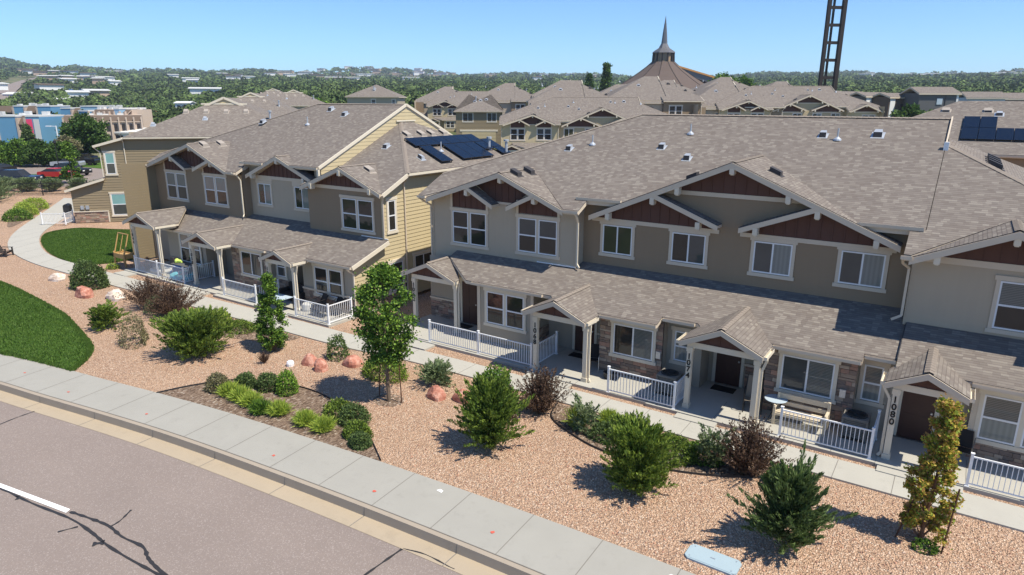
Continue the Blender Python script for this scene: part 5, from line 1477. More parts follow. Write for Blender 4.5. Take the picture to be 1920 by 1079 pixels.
# front mulch bed
for k, (x, y, h, r, key, lb) in enumerate(((-22.15, 13.3, .62, .52, 'olive', 'brownish bush at the left tip of the front mulch bed'), (-21.5, 14.0, .55, .45, 'blue', 'dark green bush second from the left in the front mulch bed'),
        (-20.65, 14.4, .62, .5, 'blue', 'dark green bush left of the bright yellow green one'), (-16.75, 14.35, .55, .62, 'juniper', 'left of the two joined dark bushes at the front bed edge'),
        (-16.0, 14.3, .6, .6, 'blue', 'right of the two joined dark bushes at the front bed edge'), (-15.15, 13.65, .5, .5, 'juniper', 'green bush near the right tip of the front mulch bed'), (-14.6, 13.25, .42, .4, 'blue', 'smallest bush at the right tip of the front mulch bed'))):
    mound(x, y, h, r, r * .85, lb, key, 40 + k, 2300, .09, .04, 'small bushes in the front mulch bed')
mound(-19.75, 14.55, .85, .42, .4, 'bright yellow green bush at the back of the front mulch bed', 'green', 50, 1700, .09, .05, None, probs=(.25, .7, .05))
for k, (x, y) in enumerate(((-21.35, 13.25), (-20.65, 13.2), (-20.0, 13.15), (-19.15, 12.95), (-18.55, 13.25), (-17.2, 13.25), (-16.35, 13.3))):
    tuft(x, y, .52, .52, ('%s of the seven lime green grass clumps in the front bed' % ('leftmost', 'second', 'third', 'fourth, greener,', 'fifth', 'sixth', 'rightmost')[k]), 60 + k, 'lime' if k != 3 else 'green', 1500)
# round tree on stakes and neighbours
tree('round_tree', 'staked young tree with a round green crown before the house numbered 1062', -16.17, 16.19, 5.0, 1.6, .98, 'green', 21, .07, 130, 120, .095, .075, stakes=((-.62, .12, 1.75, .12, .05), (.52, .1, 1.8, -.06, .0)))
mound(-17.9, 17.75, .75, 1.0, .7, 'bright green spreading bush left of the staked tree trunk', 'juniper', 22, 3000, .12, .04, None, probs=(.35, .6, .05))
juniper(-15.75, 18.35, .75, .85, 'low green bush beside the walk right of the staked tree trunk', key='sage', seed=23, nb=90, per=45, prof=lambda t: (1 - t) ** .4 + .1, group=None, cat_='bush')
mound(-13.0, 18.35, 1.15, .7, .6, 'loose leafy green bush by the walk behind the reddest boulder', 'green', 24, 1900, .11, .07, None, rough=.5)
spiky(-11.15, 18.45, 1.55, 1.0, 'single purple spiky shrub at the corner of the walk bed', 25)
juniper(-11.1, 15.45, 2.6, .98, 'pointed green juniper in the middle of the open gravel', seed=26, nb=330, per=95, L=.13, Wd=.04, up=(.9, 2.2), spread=.11)
mound(-11.9, 17.3, .35, .5, .4, 'dark leafy ground plant left of the pointed juniper', 'purple', 27, 600, .08, .04, None)
# walk bed
tuft(-9.55, 18.25, .8, .55, 'yellow green leggy grass clump next to the single purple shrub', 70, 'lime', 900, None)
juniper(-9.15, 18.05, 1.15, .5, 'thin upright sage green shrub in the bed along the walk', key='sage', seed=71, nb=40, per=30, group=None, cat_='shrub', prof=lambda t: .9)
tuft(-8.75, 19.0, .55, .5, 'pale straw grass clump against the walk', 72, 'lime', 1100, None)
mound(-7.95, 18.5, .62, .85, .65, 'dark green rounded bush in the walk bed behind the oval juniper', 'juniper', 73, 3800, .09, .04, None, flowers=.004)
mound(-8.4, 18.05, .5, .55, .5, 'small dark bush at the left rim of the walk bed', 'blue', 74, 1800, .09, .04, None)
mound(-6.2, 18.15, .62, .75, .65, 'green bush with white flowers right of the oval juniper top', 'juniper', 75, 3300, .09, .04, None, flowers=.006)
mound(-5.35, 18.55, .5, .6, .55, 'low bright green bush touching the flowering one', 'green', 76, 1800, .09, .05, None)
juniper(-5.0, 18.15, 1.35, .5, 'thin grey green upright shrub left of the right hand purple one', key='sage', seed=77, nb=45, per=40, group=None, cat_='shrub', prof=lambda t: .9)
juniper(-6.35, 15.75, 2.0, .86, 'oval bright green juniper below the walk bed', seed=78, nb=330, per=95, L=.12, Wd=.04, up=(.9, 2.2), spread=.12, prof=lambda t: (1 - t ** 2.2) ** .5 + .05, probs=(.45, .45, .10))
spiky(-4.0, 18.45, 1.6, 1.05, 'purple brown spiky shrub at the right end of the walk bed', 79)
mound(-3.1, 18.4, .55, .45, .4, 'lime tuft showing right of the right hand purple shrub', 'green', 80, 900, .1, .05, None)
juniper(-2.3, 15.5, 2.45, 1.0, 'blue green open branched juniper near the utility cover', key='blue', seed=81, nb=210, per=115, L=.15, Wd=.035, prof=lambda t: (1 - t) ** .7 * 1.1 + .05, spread=.085, up=(1.0, 2.3))
tree('autumn_tree', 'narrow young tree turning yellow and orange in front of house 1080', .42, 17.7, 3.75, .30, .46, 'fall', 31, .045, 150, 110, .080, .062, mat='bark_brown', lean=.03, prof=lambda t: 1.1 if t < .42 else (.45 + (1 - t) * .4), stakes=((-.55, -.25, 1.5, .35, .2), (.45, -.35, 1.7, .12, .2)))
mound(.55, 17.3, .25, .3, .25, 'little green weed at the foot of the yellow tree', 'green', 83, 300, .08, .05, None)
# plants at the left by the far walk
for k, (x, y, h, r, key, lb) in enumerate(((-70.5, 25.2, 1.0, 1.4, 'green', 'green bush at the near end of the far planting bed'), (-73.6, 27.1, 1.1, 1.5, 'lime', 'yellow green bush in the middle of the far planting bed'), (-76.6, 29.0, 1.1, 1.5, 'lime', 'yellow green bush at the far end of the far planting bed'), (-70.2, 22.6, .9, .9, 'blue', 'dark green bush left of the far planting bed'))):
    mound(x, y, h, r, r * .8, lb, key, 90 + k, 1900, .16, .07, 'bushes in the far planting bed')
mound(-44.75, 20.7, .35, .45, .4, 'yellow green plant in a black pot before the wooden trellis', 'lime', 95, 500, .08, .05, None, cat_='plant')
# utility cover
M = MB(); w, d = .62, .30
M.slab([(-w, -d + .1, .05), (-w + .1, -d, .05), (w - .1, -d, .05), (w, -d + .1, .05), (w, d - .1, .05), (w - .1, d, .05), (-w + .1, d, .05), (-w, d - .1, .05)], .06, 0, 0, 0)
M.slab([(-w * .93, -d * .88, .058), (w * .93, -d * .88, .058), (w * .93, d * .88, .058), (-w * .93, d * .88, .058)], .006, 0, 0, 0)
for x, y in ((-.5, -.2), (.5, -.2), (-.5, .2), (.5, .2)): M.tube((x, y, .055), (x, y, .066), .018, .018, 8, 1)
M.box(-.06, -.015, .055, .06, .015, .063, 1)
single(M, 'utility_cover', ['hose_box', 'galvanised'], 'pale grey blue utility box cover flush in the gravel by the pavement', 'utility cover', (-3.62, 14.02, 0), -.02)

# ------------------------------------------------------------------ railings
railing('long white railing of porch 1062, running to the post of 1068', [(-18.82, 21.55), (-16.14, 21.58), (-13.46, 21.55)])
railing('short white railing set back at the left side of porch 1068', [(-13.36, 21.85), (-13.36, 23.4)])
railing('white railing between the porches 1068 and 1074, turning back at an air conditioner', [(-9.82, 21.10), (-7.29, 21.10), (-7.29, 22.5)])
railing('white railing before the cream bench, between the porches 1074 and 1080', [(-3.75, 21.15), (-1.15, 21.15), (-1.15, 22.6)])
railing('white railing right of porch 1080 at the edge of the picture', [(1.32, 21.02), (3.2, 21.02), (5.0, 21.02)])
railing('white corner railing at the right end of the left building', [(-26.75, 20.62), (-24.36, 20.62), (-24.36, 22.1)])
railing('white railing behind the columnar green tree, turning towards the wall', [(-33.05, 20.85), (-30.2, 20.85), (-30.2, 22.3)])
railing('farthest long white railing around the patio with the pool floats', [(-42.4, 20.98), (-39.9, 20.98), (-37.1, 20.98), (-37.1, 22.9)])
root = railing('low white railing at the corner of the olive building', [(-65.6, 25.2), (-63.9, 26.3), (-64.9, 27.4)])

# ------------------------------------------------------------------ porch furniture
def ac(x, y, label):
    r = thing('air_conditioner', label, 'air conditioner', (x, y, .12), 0, 'air conditioners on the porches')
    M = MB(); M.box(-.36, -.36, 0, .36, .36, .08, 1)
    for k in range(11): M.box(-.34, -.34, .10 + k * .055, .34, .34, .135 + k * .055, 0)
    M.box(-.31, -.31, .08, .31, .31, .70, 1)
    for a in (-1, 1):
        for b in (-1, 1): M.box(a * .35 - .03, b * .35 - .03, .05, a * .35 + .03, b * .35 + .03, .74, 0)
    M.box(-.37, -.37, .70, .37, .37, .76, 0); M.build('casing', ['ac_beige', 'ac_dark'], r)
    M = MB(); M.lathe((0, 0, .76), [(.32, 0), (.32, .035), (.26, .045), (.25, .01)], 24)
    for q in (.08, .14, .20): M.lathe((0, 0, .80), [(q, 0), (q + .012, .012), (q + .02, 0)], 20)
    for k in range(10): M.beam((0, 0, .806), (.27 * math.cos(k * .628), .27 * math.sin(k * .628), .806), .012, .008)
    M.build('fan_grille', ['ac_dark'], r)
ac(-7.95, 22.35, 'beige air conditioner on the porch between 1068 and 1074'); ac(-1.75, 22.45, 'beige air conditioner on the porch behind the cream bench')
def mat_(x, y, w, d, label): M = MB(); M.box(-w / 2, -d / 2, 0, w / 2, d / 2, .015); M.box(-w / 2 + .04, -d / 2 + .04, .015, w / 2 - .04, d / 2 - .04, .02); single(M, 'doormat', ['rubber_mat'], label, 'doormat', (x, y, .1235), 0, 'black doormats')
mat_(-6.35, 23.75, .85, .5, 'black doormat at the recessed door behind the tan sling chair'); mat_(-12.45, 23.75, .8, .5, 'black doormat in the shade beside the thin legged dark chair'); mat_(-18.85, 24.1, .8, .5, 'black doormat at the farthest door of the nearest building')
def bench(x, y, rz):
    r = thing('bench', 'cream wooden bench standing under the window between 1074 and 1080', 'bench', (x, y, .12), rz)
    W_ = 1.5
    M = MB()
    for k in range(4): M.box(-W_ / 2, -.22 + k * .12, .42, W_ / 2, -.12 + k * .12, .45)
    M.build('seat', ['wood_cream'], r)
    M = MB(); M.box(-W_ / 2, .28, .52, W_ / 2, .31, .66); M.box(-W_ / 2, .31, .74, W_ / 2, .34, .92); M.build('backrest', ['wood_cream'], r)
    for sx_ in (-1, 1):
        x0 = sx_ * (W_ / 2 + .03)
        M = MB(); M.box(x0 - .04, -.30, 0, x0 + .04, -.22, .62); M.tube((x0, -.26, .62), (x0, -.26, .70), .05, .035, 10); M.build('leg', ['wood_cream'], r)
        M = MB(); M.box(x0 - .04, .26, 0, x0 + .04, .34, .95); M.build('leg', ['wood_cream'], r)
        M = MB(); M.box(x0 - .045, -.22, .60, x0 + .045, .27, .64); M.box(x0 - .02, -.22, .38, x0 + .02, .26, .45); M.build('armrest', ['wood_cream'], r)
    M = MB(); M.box(-W_ / 2, -.27, .34, W_ / 2, -.24, .42); M.build('apron', ['wood_cream'], r)
bench(-3.35, 22.15, 0.0)
def sling_chair(x, y, rz, label, key='sling_tan', high=1.1, frame='black_metal', z=.12, group=None, wide=.56):
    r = thing('patio_chair', label, 'chair', (x, y, z), rz, group)
    w = wide / 2
    M = MB(); M.beam((0, -.24, .42), (0, .22, .38), .01, .01)
    M = MB(); M.face([(-w, -.25, .44), (w, -.25, .44), (w, .22, .39), (-w, .22, .39)]); M.face([(-w, .22, .375), (w, .22, .375), (w, -.25, .425), (-w, -.25, .425)]); M.face([(-w, -.25, .425), (w, -.25, .425), (w, -.25, .44), (-w, -.25, .44)]); M.build('seat', [key], r)
    M = MB()
    top = Vector((0, .42, high)); b = Vector((0, .22, .40))
    for k in range(4):
        a0, a1 = b.lerp(top, k / 4), b.lerp(top, (k + 1) / 4); q0 = w * (1 - .06 * k ** 1.2 / 2); q1 = w * (1 - .06 * (k + 1) ** 1.2 / 2)
        M.face([(-q0, a0.y, a0.z), (q0, a0.y, a0.z), (q1, a1.y, a1.z), (-q1, a1.y, a1.z)]); M.face([(-q1, a1.y + .015, a1.z), (q1, a1.y + .015, a1.z), (q0, a0.y + .015, a0.z), (-q0, a0.y + .015, a0.z)])
    M.face([(-q1, top.y, top.z), (q1, top.y, top.z), (q1, top.y + .015, top.z), (-q1, top.y + .015, top.z)])
    M.build('backrest', [key], r)
    for s in (-1, 1):
        M = MB(); M.path([(s * (w + .02), -.30, 0), (s * (w + .02), -.27, .62), (s * (w + .03), .10, .66), (s * (w + .02), .33, .72)], .016, 6); M.build('armrest', [frame], r)
        M = MB(); M.path([(s * (w + .01), .36, 0), (s * (w + .01), .20, .38), (s * (w - .04), .43, high + .01)], .016, 6); M.build('leg', [frame], r)
        M = MB(); M.path([(s * (w + .01), -.28, .03), (s * (w + .01), .35, .03)], .012, 6); M.build('runner', [frame], r)
    return r
sling_chair(-4.98, 22.55, R(12), 'tall tan sling chair on the porch of 1074', 'sling_tan', 1.12)
sling_chair(-11.35, 22.75, R(20), 'dark chair on thin metal legs beside the door of 1068', 'wicker', .92, 'galvanised')
sling_chair(1.05, 22.5, R(-6), 'round backed dark wicker chair with bronze arms by the door of 1080', 'wicker', .88, 'sling_tan', wide=.62)
r = thing('bistro_table', 'small round glass bistro table between the tan chair and the cream bench', 'table', (-4.2, 22.35, .12), 0)
M = MB(); M.lathe((0, 0, .70), [(.36, 0), (.37, .01), (.36, .02)], 24); M.build('tabletop', ['apartment_blue'], r)
for k in range(3):
    a = k * 2.094; M = MB(); M.path([(.30 * math.cos(a), .30 * math.sin(a), 0), (.10 * math.cos(a), .10 * math.sin(a), .30), (.16 * math.cos(a), .16 * math.sin(a), .52), (.28 * math.cos(a), .28 * math.sin(a), .70)], .012, 6); M.build('leg', ['black_metal'], r)
M = MB(); M.lathe((0, 0, 0), [(.20, 0), (.24, .22), (.25, .24), (.21, .24), (.18, .05)], 18); single(M, 'plant_pot', ['dark_plastic'], 'empty dark pot behind the right post of porch 1068', 'pot', (-10.35, 22.3, .12))
# left building, corner patio
sling_chair(-26.35, 21.75, R(-15), 'dark wicker armchair on the corner patio, near the porch post', 'wicker', .85, 'wicker', wide=.6)
sling_chair(-25.15, 21.9, R(10), 'dark wicker armchair on the corner patio, near the downspout', 'wicker', .8, 'wicker', wide=.6)
r = thing('coffee_table', 'low dark table between the wicker armchairs on the corner patio', 'table', (-25.75, 21.35, .12), 0)
M = MB(); M.box(-.5, -.28, .34, .5, .28, .38); M.build('tabletop', ['dark_plastic'], r)
for a in (-.45, .45):
    for b in (-.23, .23): MB().box(a - .025, b - .025, 0, a + .025, b + .025, .34).build('leg', ['black_metal'], r)
M = MB(); M.lathe((0, 0, 0), [(.30, 0), (.32, .10), (.30, .34), (.26, .38)], 20); single(M, 'pouf', ['cushion_white'], 'off white round pouf beside the wicker armchair', 'pouf', (-27.0, 21.6, .12))
r = thing('patio_table', 'black metal table with a blue glass top by the 1056 porch post', 'table', (-28.3, 20.75, .12), 0)
M = MB(); M.box(-.75, -.42, .70, .75, .42, .72); M.build('tabletop', ['apartment_blue'], r)
for a in (-.72, .72):
    for b in (-.39, .39): MB().box(a - .02, b - .02, 0, a + .02, b + .02, .70).build('leg', ['black_metal'], r)
for b in (-.39, .39): MB().box(-.70, b - .015, .04, .70, b + .015, .07).build('stretcher', ['black_metal'], r)
r = thing('umbrella_base', 'round black umbrella base with a bare pole on the walk side', 'umbrella stand', (-29.3, 20.35, .06), 0)
MB().lathe((0, 0, 0), [(.27, 0), (.27, .03), (.20, .06), (.05, .08)], 20).build('base', ['dark_plastic'], r); MB().tube((0, 0, .08), (0, 0, 1.35), .02, .02, 8).build('pole', ['black_metal'], r)
r = thing('sofa', 'black wicker sofa in the shade behind the 1056 porch post', 'sofa', (-29.0, 22.4, .12), 0)
MB().box(-.8, -.35, .08, .8, .35, .42).build('seat', ['wicker'], r); MB().box(-.8, .25, .42, .8, .40, .85).build('backrest', ['wicker'], r)
for s in (-1, 1): MB().box(s * .8 - .08, -.35, .08, s * .8 + .08, .40, .60).build('armrest', ['wicker'], r)
# pool patio
def ring(M, c, R_, r_, n=20, m=6, sx_=1, sy_=1):
    i = len(M.v)
    for k in range(n):
        a = 2 * math.pi * k / n
        for j in range(m):
            b = 2 * math.pi * j / m; q = R_ + r_ * math.cos(b)
            M.v.append((c[0] + q * math.cos(a) * sx_, c[1] + q * math.sin(a) * sy_, c[2] + r_ * math.sin(b)))
    for k in range(n):
        for j in range(m):
            M.f.append((i + k * m + j, i + ((k + 1) % n) * m + j, i + ((k + 1) % n) * m + (j + 1) % m, i + k * m + (j + 1) % m)); M.m.append(0)
M = MB(); ring(M, (0, 0, .15), .72, .14, 22, 8, 1.15, .8); M.lathe((0, 0, .06), [(.6, 0), (.6, .02)], 20); single(M, 'paddling_pool', ['plastic_teal'], 'pale teal paddling pool behind the farthest white railing', 'pool', (-38.3, 21.65, .12))
M = MB(); ring(M, (0, 0, .14), .62, .13, 20, 8, 1.1, .8); M.lathe((0, 0, .06), [(.55, 0), (.55, .02)], 20); single(M, 'pool_float', ['cushion_white'], 'white oval pool float beside the potted red plant', 'pool float', (-40.9, 21.75, .12))
M = MB(); M.box(-.45, -.3, .0, .45, .3, .10); M.box(-.45, .15, .10, .45, .3, .42); M.box(-.42, -.28, .10, .42, .15, .16); single(M, 'pool_lounger', ['plastic_blue'], 'bright blue folded pool lounger on the far patio', 'pool float', (-40.0, 22.2, .12), .3)
M = MB(); M.lathe((0, 0, 0), [(.18, 0), (.22, .3), (.23, .32), (.19, .32)], 16, 0); o = single(M, 'plant_pot', ['dark_plastic'], 'dark pot holding the reddish dry plant on the far patio', 'pot', (-41.75, 21.4, .12))
g_ = np.random.default_rng(8); v = unit(g_.normal(size=(500, 3))); v[:, 2] = abs(v[:, 2]); C_ = v * np.array((.3, .3, .62)) * g_.uniform(.4, 1, 500)[:, None] + np.array((0, 0, .3))
put(leaves('potted_plant', C_, v, .1, .04, ['leaf_redpot', 'leaf_olive_a', 'leaf_olive_c']), 'reddish dry plant standing in a pot behind the far railing', 'plant', -41.75, 21.4, None, .12)
r = thing('patio_table', 'grey patio table with a lime cloth bundle, in front of the far window', 'table', (-38.9, 22.1, .12), 0)
MB().box(-.8, -.4, .70, .8, .4, .73).build('tabletop', ['apartment_grey'], r)
for a in (-.72, .72):
    for b in (-.33, .33): MB().box(a - .025, b - .025, 0, a + .025, b + .025, .70).build('leg', ['galvanised'], r)
M = MB(); r_ = random.Random(5)
for k in range(7): rock(M, r_.uniform(-.2, .2), r_.uniform(-.12, .12), .08 + k * .012, .15, r_)
single(M, 'cloth_bundle', ['cloth_lime'], 'lime green and white cloth bundle lying on the patio table', 'cloth', (-39.45, 22.0, .85))
sling_chair(-37.75, 21.5, R(-60), 'white framed patio chair by the far porch post', 'galvanised', .95, 'white_paint')
# wooden planter with glass trellis, black swing frame
r = thing('planter_trellis', 'yellow wooden planter box with a slanted trellis frame, at the lawn edge', 'planter', (-44.9, 21.6, .0), 0)
for a in (-.75, .55):
    for b in (-.28, .28): MB().box(a - .04, b - .04, 0, a + .04, b + .04, .95).build('leg', ['wood_yellow'], r)
M = MB(); M.box(-.75, -.32, .55, .55, -.28, .85); M.box(-.75, .28, .55, .55, .32, .85); M.box(-.79, -.28, .55, -.75, .28, .85); M.box(.55, -.28, .55, .59, .28, .85); M.box(-.72, -.27, .60, .52, .27, .78); M.build('planter_box', ['wood_yellow'], r)
M = MB(); M.beam((-.72, -.25, .85), (-.72, .15, 2.1), .06, .05); M.beam((.50, -.25, .85), (.50, .15, 2.1), .06, .05); M.beam((-.75, .15, 2.1), (.53, .15, 2.1), .06, .05); M.beam((-.1, -.25, .85), (-.1, .15, 2.1), .04, .03); M.build('trellis_frame', ['wood_yellow'], r)
M = MB(); M.lathe((0, 0, 0), [(.2, 0), (.25, .25), (.24, .27), (.2, .27)], 14); single(M, 'plant_pot', ['dark_plastic'], 'black pot with the yellow green plant before the wooden trellis', 'pot', (-44.75, 20.7, .0))
r = thing('swing_frame', 'black tubular swing frame on the grass behind the far patio', 'swing frame', (-45.2, 24.6, 0), R(12))
for s in (-1, 1):
    M = MB(); M.path([(s * 1.25, -.75, 0), (s * 1.15, 0, 2.05), (s * 1.25, .75, 0)], .03, 8); M.build('side_frame', ['black_metal'], r)
MB().tube((-1.15, 0, 2.05), (1.15, 0, 2.05), .03, .03, 8).build('top_bar', ['black_metal'], r)
M = MB(); M.box(-.8, -.25, .5, .8, .25, .56); M.box(-.8, .22, .56, .8, .28, 1.0); M.build('seat', ['wicker'], r)
for s in (-.8, .8): MB().tube((s, 0, .56), (s, 0, 2.05), .008, .008, 5).build('chain', ['galvanised'], r)
# adirondack at far left
r = thing('adirondack_chair', 'black slatted lounge chair at the left edge beside the walk', 'chair', (-54.6, 18.35, 0), R(125))
M = MB()
for k in range(5): M.box(-.3, -.30 + k * .12, .36 - k * .03, .3, -.20 + k * .12, .385 - k * .03)
M.build('seat', ['wood_dark'], r)
M = MB()
for k in range(5): M.beam((-.24 + k * .12, .22, .25), (-.28 + k * .14, .55, 1.0 - abs(k - 2) * .04), .09, .02, up=(0, 1, 0))
M.build('backrest', ['wood_dark'], r)
for s in (-1, 1):
    MB().box(s * .36 - .06, -.35, .56, s * .36 + .06, .38, .585).build('armrest', ['wood_dark'], r)
    MB().box(s * .34 - .03, -.34, 0, s * .34 + .03, -.26, .56).build('leg', ['wood_dark'], r); MB().beam((s * .32, .45, .0), (s * .32, -.3, .33), .04, .1).build('leg', ['wood_dark'], r)
# grill at the far corner
r = thing('barbecue', 'black covered barbecue standing by the olive building corner', 'barbecue', (-68.6, 28.6, .12), R(-42))
MB().box(-.4, -.25, .1, .4, .25, .75).build('cart', ['dark_plastic'], r); MB().tube((-.38, 0, .85), (.38, 0, .85), .26, .26, 14).build('lid', ['black_metal'], r)

# ------------------------------------------------------------------ terrain
def smooth(t): t = max(0.0, min(1.0, t)); return t * t * (3 - 2 * t)
def col_of(x, y):
    a = math.atan2(x, y) - YAW
    return 960 + 1262 * math.tan(max(-1.4, min(1.4, a)))
def tz(x, y):
    r = math.hypot(x, y); c = col_of(x, y)
    w = smooth((c - 300) / 300)
    left = max(0, r - 330) * .043
    right = max(0, r - 45) * .024 if r < 300 else 6.1 + (r - 300) * .0365
    if y < 20 and c > 960: right *= smooth((y + 40) / 60)
    z = left * (1 - w) + right * w
    z += 26 * math.exp(-((c - 730) / 110) ** 2) * smooth((r - 1500) / 800) + 22 * math.exp(-((c + 10) / 80) ** 2) * smooth((r - 1600) / 800)
    z += 5 * math.sin(c * .013 + 1) * smooth((r - 1200) / 900) + 3 * math.sin(c * .041) * smooth((r - 1500) / 900)
    return z - .35 * (1 - smooth((r - 42) / 20)) - .06
V = []; F = []
rs = [4, 20, 42, 48, 55, 62, 75, 90, 110, 140, 180, 230, 300, 330, 380, 460, 560, 700, 850, 1000, 1200, 1400, 1600, 1800, 2000, 2200, 2350, 2500, 2600, 2800, 3600]
NA = 150
for r in rs:
    for k in range(NA + 1):
        a = YAW - R(75) + R(150) * k / NA
        x, y = r * math.sin(a), r * math.cos(a)
        z = tz(x, y) if r <= 2500 else tz(x * 2500 / r, y * 2500 / r) - (r - 2500) * .12
        V.append((x, y, z))
for i in range(len(rs) - 1):
    for k in range(NA):
        p = i * (NA + 1) + k; F.append((p, p + 1, p + NA + 2, p + NA + 1))
M = MB(); M.v = V; M.f = F; M.m = [0] * len(F)
for n_, f in enumerate(F):
    x, y, z = V[f[0]]
    if math.hypot(x, y) > 1750 and 590 < col_of(x, y) < 830: M.m[n_] = 1
struct(M, 'ground', ['terrain', 'rock_hill'], True)
M = MB(); M.face([(-2500, -2000, -.5), (2500, -2000, -.5), (2500, 700, -.5), (-2500, 700, -.5)]); struct(M, 'ground', ['terrain'])

# ------------------------------------------------------------------ second and third rows of townhouses
G2 = 'townhouse rows behind the front buildings'
SW_ = {'siding_grey': 'siding_yellow', 'siding_taupe': 'siding_sand', 'panel_tan': 'siding_yellow'}
def repaint(root):
    kids = {}
    for c in COL.objects:
        if c.parent is not None: kids.setdefault(c.parent.name, []).append(c)
    st_ = [root]
    while st_:
        o = st_.pop(); st_ += kids.get(o.name, [])
        if o.type == 'MESH':
            for sl_ in o.material_slots:
                if sl_.material and sl_.material.name in SW_:
                    m = MATS[SW_[sl_.material.name]]; sl_.link = 'OBJECT'; sl_.material = m
repaint(copy_tree(TB, (-45.3, 88.2, 1.2), R(34), 'sunlit townhouse building right of the garage house, paired windows under small gables', G2))
repaint(copy_tree(TB, (-23.6, 118.1, 3.2), R(34), 'back row townhouse whose triple gable peeks over the nearest ridge', G2))
repaint(copy_tree(TB, (-103.6, 140.1, 3.0), R(34), 'distant townhouse building left of the garage block with paired windows and a small gable', G2))
row_house('yellow gabled townhouse row behind the left front building, first gable from the left', (-99.9, 54.7, .9), R(-42), 24, 'siding_tan', 0, G2)
row_house('yellow gabled townhouse row behind the left front building, second gable from the left', (-132.6, 89.3, 2.0), R(-42), 26, 'siding_tan', 0, G2)
row_house('yellow gabled townhouse row behind the left front building, smallest and farthest gable', (-176, 117, 3.0), R(-42), 26, 'siding_tan', 0, G2)
NTH = ('right end', 'second', 'third', 'fourth')
for (x, y, z, lb, n_) in ((-24, 113.5, 3.0, 'behind the nearest ridge', 3), (-58, 144, 3.6, 'right of the two spruces', 3), (-26, 162, 4.3, 'in front of the church', 3), (-98, 150, 2.6, 'left of the two spruces', 2)):
    for k in range(n_):
        row_house('plain roofed townhouse %s, %s unit of its stepped row' % (lb, NTH[k]), (x - k * 10.8, y - k * 7.3, z + (0, .9, .2, .8)[k]), R(34), 14.5, 'siding_tan', 0, G2)

def hip_house(label, loc, rz, w, d, he, slope=.45, wall='siding_tan', wins=(), lap_=True, group=G2, roofmat=None, ov=.4):
    r = thing('townhouse_building', label, 'house', loc, rz, group)
    hw, hd = w / 2, d / 2; run = hd + ov; zp = he + run * slope
    A = [(-hw - ov, -hd - ov, he), (hw + ov, -hd - ov, he), (hw + ov, hd + ov, he), (-hw - ov, hd + ov, he)]; q = hw + ov - run
    M = MB(); p0, p1 = (-q, 0, zp), (q, 0, zp)
    roof(M, [A[0], A[1], p1, p0]); roof(M, [A[2], A[3], p0, p1]); roof(M, [A[1], A[2], p1]); roof(M, [A[3], A[0], p0])
    ro = M.build('roof', RM, r)
    for k, (pl, a0, a1) in enumerate((('f', -hw, hw), ('b', -hw, hw), ('r', -hd, hd), ('l', -hd, hd))):
        c = {'f': -hd, 'b': hd, 'r': hw, 'l': -hw}[pl]
        wallpart(r, wall, (pl, c), [rect(a0, a1, -.5, he)], lap if lap_ else flat, **({'pitch': .25} if lap_ else {}))
    for (x0, z0, x1, z1, kind) in wins: window(r, *FW(-hd), x0, z0, x1, z1, kind, ('pane_dark', 'pane_screen'), 'trim_cream')
    gutter(r, (-hw - ov, -hd - ov, he - .03), (hw + ov, -hd - ov, he - .03), FRONT)
    f = lambda x, y: he + slope * (y + hd + ov)
    for k in range(3): hood(ro, f, -q * .6 + k * q * .5, -2.2 - k * .4, .2)
    pipe(ro, f, q * .3, -3.0, .8, .09, capd=True)
    return r, f, ro
hip_house('tan hip roofed house alone above the left ridge with a metal flue', (-113.5, 114.5, 4.4), R(34), 11, 11, 6.9, .45, 'siding_tan', ((-.2, 4.9, .7, 6.3, 'single'), (4.3, 4.9, 5.0, 6.3, 'single')))
# garage house
rg, fg_, ro_ = hip_house('tan garage fronted house with one wide garage door between the sunlit rows', (-81.5, 110.4, 2.4), R(34), 8.6, 13, 6.2, .45, 'siding_olive', ((-3.0, 4.3, -1.1, 5.9, 'slider'), (1.6, 4.3, 3.3, 5.9, 'slider')))
M = MB()
for k in range(4): M.box(-3.2, -6.54, .0 + k * .62, 3.2, -6.50, .58 + k * .62)
M.build('garage_door', ['siding_yellow'], rg); MB().box(-3.6, -6.58, 2.5, 3.6, -6.5, 2.85).build('garage_header', ['trim_cream'], rg)
# solar building at the right
rs_, fs_, ro_ = hip_house('hip roofed building with black solar panels beyond the nearest roof', (5.2, 62.9, .6), 0, 28, 15, 6.6, .43, 'siding_taupe')
for k in range(4): vent_box(ro_, fs_, -7.2 + k * 2.6, -1.7, .25)
sb = thing('solar_array', 'black solar panels on the roof beyond the right end of the nearest ridge', 'solar panels', (5.2, 62.9, .6), 0)
def spanel(i, j):
    x0 = -5.95 + i * 1.01; y0 = -6.15 + j * 1.70; n = Vector((0, -.43, 1)).normalized()
    A = [Vector((a, b, fs_(a, b))) + n * .15 for a, b in ((x0, y0), (x0 + .97, y0), (x0 + .97, y0 + 1.65), (x0, y0 + 1.65))]
    M = MB(); M.face(A, 0); B = [a - n * .04 for a in A]; M.face(B[::-1], 1)
    for k in range(4): M.face([B[k], B[(k + 1) % 4], A[(k + 1) % 4], A[k]], 1)
    for a in A: M.beam(a * .94 + sum(A, Vector()) / 4 * .06 - n * .02, a * .94 + sum(A, Vector()) / 4 * .06 - n * .16, .05, .05, 1)
    M.build('solar_panel', ['solar_cell', 'black_metal'], sb)
for i in range(7): spanel(i, 0)
for i in range(2): spanel(i, 1)

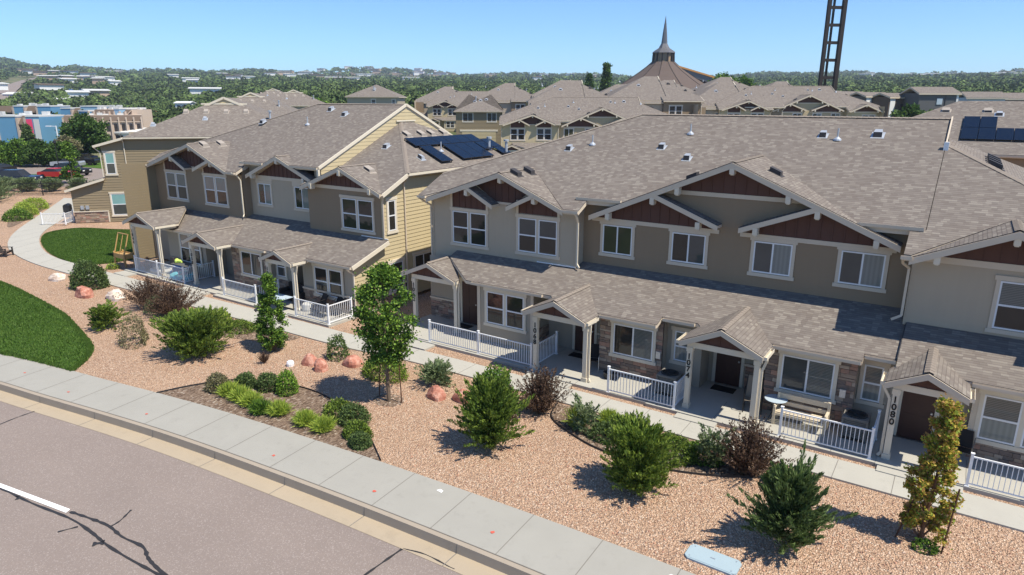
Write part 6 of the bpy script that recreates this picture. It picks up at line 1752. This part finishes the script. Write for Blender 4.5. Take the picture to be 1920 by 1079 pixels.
# ------------------------------------------------------------------ church with a tent roof
ch = thing('church', 'church with a broad dark tent roof, lantern and needle spire', 'church', (-103, 257.7, 5), R(34))
M = MB()
def octa(prof, n, mats_, name, parent, a0=.2, sx_=1.0):
    M = MB()
    for (r0, z0), (r1, z1) in zip(prof, prof[1:]):
        for k in range(n):
            t0, t1 = a0 + 2 * math.pi * k / n, a0 + 2 * math.pi * (k + 1) / n
            M.face([(r0 * math.cos(t0), r0 * math.sin(t0), z0), (r0 * math.cos(t1), r0 * math.sin(t1), z0), (r1 * math.cos(t1), r1 * math.sin(t1), z1), (r1 * math.cos(t0), r1 * math.sin(t0), z1)])
    return M.build(name, mats_, parent)
octa([(30, 5.0), (18.5, 10.4), (12.5, 14.0), (9, 16.3), (6.3, 18.3), (4.3, 20.0)], 12, ['cone_brown'], 'roof', ch)
octa([(29, -6), (29, 5.0)], 12, ['motel_beige'], 'wall', ch)
octa([(3.7, 20.0), (3.6, 23.2)], 12, ['lantern_tan'], 'lantern', ch)
for k in range(12):
    t0 = .2 + math.pi * 2 * k / 12; MB().beam((4.1 * math.cos(t0), 4.1 * math.sin(t0), 19.8), (3.9 * math.cos(t0), 3.9 * math.sin(t0), 23.3), .45, .45).build('lantern_post', ['steel_brown'], ch)
octa([(4.6, 23.2), (4.4, 23.6), (2.2, 25.0), (1.25, 26.6)], 8, ['spire_grey'], 'spire_skirt', ch)
octa([(1.25, 26.6), (.85, 30.5), (.03, 36.6)], 8, ['spire_grey'], 'spire', ch)
for k in range(12):
    M = MB()
    t0 = .2 + math.pi * 2 * k / 12
    for (r0, z0), (r1, z1) in zip([(30, 5.0), (18.5, 10.4), (12.5, 14.0), (9, 16.3), (6.3, 18.3)], [(18.5, 10.4), (12.5, 14.0), (9, 16.3), (6.3, 18.3), (4.3, 20.0)]):
        M.beam((r0 * math.cos(t0), r0 * math.sin(t0), z0 + .03), (r1 * math.cos(t0), r1 * math.sin(t0), z1 + .03), .2, .15)
    M.build('roof_seam', ['steel_brown'], ch)
M = MB(); rz_ = lambda a: (a[0], a[1], a[2])
P0 = (5, -2, 18.3); P1 = (28, -4, 11.6); M.face([P0, P1, (30, 12, 9.0), (8, 8, 15)]); M.face([(6, -1, 16.0), (27, -3, 8.6), P1, P0]); M.build('wing_roof', ['cone_brown'], ch)
MB().beam((5, -2.6, 18.4), (28.4, -4.6, 11.6), .7, .6).build('wing_fascia', ['fascia_orange'], ch)
MB().beam((5, -2.3, 17.2), (27.5, -4.2, 10.2), .5, 1.9).build('wing_beam', ['spire_grey'], ch)

# steel bell tower
tw = thing('steel_tower', 'tall rusty brown steel tower of three legs joined by rungs', 'tower', (-25.0, 146.8, 3), R(38))
legs = [(-1.45, 0, .62), (-.05, .9, .34), (1.55, .1, .72)]
for x, y, w_ in legs: MB().box(x - w_ / 2, y - w_ / 2, -2, x + w_ / 2, y + w_ / 2, 42).build('leg', ['steel_brown'], tw)
for z in (5, 8.5, 12.0, 15.2, 18.35, 21.5, 24.6, 27.7, 31):
    MB().beam((-1.4, .1, z), (1.4, .15, z), .35, .55).build('rung', ['steel_brown'], tw); MB().beam((0, .9, z), (1.4, .2, z), .25, .4).build('rung', ['steel_brown'], tw)

# ------------------------------------------------------------------ apartments behind on the right
def apartment(label, loc, rz, w, d, h, wallm='apartment_grey', rows=(), grp='grey apartment blocks far right'):
    r = thing('apartment_block', label, 'apartments', loc, rz, grp)
    MB().box(-w / 2, -d / 2, -6, w / 2, d / 2, h).build('wall', [wallm], r)
    M = MB(); roof(M, [(-w / 2 - .4, -d / 2 - .4, h), (w / 2 + .4, -d / 2 - .4, h), (w / 2 + .4, 0, h + d * .2), (-w / 2 - .4, 0, h + d * .2)], .3); roof(M, [(-w / 2 - .4, d / 2 + .4, h), (-w / 2 - .4, 0, h + d * .2), (w / 2 + .4, 0, h + d * .2), (w / 2 + .4, d / 2 + .4, h)], .3)
    M.build('roof', RM, r)
    for (x0, z0, x1, z1, m) in rows: MB().box(x0, -d / 2 - .12, z0, x1, -d / 2 + .05, z1).build('window' if m == 'motel_dark' or m.startswith('pane') else 'trim', [m], r)
    return r
apartment('plain dark grey apartment block end, the largest one at the far right', (-9.5, 182, 6.4), R(34), 8.6, 7, 6.0, 'apartment_grey', ((-.4, 3.6, .8, 4.9, 'apartment_blue'), (-4.3, 2.0, 1.4, 2.15, 'motel_dark'), (1.4, -4, 1.5, 5.9, 'motel_dark'), (3.8, -4, 4.25, 6.0, 'far_white')))
for k in range(7):
    apartment('grey terraced apartment in the row left of the large dark block, %s from the left' % ('first', 'second', 'third', 'fourth', 'fifth', 'sixth', 'seventh')[k], (-46 + k * 4.9, 184 - k * .2, 8.6 - k * .2), R(34 + 25), 9, 4.6, 4.2, 'apartment_grey' if k % 2 else 'motel_brown', ((-4.2, -2, -2.6, 3.8, 'far_white'), (2.2, -2, 3.8, 3.8, 'apartment_blue'), (-.6, .6, .8, 2.6, 'motel_dark')))
for k in range(4):
    apartment('pale blue and grey house right of the large dark block, %s' % ('nearest', 'second', 'third', 'last')[k], (0 + k * 7.0, 205 + k * 6, 7.6 - k * .2), R(20), 8, 7, 4.0, 'apartment_blue' if k != 1 else 'apartment_grey', ((-3, .5, -1.8, 2, 'motel_dark'), (.8, .5, 2, 2, 'motel_dark')))

# ------------------------------------------------------------------ blue and beige motel complex, left
def motel(label, loc, rz, segs, h=6.6, d=9):
    r = thing('motel_block', label, 'motel', loc, rz, 'blue and beige motel blocks'); x = 0
    for (kind, w) in segs:
        if kind in ('blue', 'light'):
            hh = h + (.6 if kind == 'light' else 0)
            MB().box(x, -.3, 0, x + w, d, hh).build('panel_wall', ['motel_blue' if kind == 'blue' else 'motel_lightblue'], r)
            MB().box(x - .1, -.4, hh, x + w + .1, d, hh + .35).build('parapet', ['roof_white'], r)
        elif kind == 'banner':
            MB().box(x, -.3, 0, x + w, d, h).build('panel_wall', ['motel_blue'], r); MB().box(x, -.4, h, x + w, d, h + .35).build('parapet', ['roof_white'], r)
            MB().box(x + .15, -.42, .8, x + w * .45, -.34, h - .5).build('banner', ['banner_pink'], r); MB().box(x + w * .55, -.42, .8, x + w - .15, -.34, h - .5).build('banner', ['roof_white'], r)
        elif kind == 'win':
            MB().box(x, 0, 0, x + w, d, h - .9).build('wall', ['motel_beige'], r)
            M = MB(); M.slab([(x, -.3, h - .9), (x + w, -.3, h - .9), (x + w, 2.0, h + .5), (x, 2.0, h + .5)], .2); M.box(x, 2, h - .9, x + w, d, h + .5, 1); M.build('mansard', ['motel_brown', 'motel_beige'], r)
            n = max(1, int(w / 1.5))
            for k in range(n):
                for z in (.6, 3.2): MB().box(x + (k + .3) * w / n, -.06, z, x + (k + .72) * w / n, .05, z + 1.7).build('window', ['motel_dark'], r)
            M = MB()
            for k in range(n + 1): M.box(x + k * w / n - .15, -.5, 0, x + k * w / n + .15, 0, h + .1)
            M.build('pier', ['motel_beige'], r)
        else:
            MB().box(x, 1.2, 0, x + w, d, h - .9).build('wall', ['motel_dark'], r)
            M = MB(); M.box(x - .02, -.5, 0, x + .42, 1.3, h - .2); M.box(x + w - .42, -.5, 0, x + w + .02, 1.3, h - .2); M.build('pier', ['motel_beige'], r)
            for z in (0.2, 2.4): MB().box(x + .42, -.3, z, x + w - .42, 1.2, z + .95).build('balcony', ['motel_beige'], r)
            M = MB(); M.slab([(x + .42, -.4, h - 1.6), (x + w - .42, -.4, h - 1.6), (x + w - .42, 1.3, h + .2), (x + .42, 1.3, h + .2)], .2); M.box(x + .42, 1.3, h - 1.0, x + w - .42, d, h + .1, 1); M.build('mansard', ['motel_brown', 'motel_brown'], r)
        x += w
    rr = random.Random(int(loc[0])); X = sum(s[1] for s in segs)
    for k in range(int(X / 3)): a = rr.uniform(.5, X - 1.5); b = rr.uniform(2, d - 2); MB().box(a, b, h - .2, a + rr.uniform(.7, 1.4), b + 1, h + rr.uniform(.6, 1.2)).build('rooftop_unit', ['roof_white'], r)
motel('nearest blue panelled motel block with pink and white banners', (-193.0, 63.0, 0), R(34), [('bay', 2.4), ('blue', 2.2), ('bay', 2.3), ('blue', 4.3), ('bay', 2.2), ('banner', 3.2)])
motel('motel wing with brown mansard ribs receding behind the big tree', (-175.6, 75.5, 0), R(60), [('win', 16)], 6.4)
motel('beige motel block with two rows of dark windows and a light blue slab', (-187.0, 84.5, 0), R(22), [('blue', 2.8), ('win', 7.5), ('light', 1.5), ('win', 1.6)], 7.6)
motel('farther motel block with long brown mansard roofs', (-252, 80.5, 0), R(34), [('blue', 3), ('bay', 7), ('bay', 6.5), ('blue', 3), ('bay', 4), ('blue', 4)], 8.4)
motel('far right motel block with white roof units', (-228, 98, 0), R(34), [('blue', 3), ('bay', 3), ('light', 5), ('bay', 4)], 7.8)
def boxhouse(label, x, y, z, rz, w, d, h, wallm, roofm, grp=None, name='far_building', cat_='building'):
    r = thing(name, label, cat_, (x, y, z), rz, grp)
    MB().box(-w / 2, -d / 2, -1, w / 2, d / 2, h).build('wall', [wallm], r)
    M = MB(); M.slab([(-w / 2 - .5, -d / 2 - .5, h + .02), (w / 2 + .5, -d / 2 - .5, h + .02), (w / 2 + .5, 0, h + d * .12), (-w / 2 - .5, 0, h + d * .12)], .3, 0, 0, 0); M.slab([(-w / 2 - .5, d / 2 + .5, h + .02), (-w / 2 - .5, 0, h + d * .12), (w / 2 + .5, 0, h + d * .12), (w / 2 + .5, d / 2 + .5, h + .02)], .3, 0, 0, 0); M.build('roof', [roofm], r)
    n = max(2, int(w / 4))
    for k in range(n): MB().box(-w / 2 + (k + .3) * w / n, -d / 2 - .08, h * .35, -w / 2 + (k + .7) * w / n, -d / 2 + .05, h * .75).build('window', ['motel_dark'], r)
boxhouse('low white long building right of the light blue slab', -166, 91, 0, R(24), 16, 8, 3.0, 'far_white', 'roof_white')
boxhouse('grey roofed low house beyond the olive townhouse roof', -208, 121, .2, R(34), 20, 12, 3.4, 'apartment_blue', 'motel_brown')
boxhouse('grey low annex with a flat roof and dark windows', -222, 112, .2, R(34), 10, 8, 3.2, 'far_white', 'apartment_grey')
boxhouse('small white two storey house among the trees above the olive roof', -322, 194, 4.5, R(34), 7, 6, 4.6, 'far_white', 'far_white')
boxhouse('salmon coloured small house among the trees', -305, 165, 1.5, R(34), 6, 5, 4.0, 'far_tan', 'far_red')
boxhouse('long tan roofed shop behind the motel', -330, 112, 0, R(34), 18, 8, 3.6, 'far_tan', 'roof_white')
boxhouse('red roofed restaurant beyond the motel at the left edge', -380, 118, 2, R(34), 9, 7, 4, 'far_white', 'far_red')
boxhouse('long dark blue warehouse left of the trees', -560, 222, 9, R(34), 30, 12, 5, 'far_blue', 'far_white')
boxhouse('royal blue store roof in the middle distance', -600, 262, 12, R(34), 24, 12, 5, 'far_blue', 'far_blue')
boxhouse('cream shopping block in the middle distance', -470, 200, 6, R(34), 20, 10, 4.5, 'far_tan', 'far_white')
boxhouse('pale blue hall on the wooded slope below the rocky hill', -1190, 1096, 44, R(34), 32, 16, 11, 'motel_lightblue', 'roof_white')

# ------------------------------------------------------------------ parking area, cars, lamp posts, fence
M = MB(); M.face([(-90, 44, .02), (-98, 32, .02), (-145, 30, .02), (-165, 50, .02), (-160, 64, .02), (-128, 60, .02), (-112, 55, .02)][::-1]); struct(M, 'parking_lot', ['asphalt'])
sheet('parking_island', 'lawn_grass', [(-100, 41), (-104, 38), (-113, 42.5), (-110, 46), (-103, 45)], .06)
sheet('parking_verge', 'lawn_grass', [(-112, 53), (-128, 52), (-140, 58), (-135, 66), (-115, 62)], .06)
M = MB(); M.box(-104.5, 44.8, 0, -99.8, 45.0, .14); struct(M, 'kerb', ['concrete_kerb'])
def car(label, x, y, rz, body, suv=False):
    r = thing('parked_car', label, 'car', (x, y, .03), rz, 'cars in the parking lot')
    L, Wd = (4.9, 1.95) if suv else (4.5, 1.8); h = 1.75 if suv else 1.42
    prof = [(-L / 2, .35), (-L / 2, .85), (-L / 2 + .1, .95), (-L * .18, 1.02), (L / 2 - .15, .98), (L / 2, .8), (L / 2, .35)]
    def ext(P, w, M, m=0, tp=0.0):
        A = [(a, -w / 2 + (tp if z > 1.1 else 0), z) for a, z in P]; B = [(a, w / 2 - (tp if z > 1.1 else 0), z) for a, z in P]
        M.face(A, m); M.face(B[::-1], m)
        for k in range(len(P)): M.face([A[k], B[k], B[(k + 1) % len(P)], A[(k + 1) % len(P)]], m)
    M = MB(); ext(prof, Wd, M); M.build('body', [body], r)
    c = [(-L * .22, 1.0), (-L * .08, h), (L * .28 if suv else L * .2, h), (L * .47 if suv else L * .38, 1.0)]
    M = MB(); ext([(a, z if z < 1.1 else z - .06) for a, z in c], Wd * .92, M, 0, .12); M.build('window', ['pane_dark'], r)
    M = MB(); M.box(-L * .08, -Wd * .38, h - .06, (L * .28 if suv else L * .2), Wd * .38, h); M.build('car_roof', [body], r)
    for sx_ in (-1, 1):
        for sy_ in (-1, 1):
            w = MB(); w.tube((sx_ * L * .31, sy_ * Wd * .42, .34), (sx_ * L * .31, sy_ * Wd * .51, .34), .34, .34, 14); w.build('wheel', ['tyre'], r)
    for sy_ in (-1, 1): MB().box(-L / 2 - .02, sy_ * .62 - .18, .68, -L / 2 + .02, sy_ * .62 + .18, .82).build('headlight', ['far_white'], r)
car('dark navy off road car by the planted fence', -101.6, 37.3, R(215), 'car_navy', True)
car('bright red car behind the fence planting', -103.6, 42.6, R(205), 'car_red')
car('dark car half hidden behind the red one', -106.5, 45.8, R(205), 'car_black', True)
car('dark blue car at the left edge of the lot', -112.5, 38.0, R(120), 'car_navy')
car('silver blue car under the trees near the lamp post', -119.5, 51.0, R(40), 'car_silver'); car('black car under the trees beside the silver blue one', -121.5, 54.2, R(40), 'car_black')
car('dark car right of the lamp post foot', -129.0, 57.5, R(40), 'car_navy'); car('black car at the left edge behind the navy one', -116.5, 40.5, R(120), 'car_black')
car('white car parked behind the big tree', -135.0, 70.5, R(10), 'car_white'); car('silver car by the low white building', -156.0, 86.0, R(10), 'car_silver')
r = thing('lamp_post', 'white parking lot lamp post with one arm, before the motel', 'lamp post', (-132.6, 55.7, 0), R(34))
MB().lathe((0, 0, 0), [(.45, 0), (.45, .8), (.40, .85)], 14).build('base', ['concrete_pan'], r); MB().tube((0, 0, .8), (0, 0, 6.1), .13, .09, 10).build('pole', ['white_paint'], r)
M = MB(); M.beam((0, 0, 6.0), (-1.1, 0, 6.05), .12, .10); M.build('arm', ['white_paint'], r); MB().box(-1.7, -.18, 5.95, -.9, .18, 6.1).build('lamp_head', ['white_paint'], r)
r = thing('lamp_post', 'thin black lamp post on the parking island', 'lamp post', (-104.8, 43.5, 0), 0); MB().tube((0, 0, 0), (0, 0, 4.6), .07, .05, 8).build('pole', ['black_metal'], r); MB().lathe((0, 0, 4.6), [(.05, 0), (.22, .12), (.20, .4), (.05, .5)], 10).build('lantern', ['black_metal'], r)
# dark metal fence along the far planting
r = thing('metal_fence', 'black picket fence along the willow like shrubs', 'fence', (-87, 31, 0), 0, None, True)
FP = [(-104, 25.5), (-96, 28.2), (-90, 31.2), (-86.5, 33.8), (-82.9, 37.0), (-80.5, 40.0)]
for a, b in zip(FP, FP[1:]):
    A, B = Vector((*a, 0)), Vector((*b, 0)); L = (B - A).length; MB().beam(A + Vector((0, 0, 1.35)), B + Vector((0, 0, 1.35)), .05, .05).build('rail', ['black_metal'], r); MB().beam(A + Vector((0, 0, .2)), B + Vector((0, 0, .2)), .05, .05).build('rail', ['black_metal'], r)
    M = MB()
    for k in range(int(L / .13)): c = A.lerp(B, k * .13 / L); M.box(c.x - .012, c.y - .012, .08, c.x + .012, c.y + .012, 1.5)
    M.build('pickets', ['black_metal'], r); MB().box(a[0] - .05, a[1] - .05, 0, a[0] + .05, a[1] + .05, 1.65).build('post', ['black_metal'], r)
for k, (x, y, h, rr) in enumerate(((-84.5, 28.0, 2.3, 2.0), (-87.5, 29.4, 2.4, 1.9), (-92.0, 34.4, 1.5, 1.5), (-89.6, 36.0, 1.4, 1.4), (-87.4, 38.0, 1.4, 1.3), (-85.2, 39.8, 1.3, 1.2), (-94.5, 33.2, 1.5, 1.5))):
    juniper(x, y, h, rr, 'willow like grey green shrub by the black fence, %s from the walk' % ('nearest', 'second', 'third', 'fourth', 'fifth', 'sixth', 'farthest')[k], key='sage', seed=200 + k, nb=150, per=45, L=.34, Wd=.06, cat_='shrub', group='willow like shrubs at the fence', up=(.7, 1.8), spread=.14)
# ------------------------------------------------------------------ individual trees
GT = 'mature trees around the parking lot'
tree('shade_tree', 'largest dark green shade tree beside the olive building', -130.6, 59.5, 7.3, 1.6, 3.6, 'mature', 301, .22, 120, 150, .42, .30, group=GT)
tree('slender_tree', 'slender young green tree standing before the large shade tree', -96.1, 41.2, 5.3, .4, 1.05, 'green', 302, .09, 80, 60, .26, .18, group=GT, prof=lambda t: (1 - t) ** .7 * 1.1 + .05)
for k, (x, y, h, rx, key) in enumerate(((-131.5, 46.0, 3.7, 2.6, 'mature'), (-127.5, 47.5, 3.9, 2.6, 'green'), (-124.5, 49.5, 3.8, 2.4, 'mature'), (-122.6, 51.5, 3.5, 2.2, 'mature'), (-151.5, 58.5, 5.6, 1.7, 'blue'), (-137, 44.5, 4.2, 2.8, 'green'), (-126.5, 54.2, 4.3, 2.0, 'olive'))):
    tree('shade_tree', '%s tree of the low dark row between the parking lot and the motel' % ('first', 'second', 'third', 'fourth', 'conical fifth', 'leftmost', 'brownish last')[k], x, y, h, .5, rx, key, 310 + k, .14, 90, 100, .34, .25, group=GT, prof=None if k != 4 else (lambda t: 1.05 - t))
for k, (x, y, z, h, w) in enumerate(((-112, 214.6, 4.5, 14.6, 2.6), (-102.7, 208.8, 4.2, 17.6, 3.0), (-205, 108, .2, 7.5, 2.0), (-196, 98, .1, 5.6, 2.3))):
    tree('spruce', ('shorter of the two dark spruces left of the church', 'taller of the two dark spruces left of the church', 'dark spruce beside the grey roofed low house', 'small spruce right of the light blue motel slab')[k], x, y, h, .6, w, 'mature', 330 + k, .25, 150, 70, .8, .45, 'conifer', 'dark conifers', z=z, prof=lambda t: 1.08 - t)
for k, (x, y, z, h, rx, key) in enumerate(((-9.5, 137, 2.6, 6.8, 2.9, 'mature'), (-6.6, 139, 2.6, 5.9, 2.4, 'green'), (2, 150, 2.6, 5.2, 2.0, 'mature'), (-72.5, 238, 5, 14.5, 5.5, 'green'), (-66, 236, 5, 13.0, 4.5, 'green'), (-58, 176, 3.6, 8.2, 3.5, 'mature'), (-210, 109, .1, 5.8, 3.0, 'mature'), (-216, 112, .1, 6.4, 3.0, 'mature'), (-180, 118, 1.0, 7.0, 3.5, 'mature'), (-171, 121, 1.2, 6.5, 3.0, 'green'), (-152, 122, 1.5, 9.0, 4.2, 'mature'), (-147, 127, 1.6, 8.6, 3.8, 'green'), (-158, 128, 1.6, 8.0, 3.8, 'mature'))):
    tree('leafy_tree', ('round dark green tree behind the nearest ridge, left of the grey block', 'lighter green tree touching the round dark one', 'small tree in front of the grey block', 'bright green tree right of the church wing', 'second bright green tree right of the church wing', 'dark tree behind the roofs near the church wing', 'green tree left of the grey roofed low house', 'green tree left of the low annex', 'green tree behind the olive roof', 'lighter tree behind the olive roof', 'dark tree left of the lone hip roofed house', 'bright tree left of the lone hip roofed house', 'leftmost of the trees near the lone hip roofed house')[k],
         x, y, h, 1.4, rx, key, 340 + k, .2, 75, 80, .75, .55, group='leafy trees among the back rows', z=z)

# far-off wood that reads as one mass
gw = np.random.default_rng(77)
CC = []; SZ = []; NQ = []
def clear(x, y, r, c):
    if c < 330:
        if r < 235: return True
        if r < 330 and gw.random() < .6: return True
    elif c < 640:
        if r < 205: return True
    else:
        if r < 235: return True
        if 1560 < c < 1960 and r < 270: return True
    # the road and its shoulders, fields at the far left
    if c < 130 and 500 < r < 1300:
        if abs(c - (20 + (r - 500) * .115)) < 34: return True
    if c < 300 and 330 < r < 800 and gw.random() < .62: return True
    return False
for _ in range(21000):
    r = math.exp(gw.uniform(math.log(200), math.log(2560))); a = YAW + gw.uniform(-R(40), R(40))
    x, y = r * math.sin(a), r * math.cos(a); c = col_of(x, y)
    if clear(x, y, r, c): continue
    if r > 1700 and 600 < c < 830 and gw.random() < .45: continue
    if r > 1400 and gw.random() < .12: continue
    s = gw.uniform(2.0, 4.6) * (1 + max(0, r - 500) / 1300 * 1.0)
    CC.append((x, y, tz(x, y) + s * .75)); SZ.append(s); NQ.append(110 if r < 420 else 52 if r < 900 else 24)
CC = np.array(CC); SZ = np.array(SZ); NQ = np.array(NQ)
I = np.repeat(np.arange(len(CC)), NQ); n = len(I)
v = unit(gw.normal(size=(n, 3))); v[:, 2] = np.abs(v[:, 2]) * 1.1 - .25
C = CC[I] + v * (SZ[I] * gw.uniform(.72, 1.05, n))[:, None] * np.array((1, 1, .95))
D = unit(np.cross(v, gw.normal(size=(n, 3))) + v * .35); B = unit(np.cross(D, v + gw.normal(size=(n, 3)) * .5))
k = SZ[I] * 1.35 / np.sqrt(NQ[I])
tone = gw.choice(3, len(CC), p=(.45, .33, .22))[I]
o = quads('distant_wood', C, D * (k * 1.25)[:, None], B * (k * .95)[:, None], ['canopy_a', 'canopy_b', 'canopy_c'], tone)
o['kind'] = 'stuff'; o['label'] = 'continuous green woodland covering the plain and low hills to the horizon'; o['category'] = 'woodland'

# pale buildings among the distant trees
fb = 0
r_ = random.Random(12)
for k in range(80):
    reg = k % 5
    if reg == 0: c, r = r_.uniform(1560, 1920), r_.uniform(1100, 2100)
    elif reg == 1: c, r = r_.uniform(0, 330), r_.uniform(480, 1500)
    elif reg == 2: c, r = r_.uniform(560, 860), r_.uniform(1600, 2250)
    elif reg == 3: c, r = r_.uniform(380, 1150), r_.uniform(900, 2000)
    else: c, r = r_.uniform(150, 620), r_.uniform(500, 1800)
    a = YAW + math.atan((c - 960) / 1262); x, y = r * math.sin(a), r * math.cos(a)
    w = r_.uniform(9, 24) * (.6 + r / 2200); h = r_.uniform(3.5, 5.5) * (.8 + r / 2500)
    M = MB(); M.box(-w / 2, -w * .25, 0, w / 2, w * .25, h); M.slab([(-w / 2 - 1, -w * .25 - 1, h + .02), (w / 2 + 1, -w * .25 - 1, h + .02), (w / 2 + 1, w * .25 + 1, h + .9), (-w / 2 - 1, w * .25 + 1, h + .9)], .4, 1, 1, 1)
    mk = r_.choice(('far_white', 'far_white', 'far_tan', 'far_white')); sz_ = 'pale' if mk == 'far_white' else 'tan'
    o = M.build('far_building', [mk, 'roof_white' if r_.random() < .6 else 'motel_brown'])
    o.location = (x, y, tz(x, y) + 2.5 + r * .0022); o.rotation_euler = (0, 0, -a + r_.uniform(-.5, .5)); rn = ('at the far right', 'at the far left', 'on and below the rocky hill', 'left of the church', 'above the olive building')[reg]; tag(o, 'tiny %s building among the distant trees %s' % (sz_, rn), 'building', 'tiny %s buildings %s' % (sz_, rn))
# the arterial road running away at the far left
M = MB(); pr_ = None
for i in range(14):
    r = 480 + i * 62; c = 20 + (r - 500) * .115 + 4; a = YAW + math.atan((c - 960) / 1262)
    p = (r * math.sin(a), r * math.cos(a)); n_ = (math.cos(a), -math.sin(a)); w = 7
    q = ((p[0] - n_[0] * w, p[1] - n_[1] * w, tz(*p) + 1.2), (p[0] + n_[0] * w, p[1] + n_[1] * w, tz(*p) + 1.2))
    if pr_: M.face([pr_[0], pr_[1], q[1], q[0]])
    pr_ = q
struct(M, 'far_road', ['asphalt'])

# ------------------------------------------------------------------ haze over the plain
HZ = NT('haze_air'); HZ.n.remove(HZ.b)
pv = HZ.add('ShaderNodeVolumePrincipled'); pv.inputs['Color'].default_value = (.72, .82, .95, 1); pv.inputs['Density'].default_value = .00019; pv.inputs['Anisotropy'].default_value = .2
HZ.link(pv.outputs[0], HZ.out.inputs['Volume']); MATS['haze_air'] = HZ.m
M = MB(); M.box(-3900, -2200, -20, 2700, 3900, 150)
o = M.build('haze', ['haze_air']); o['kind'] = 'stuff'; o['label'] = 'thin bluish haze over the far plain'; o['category'] = 'haze'
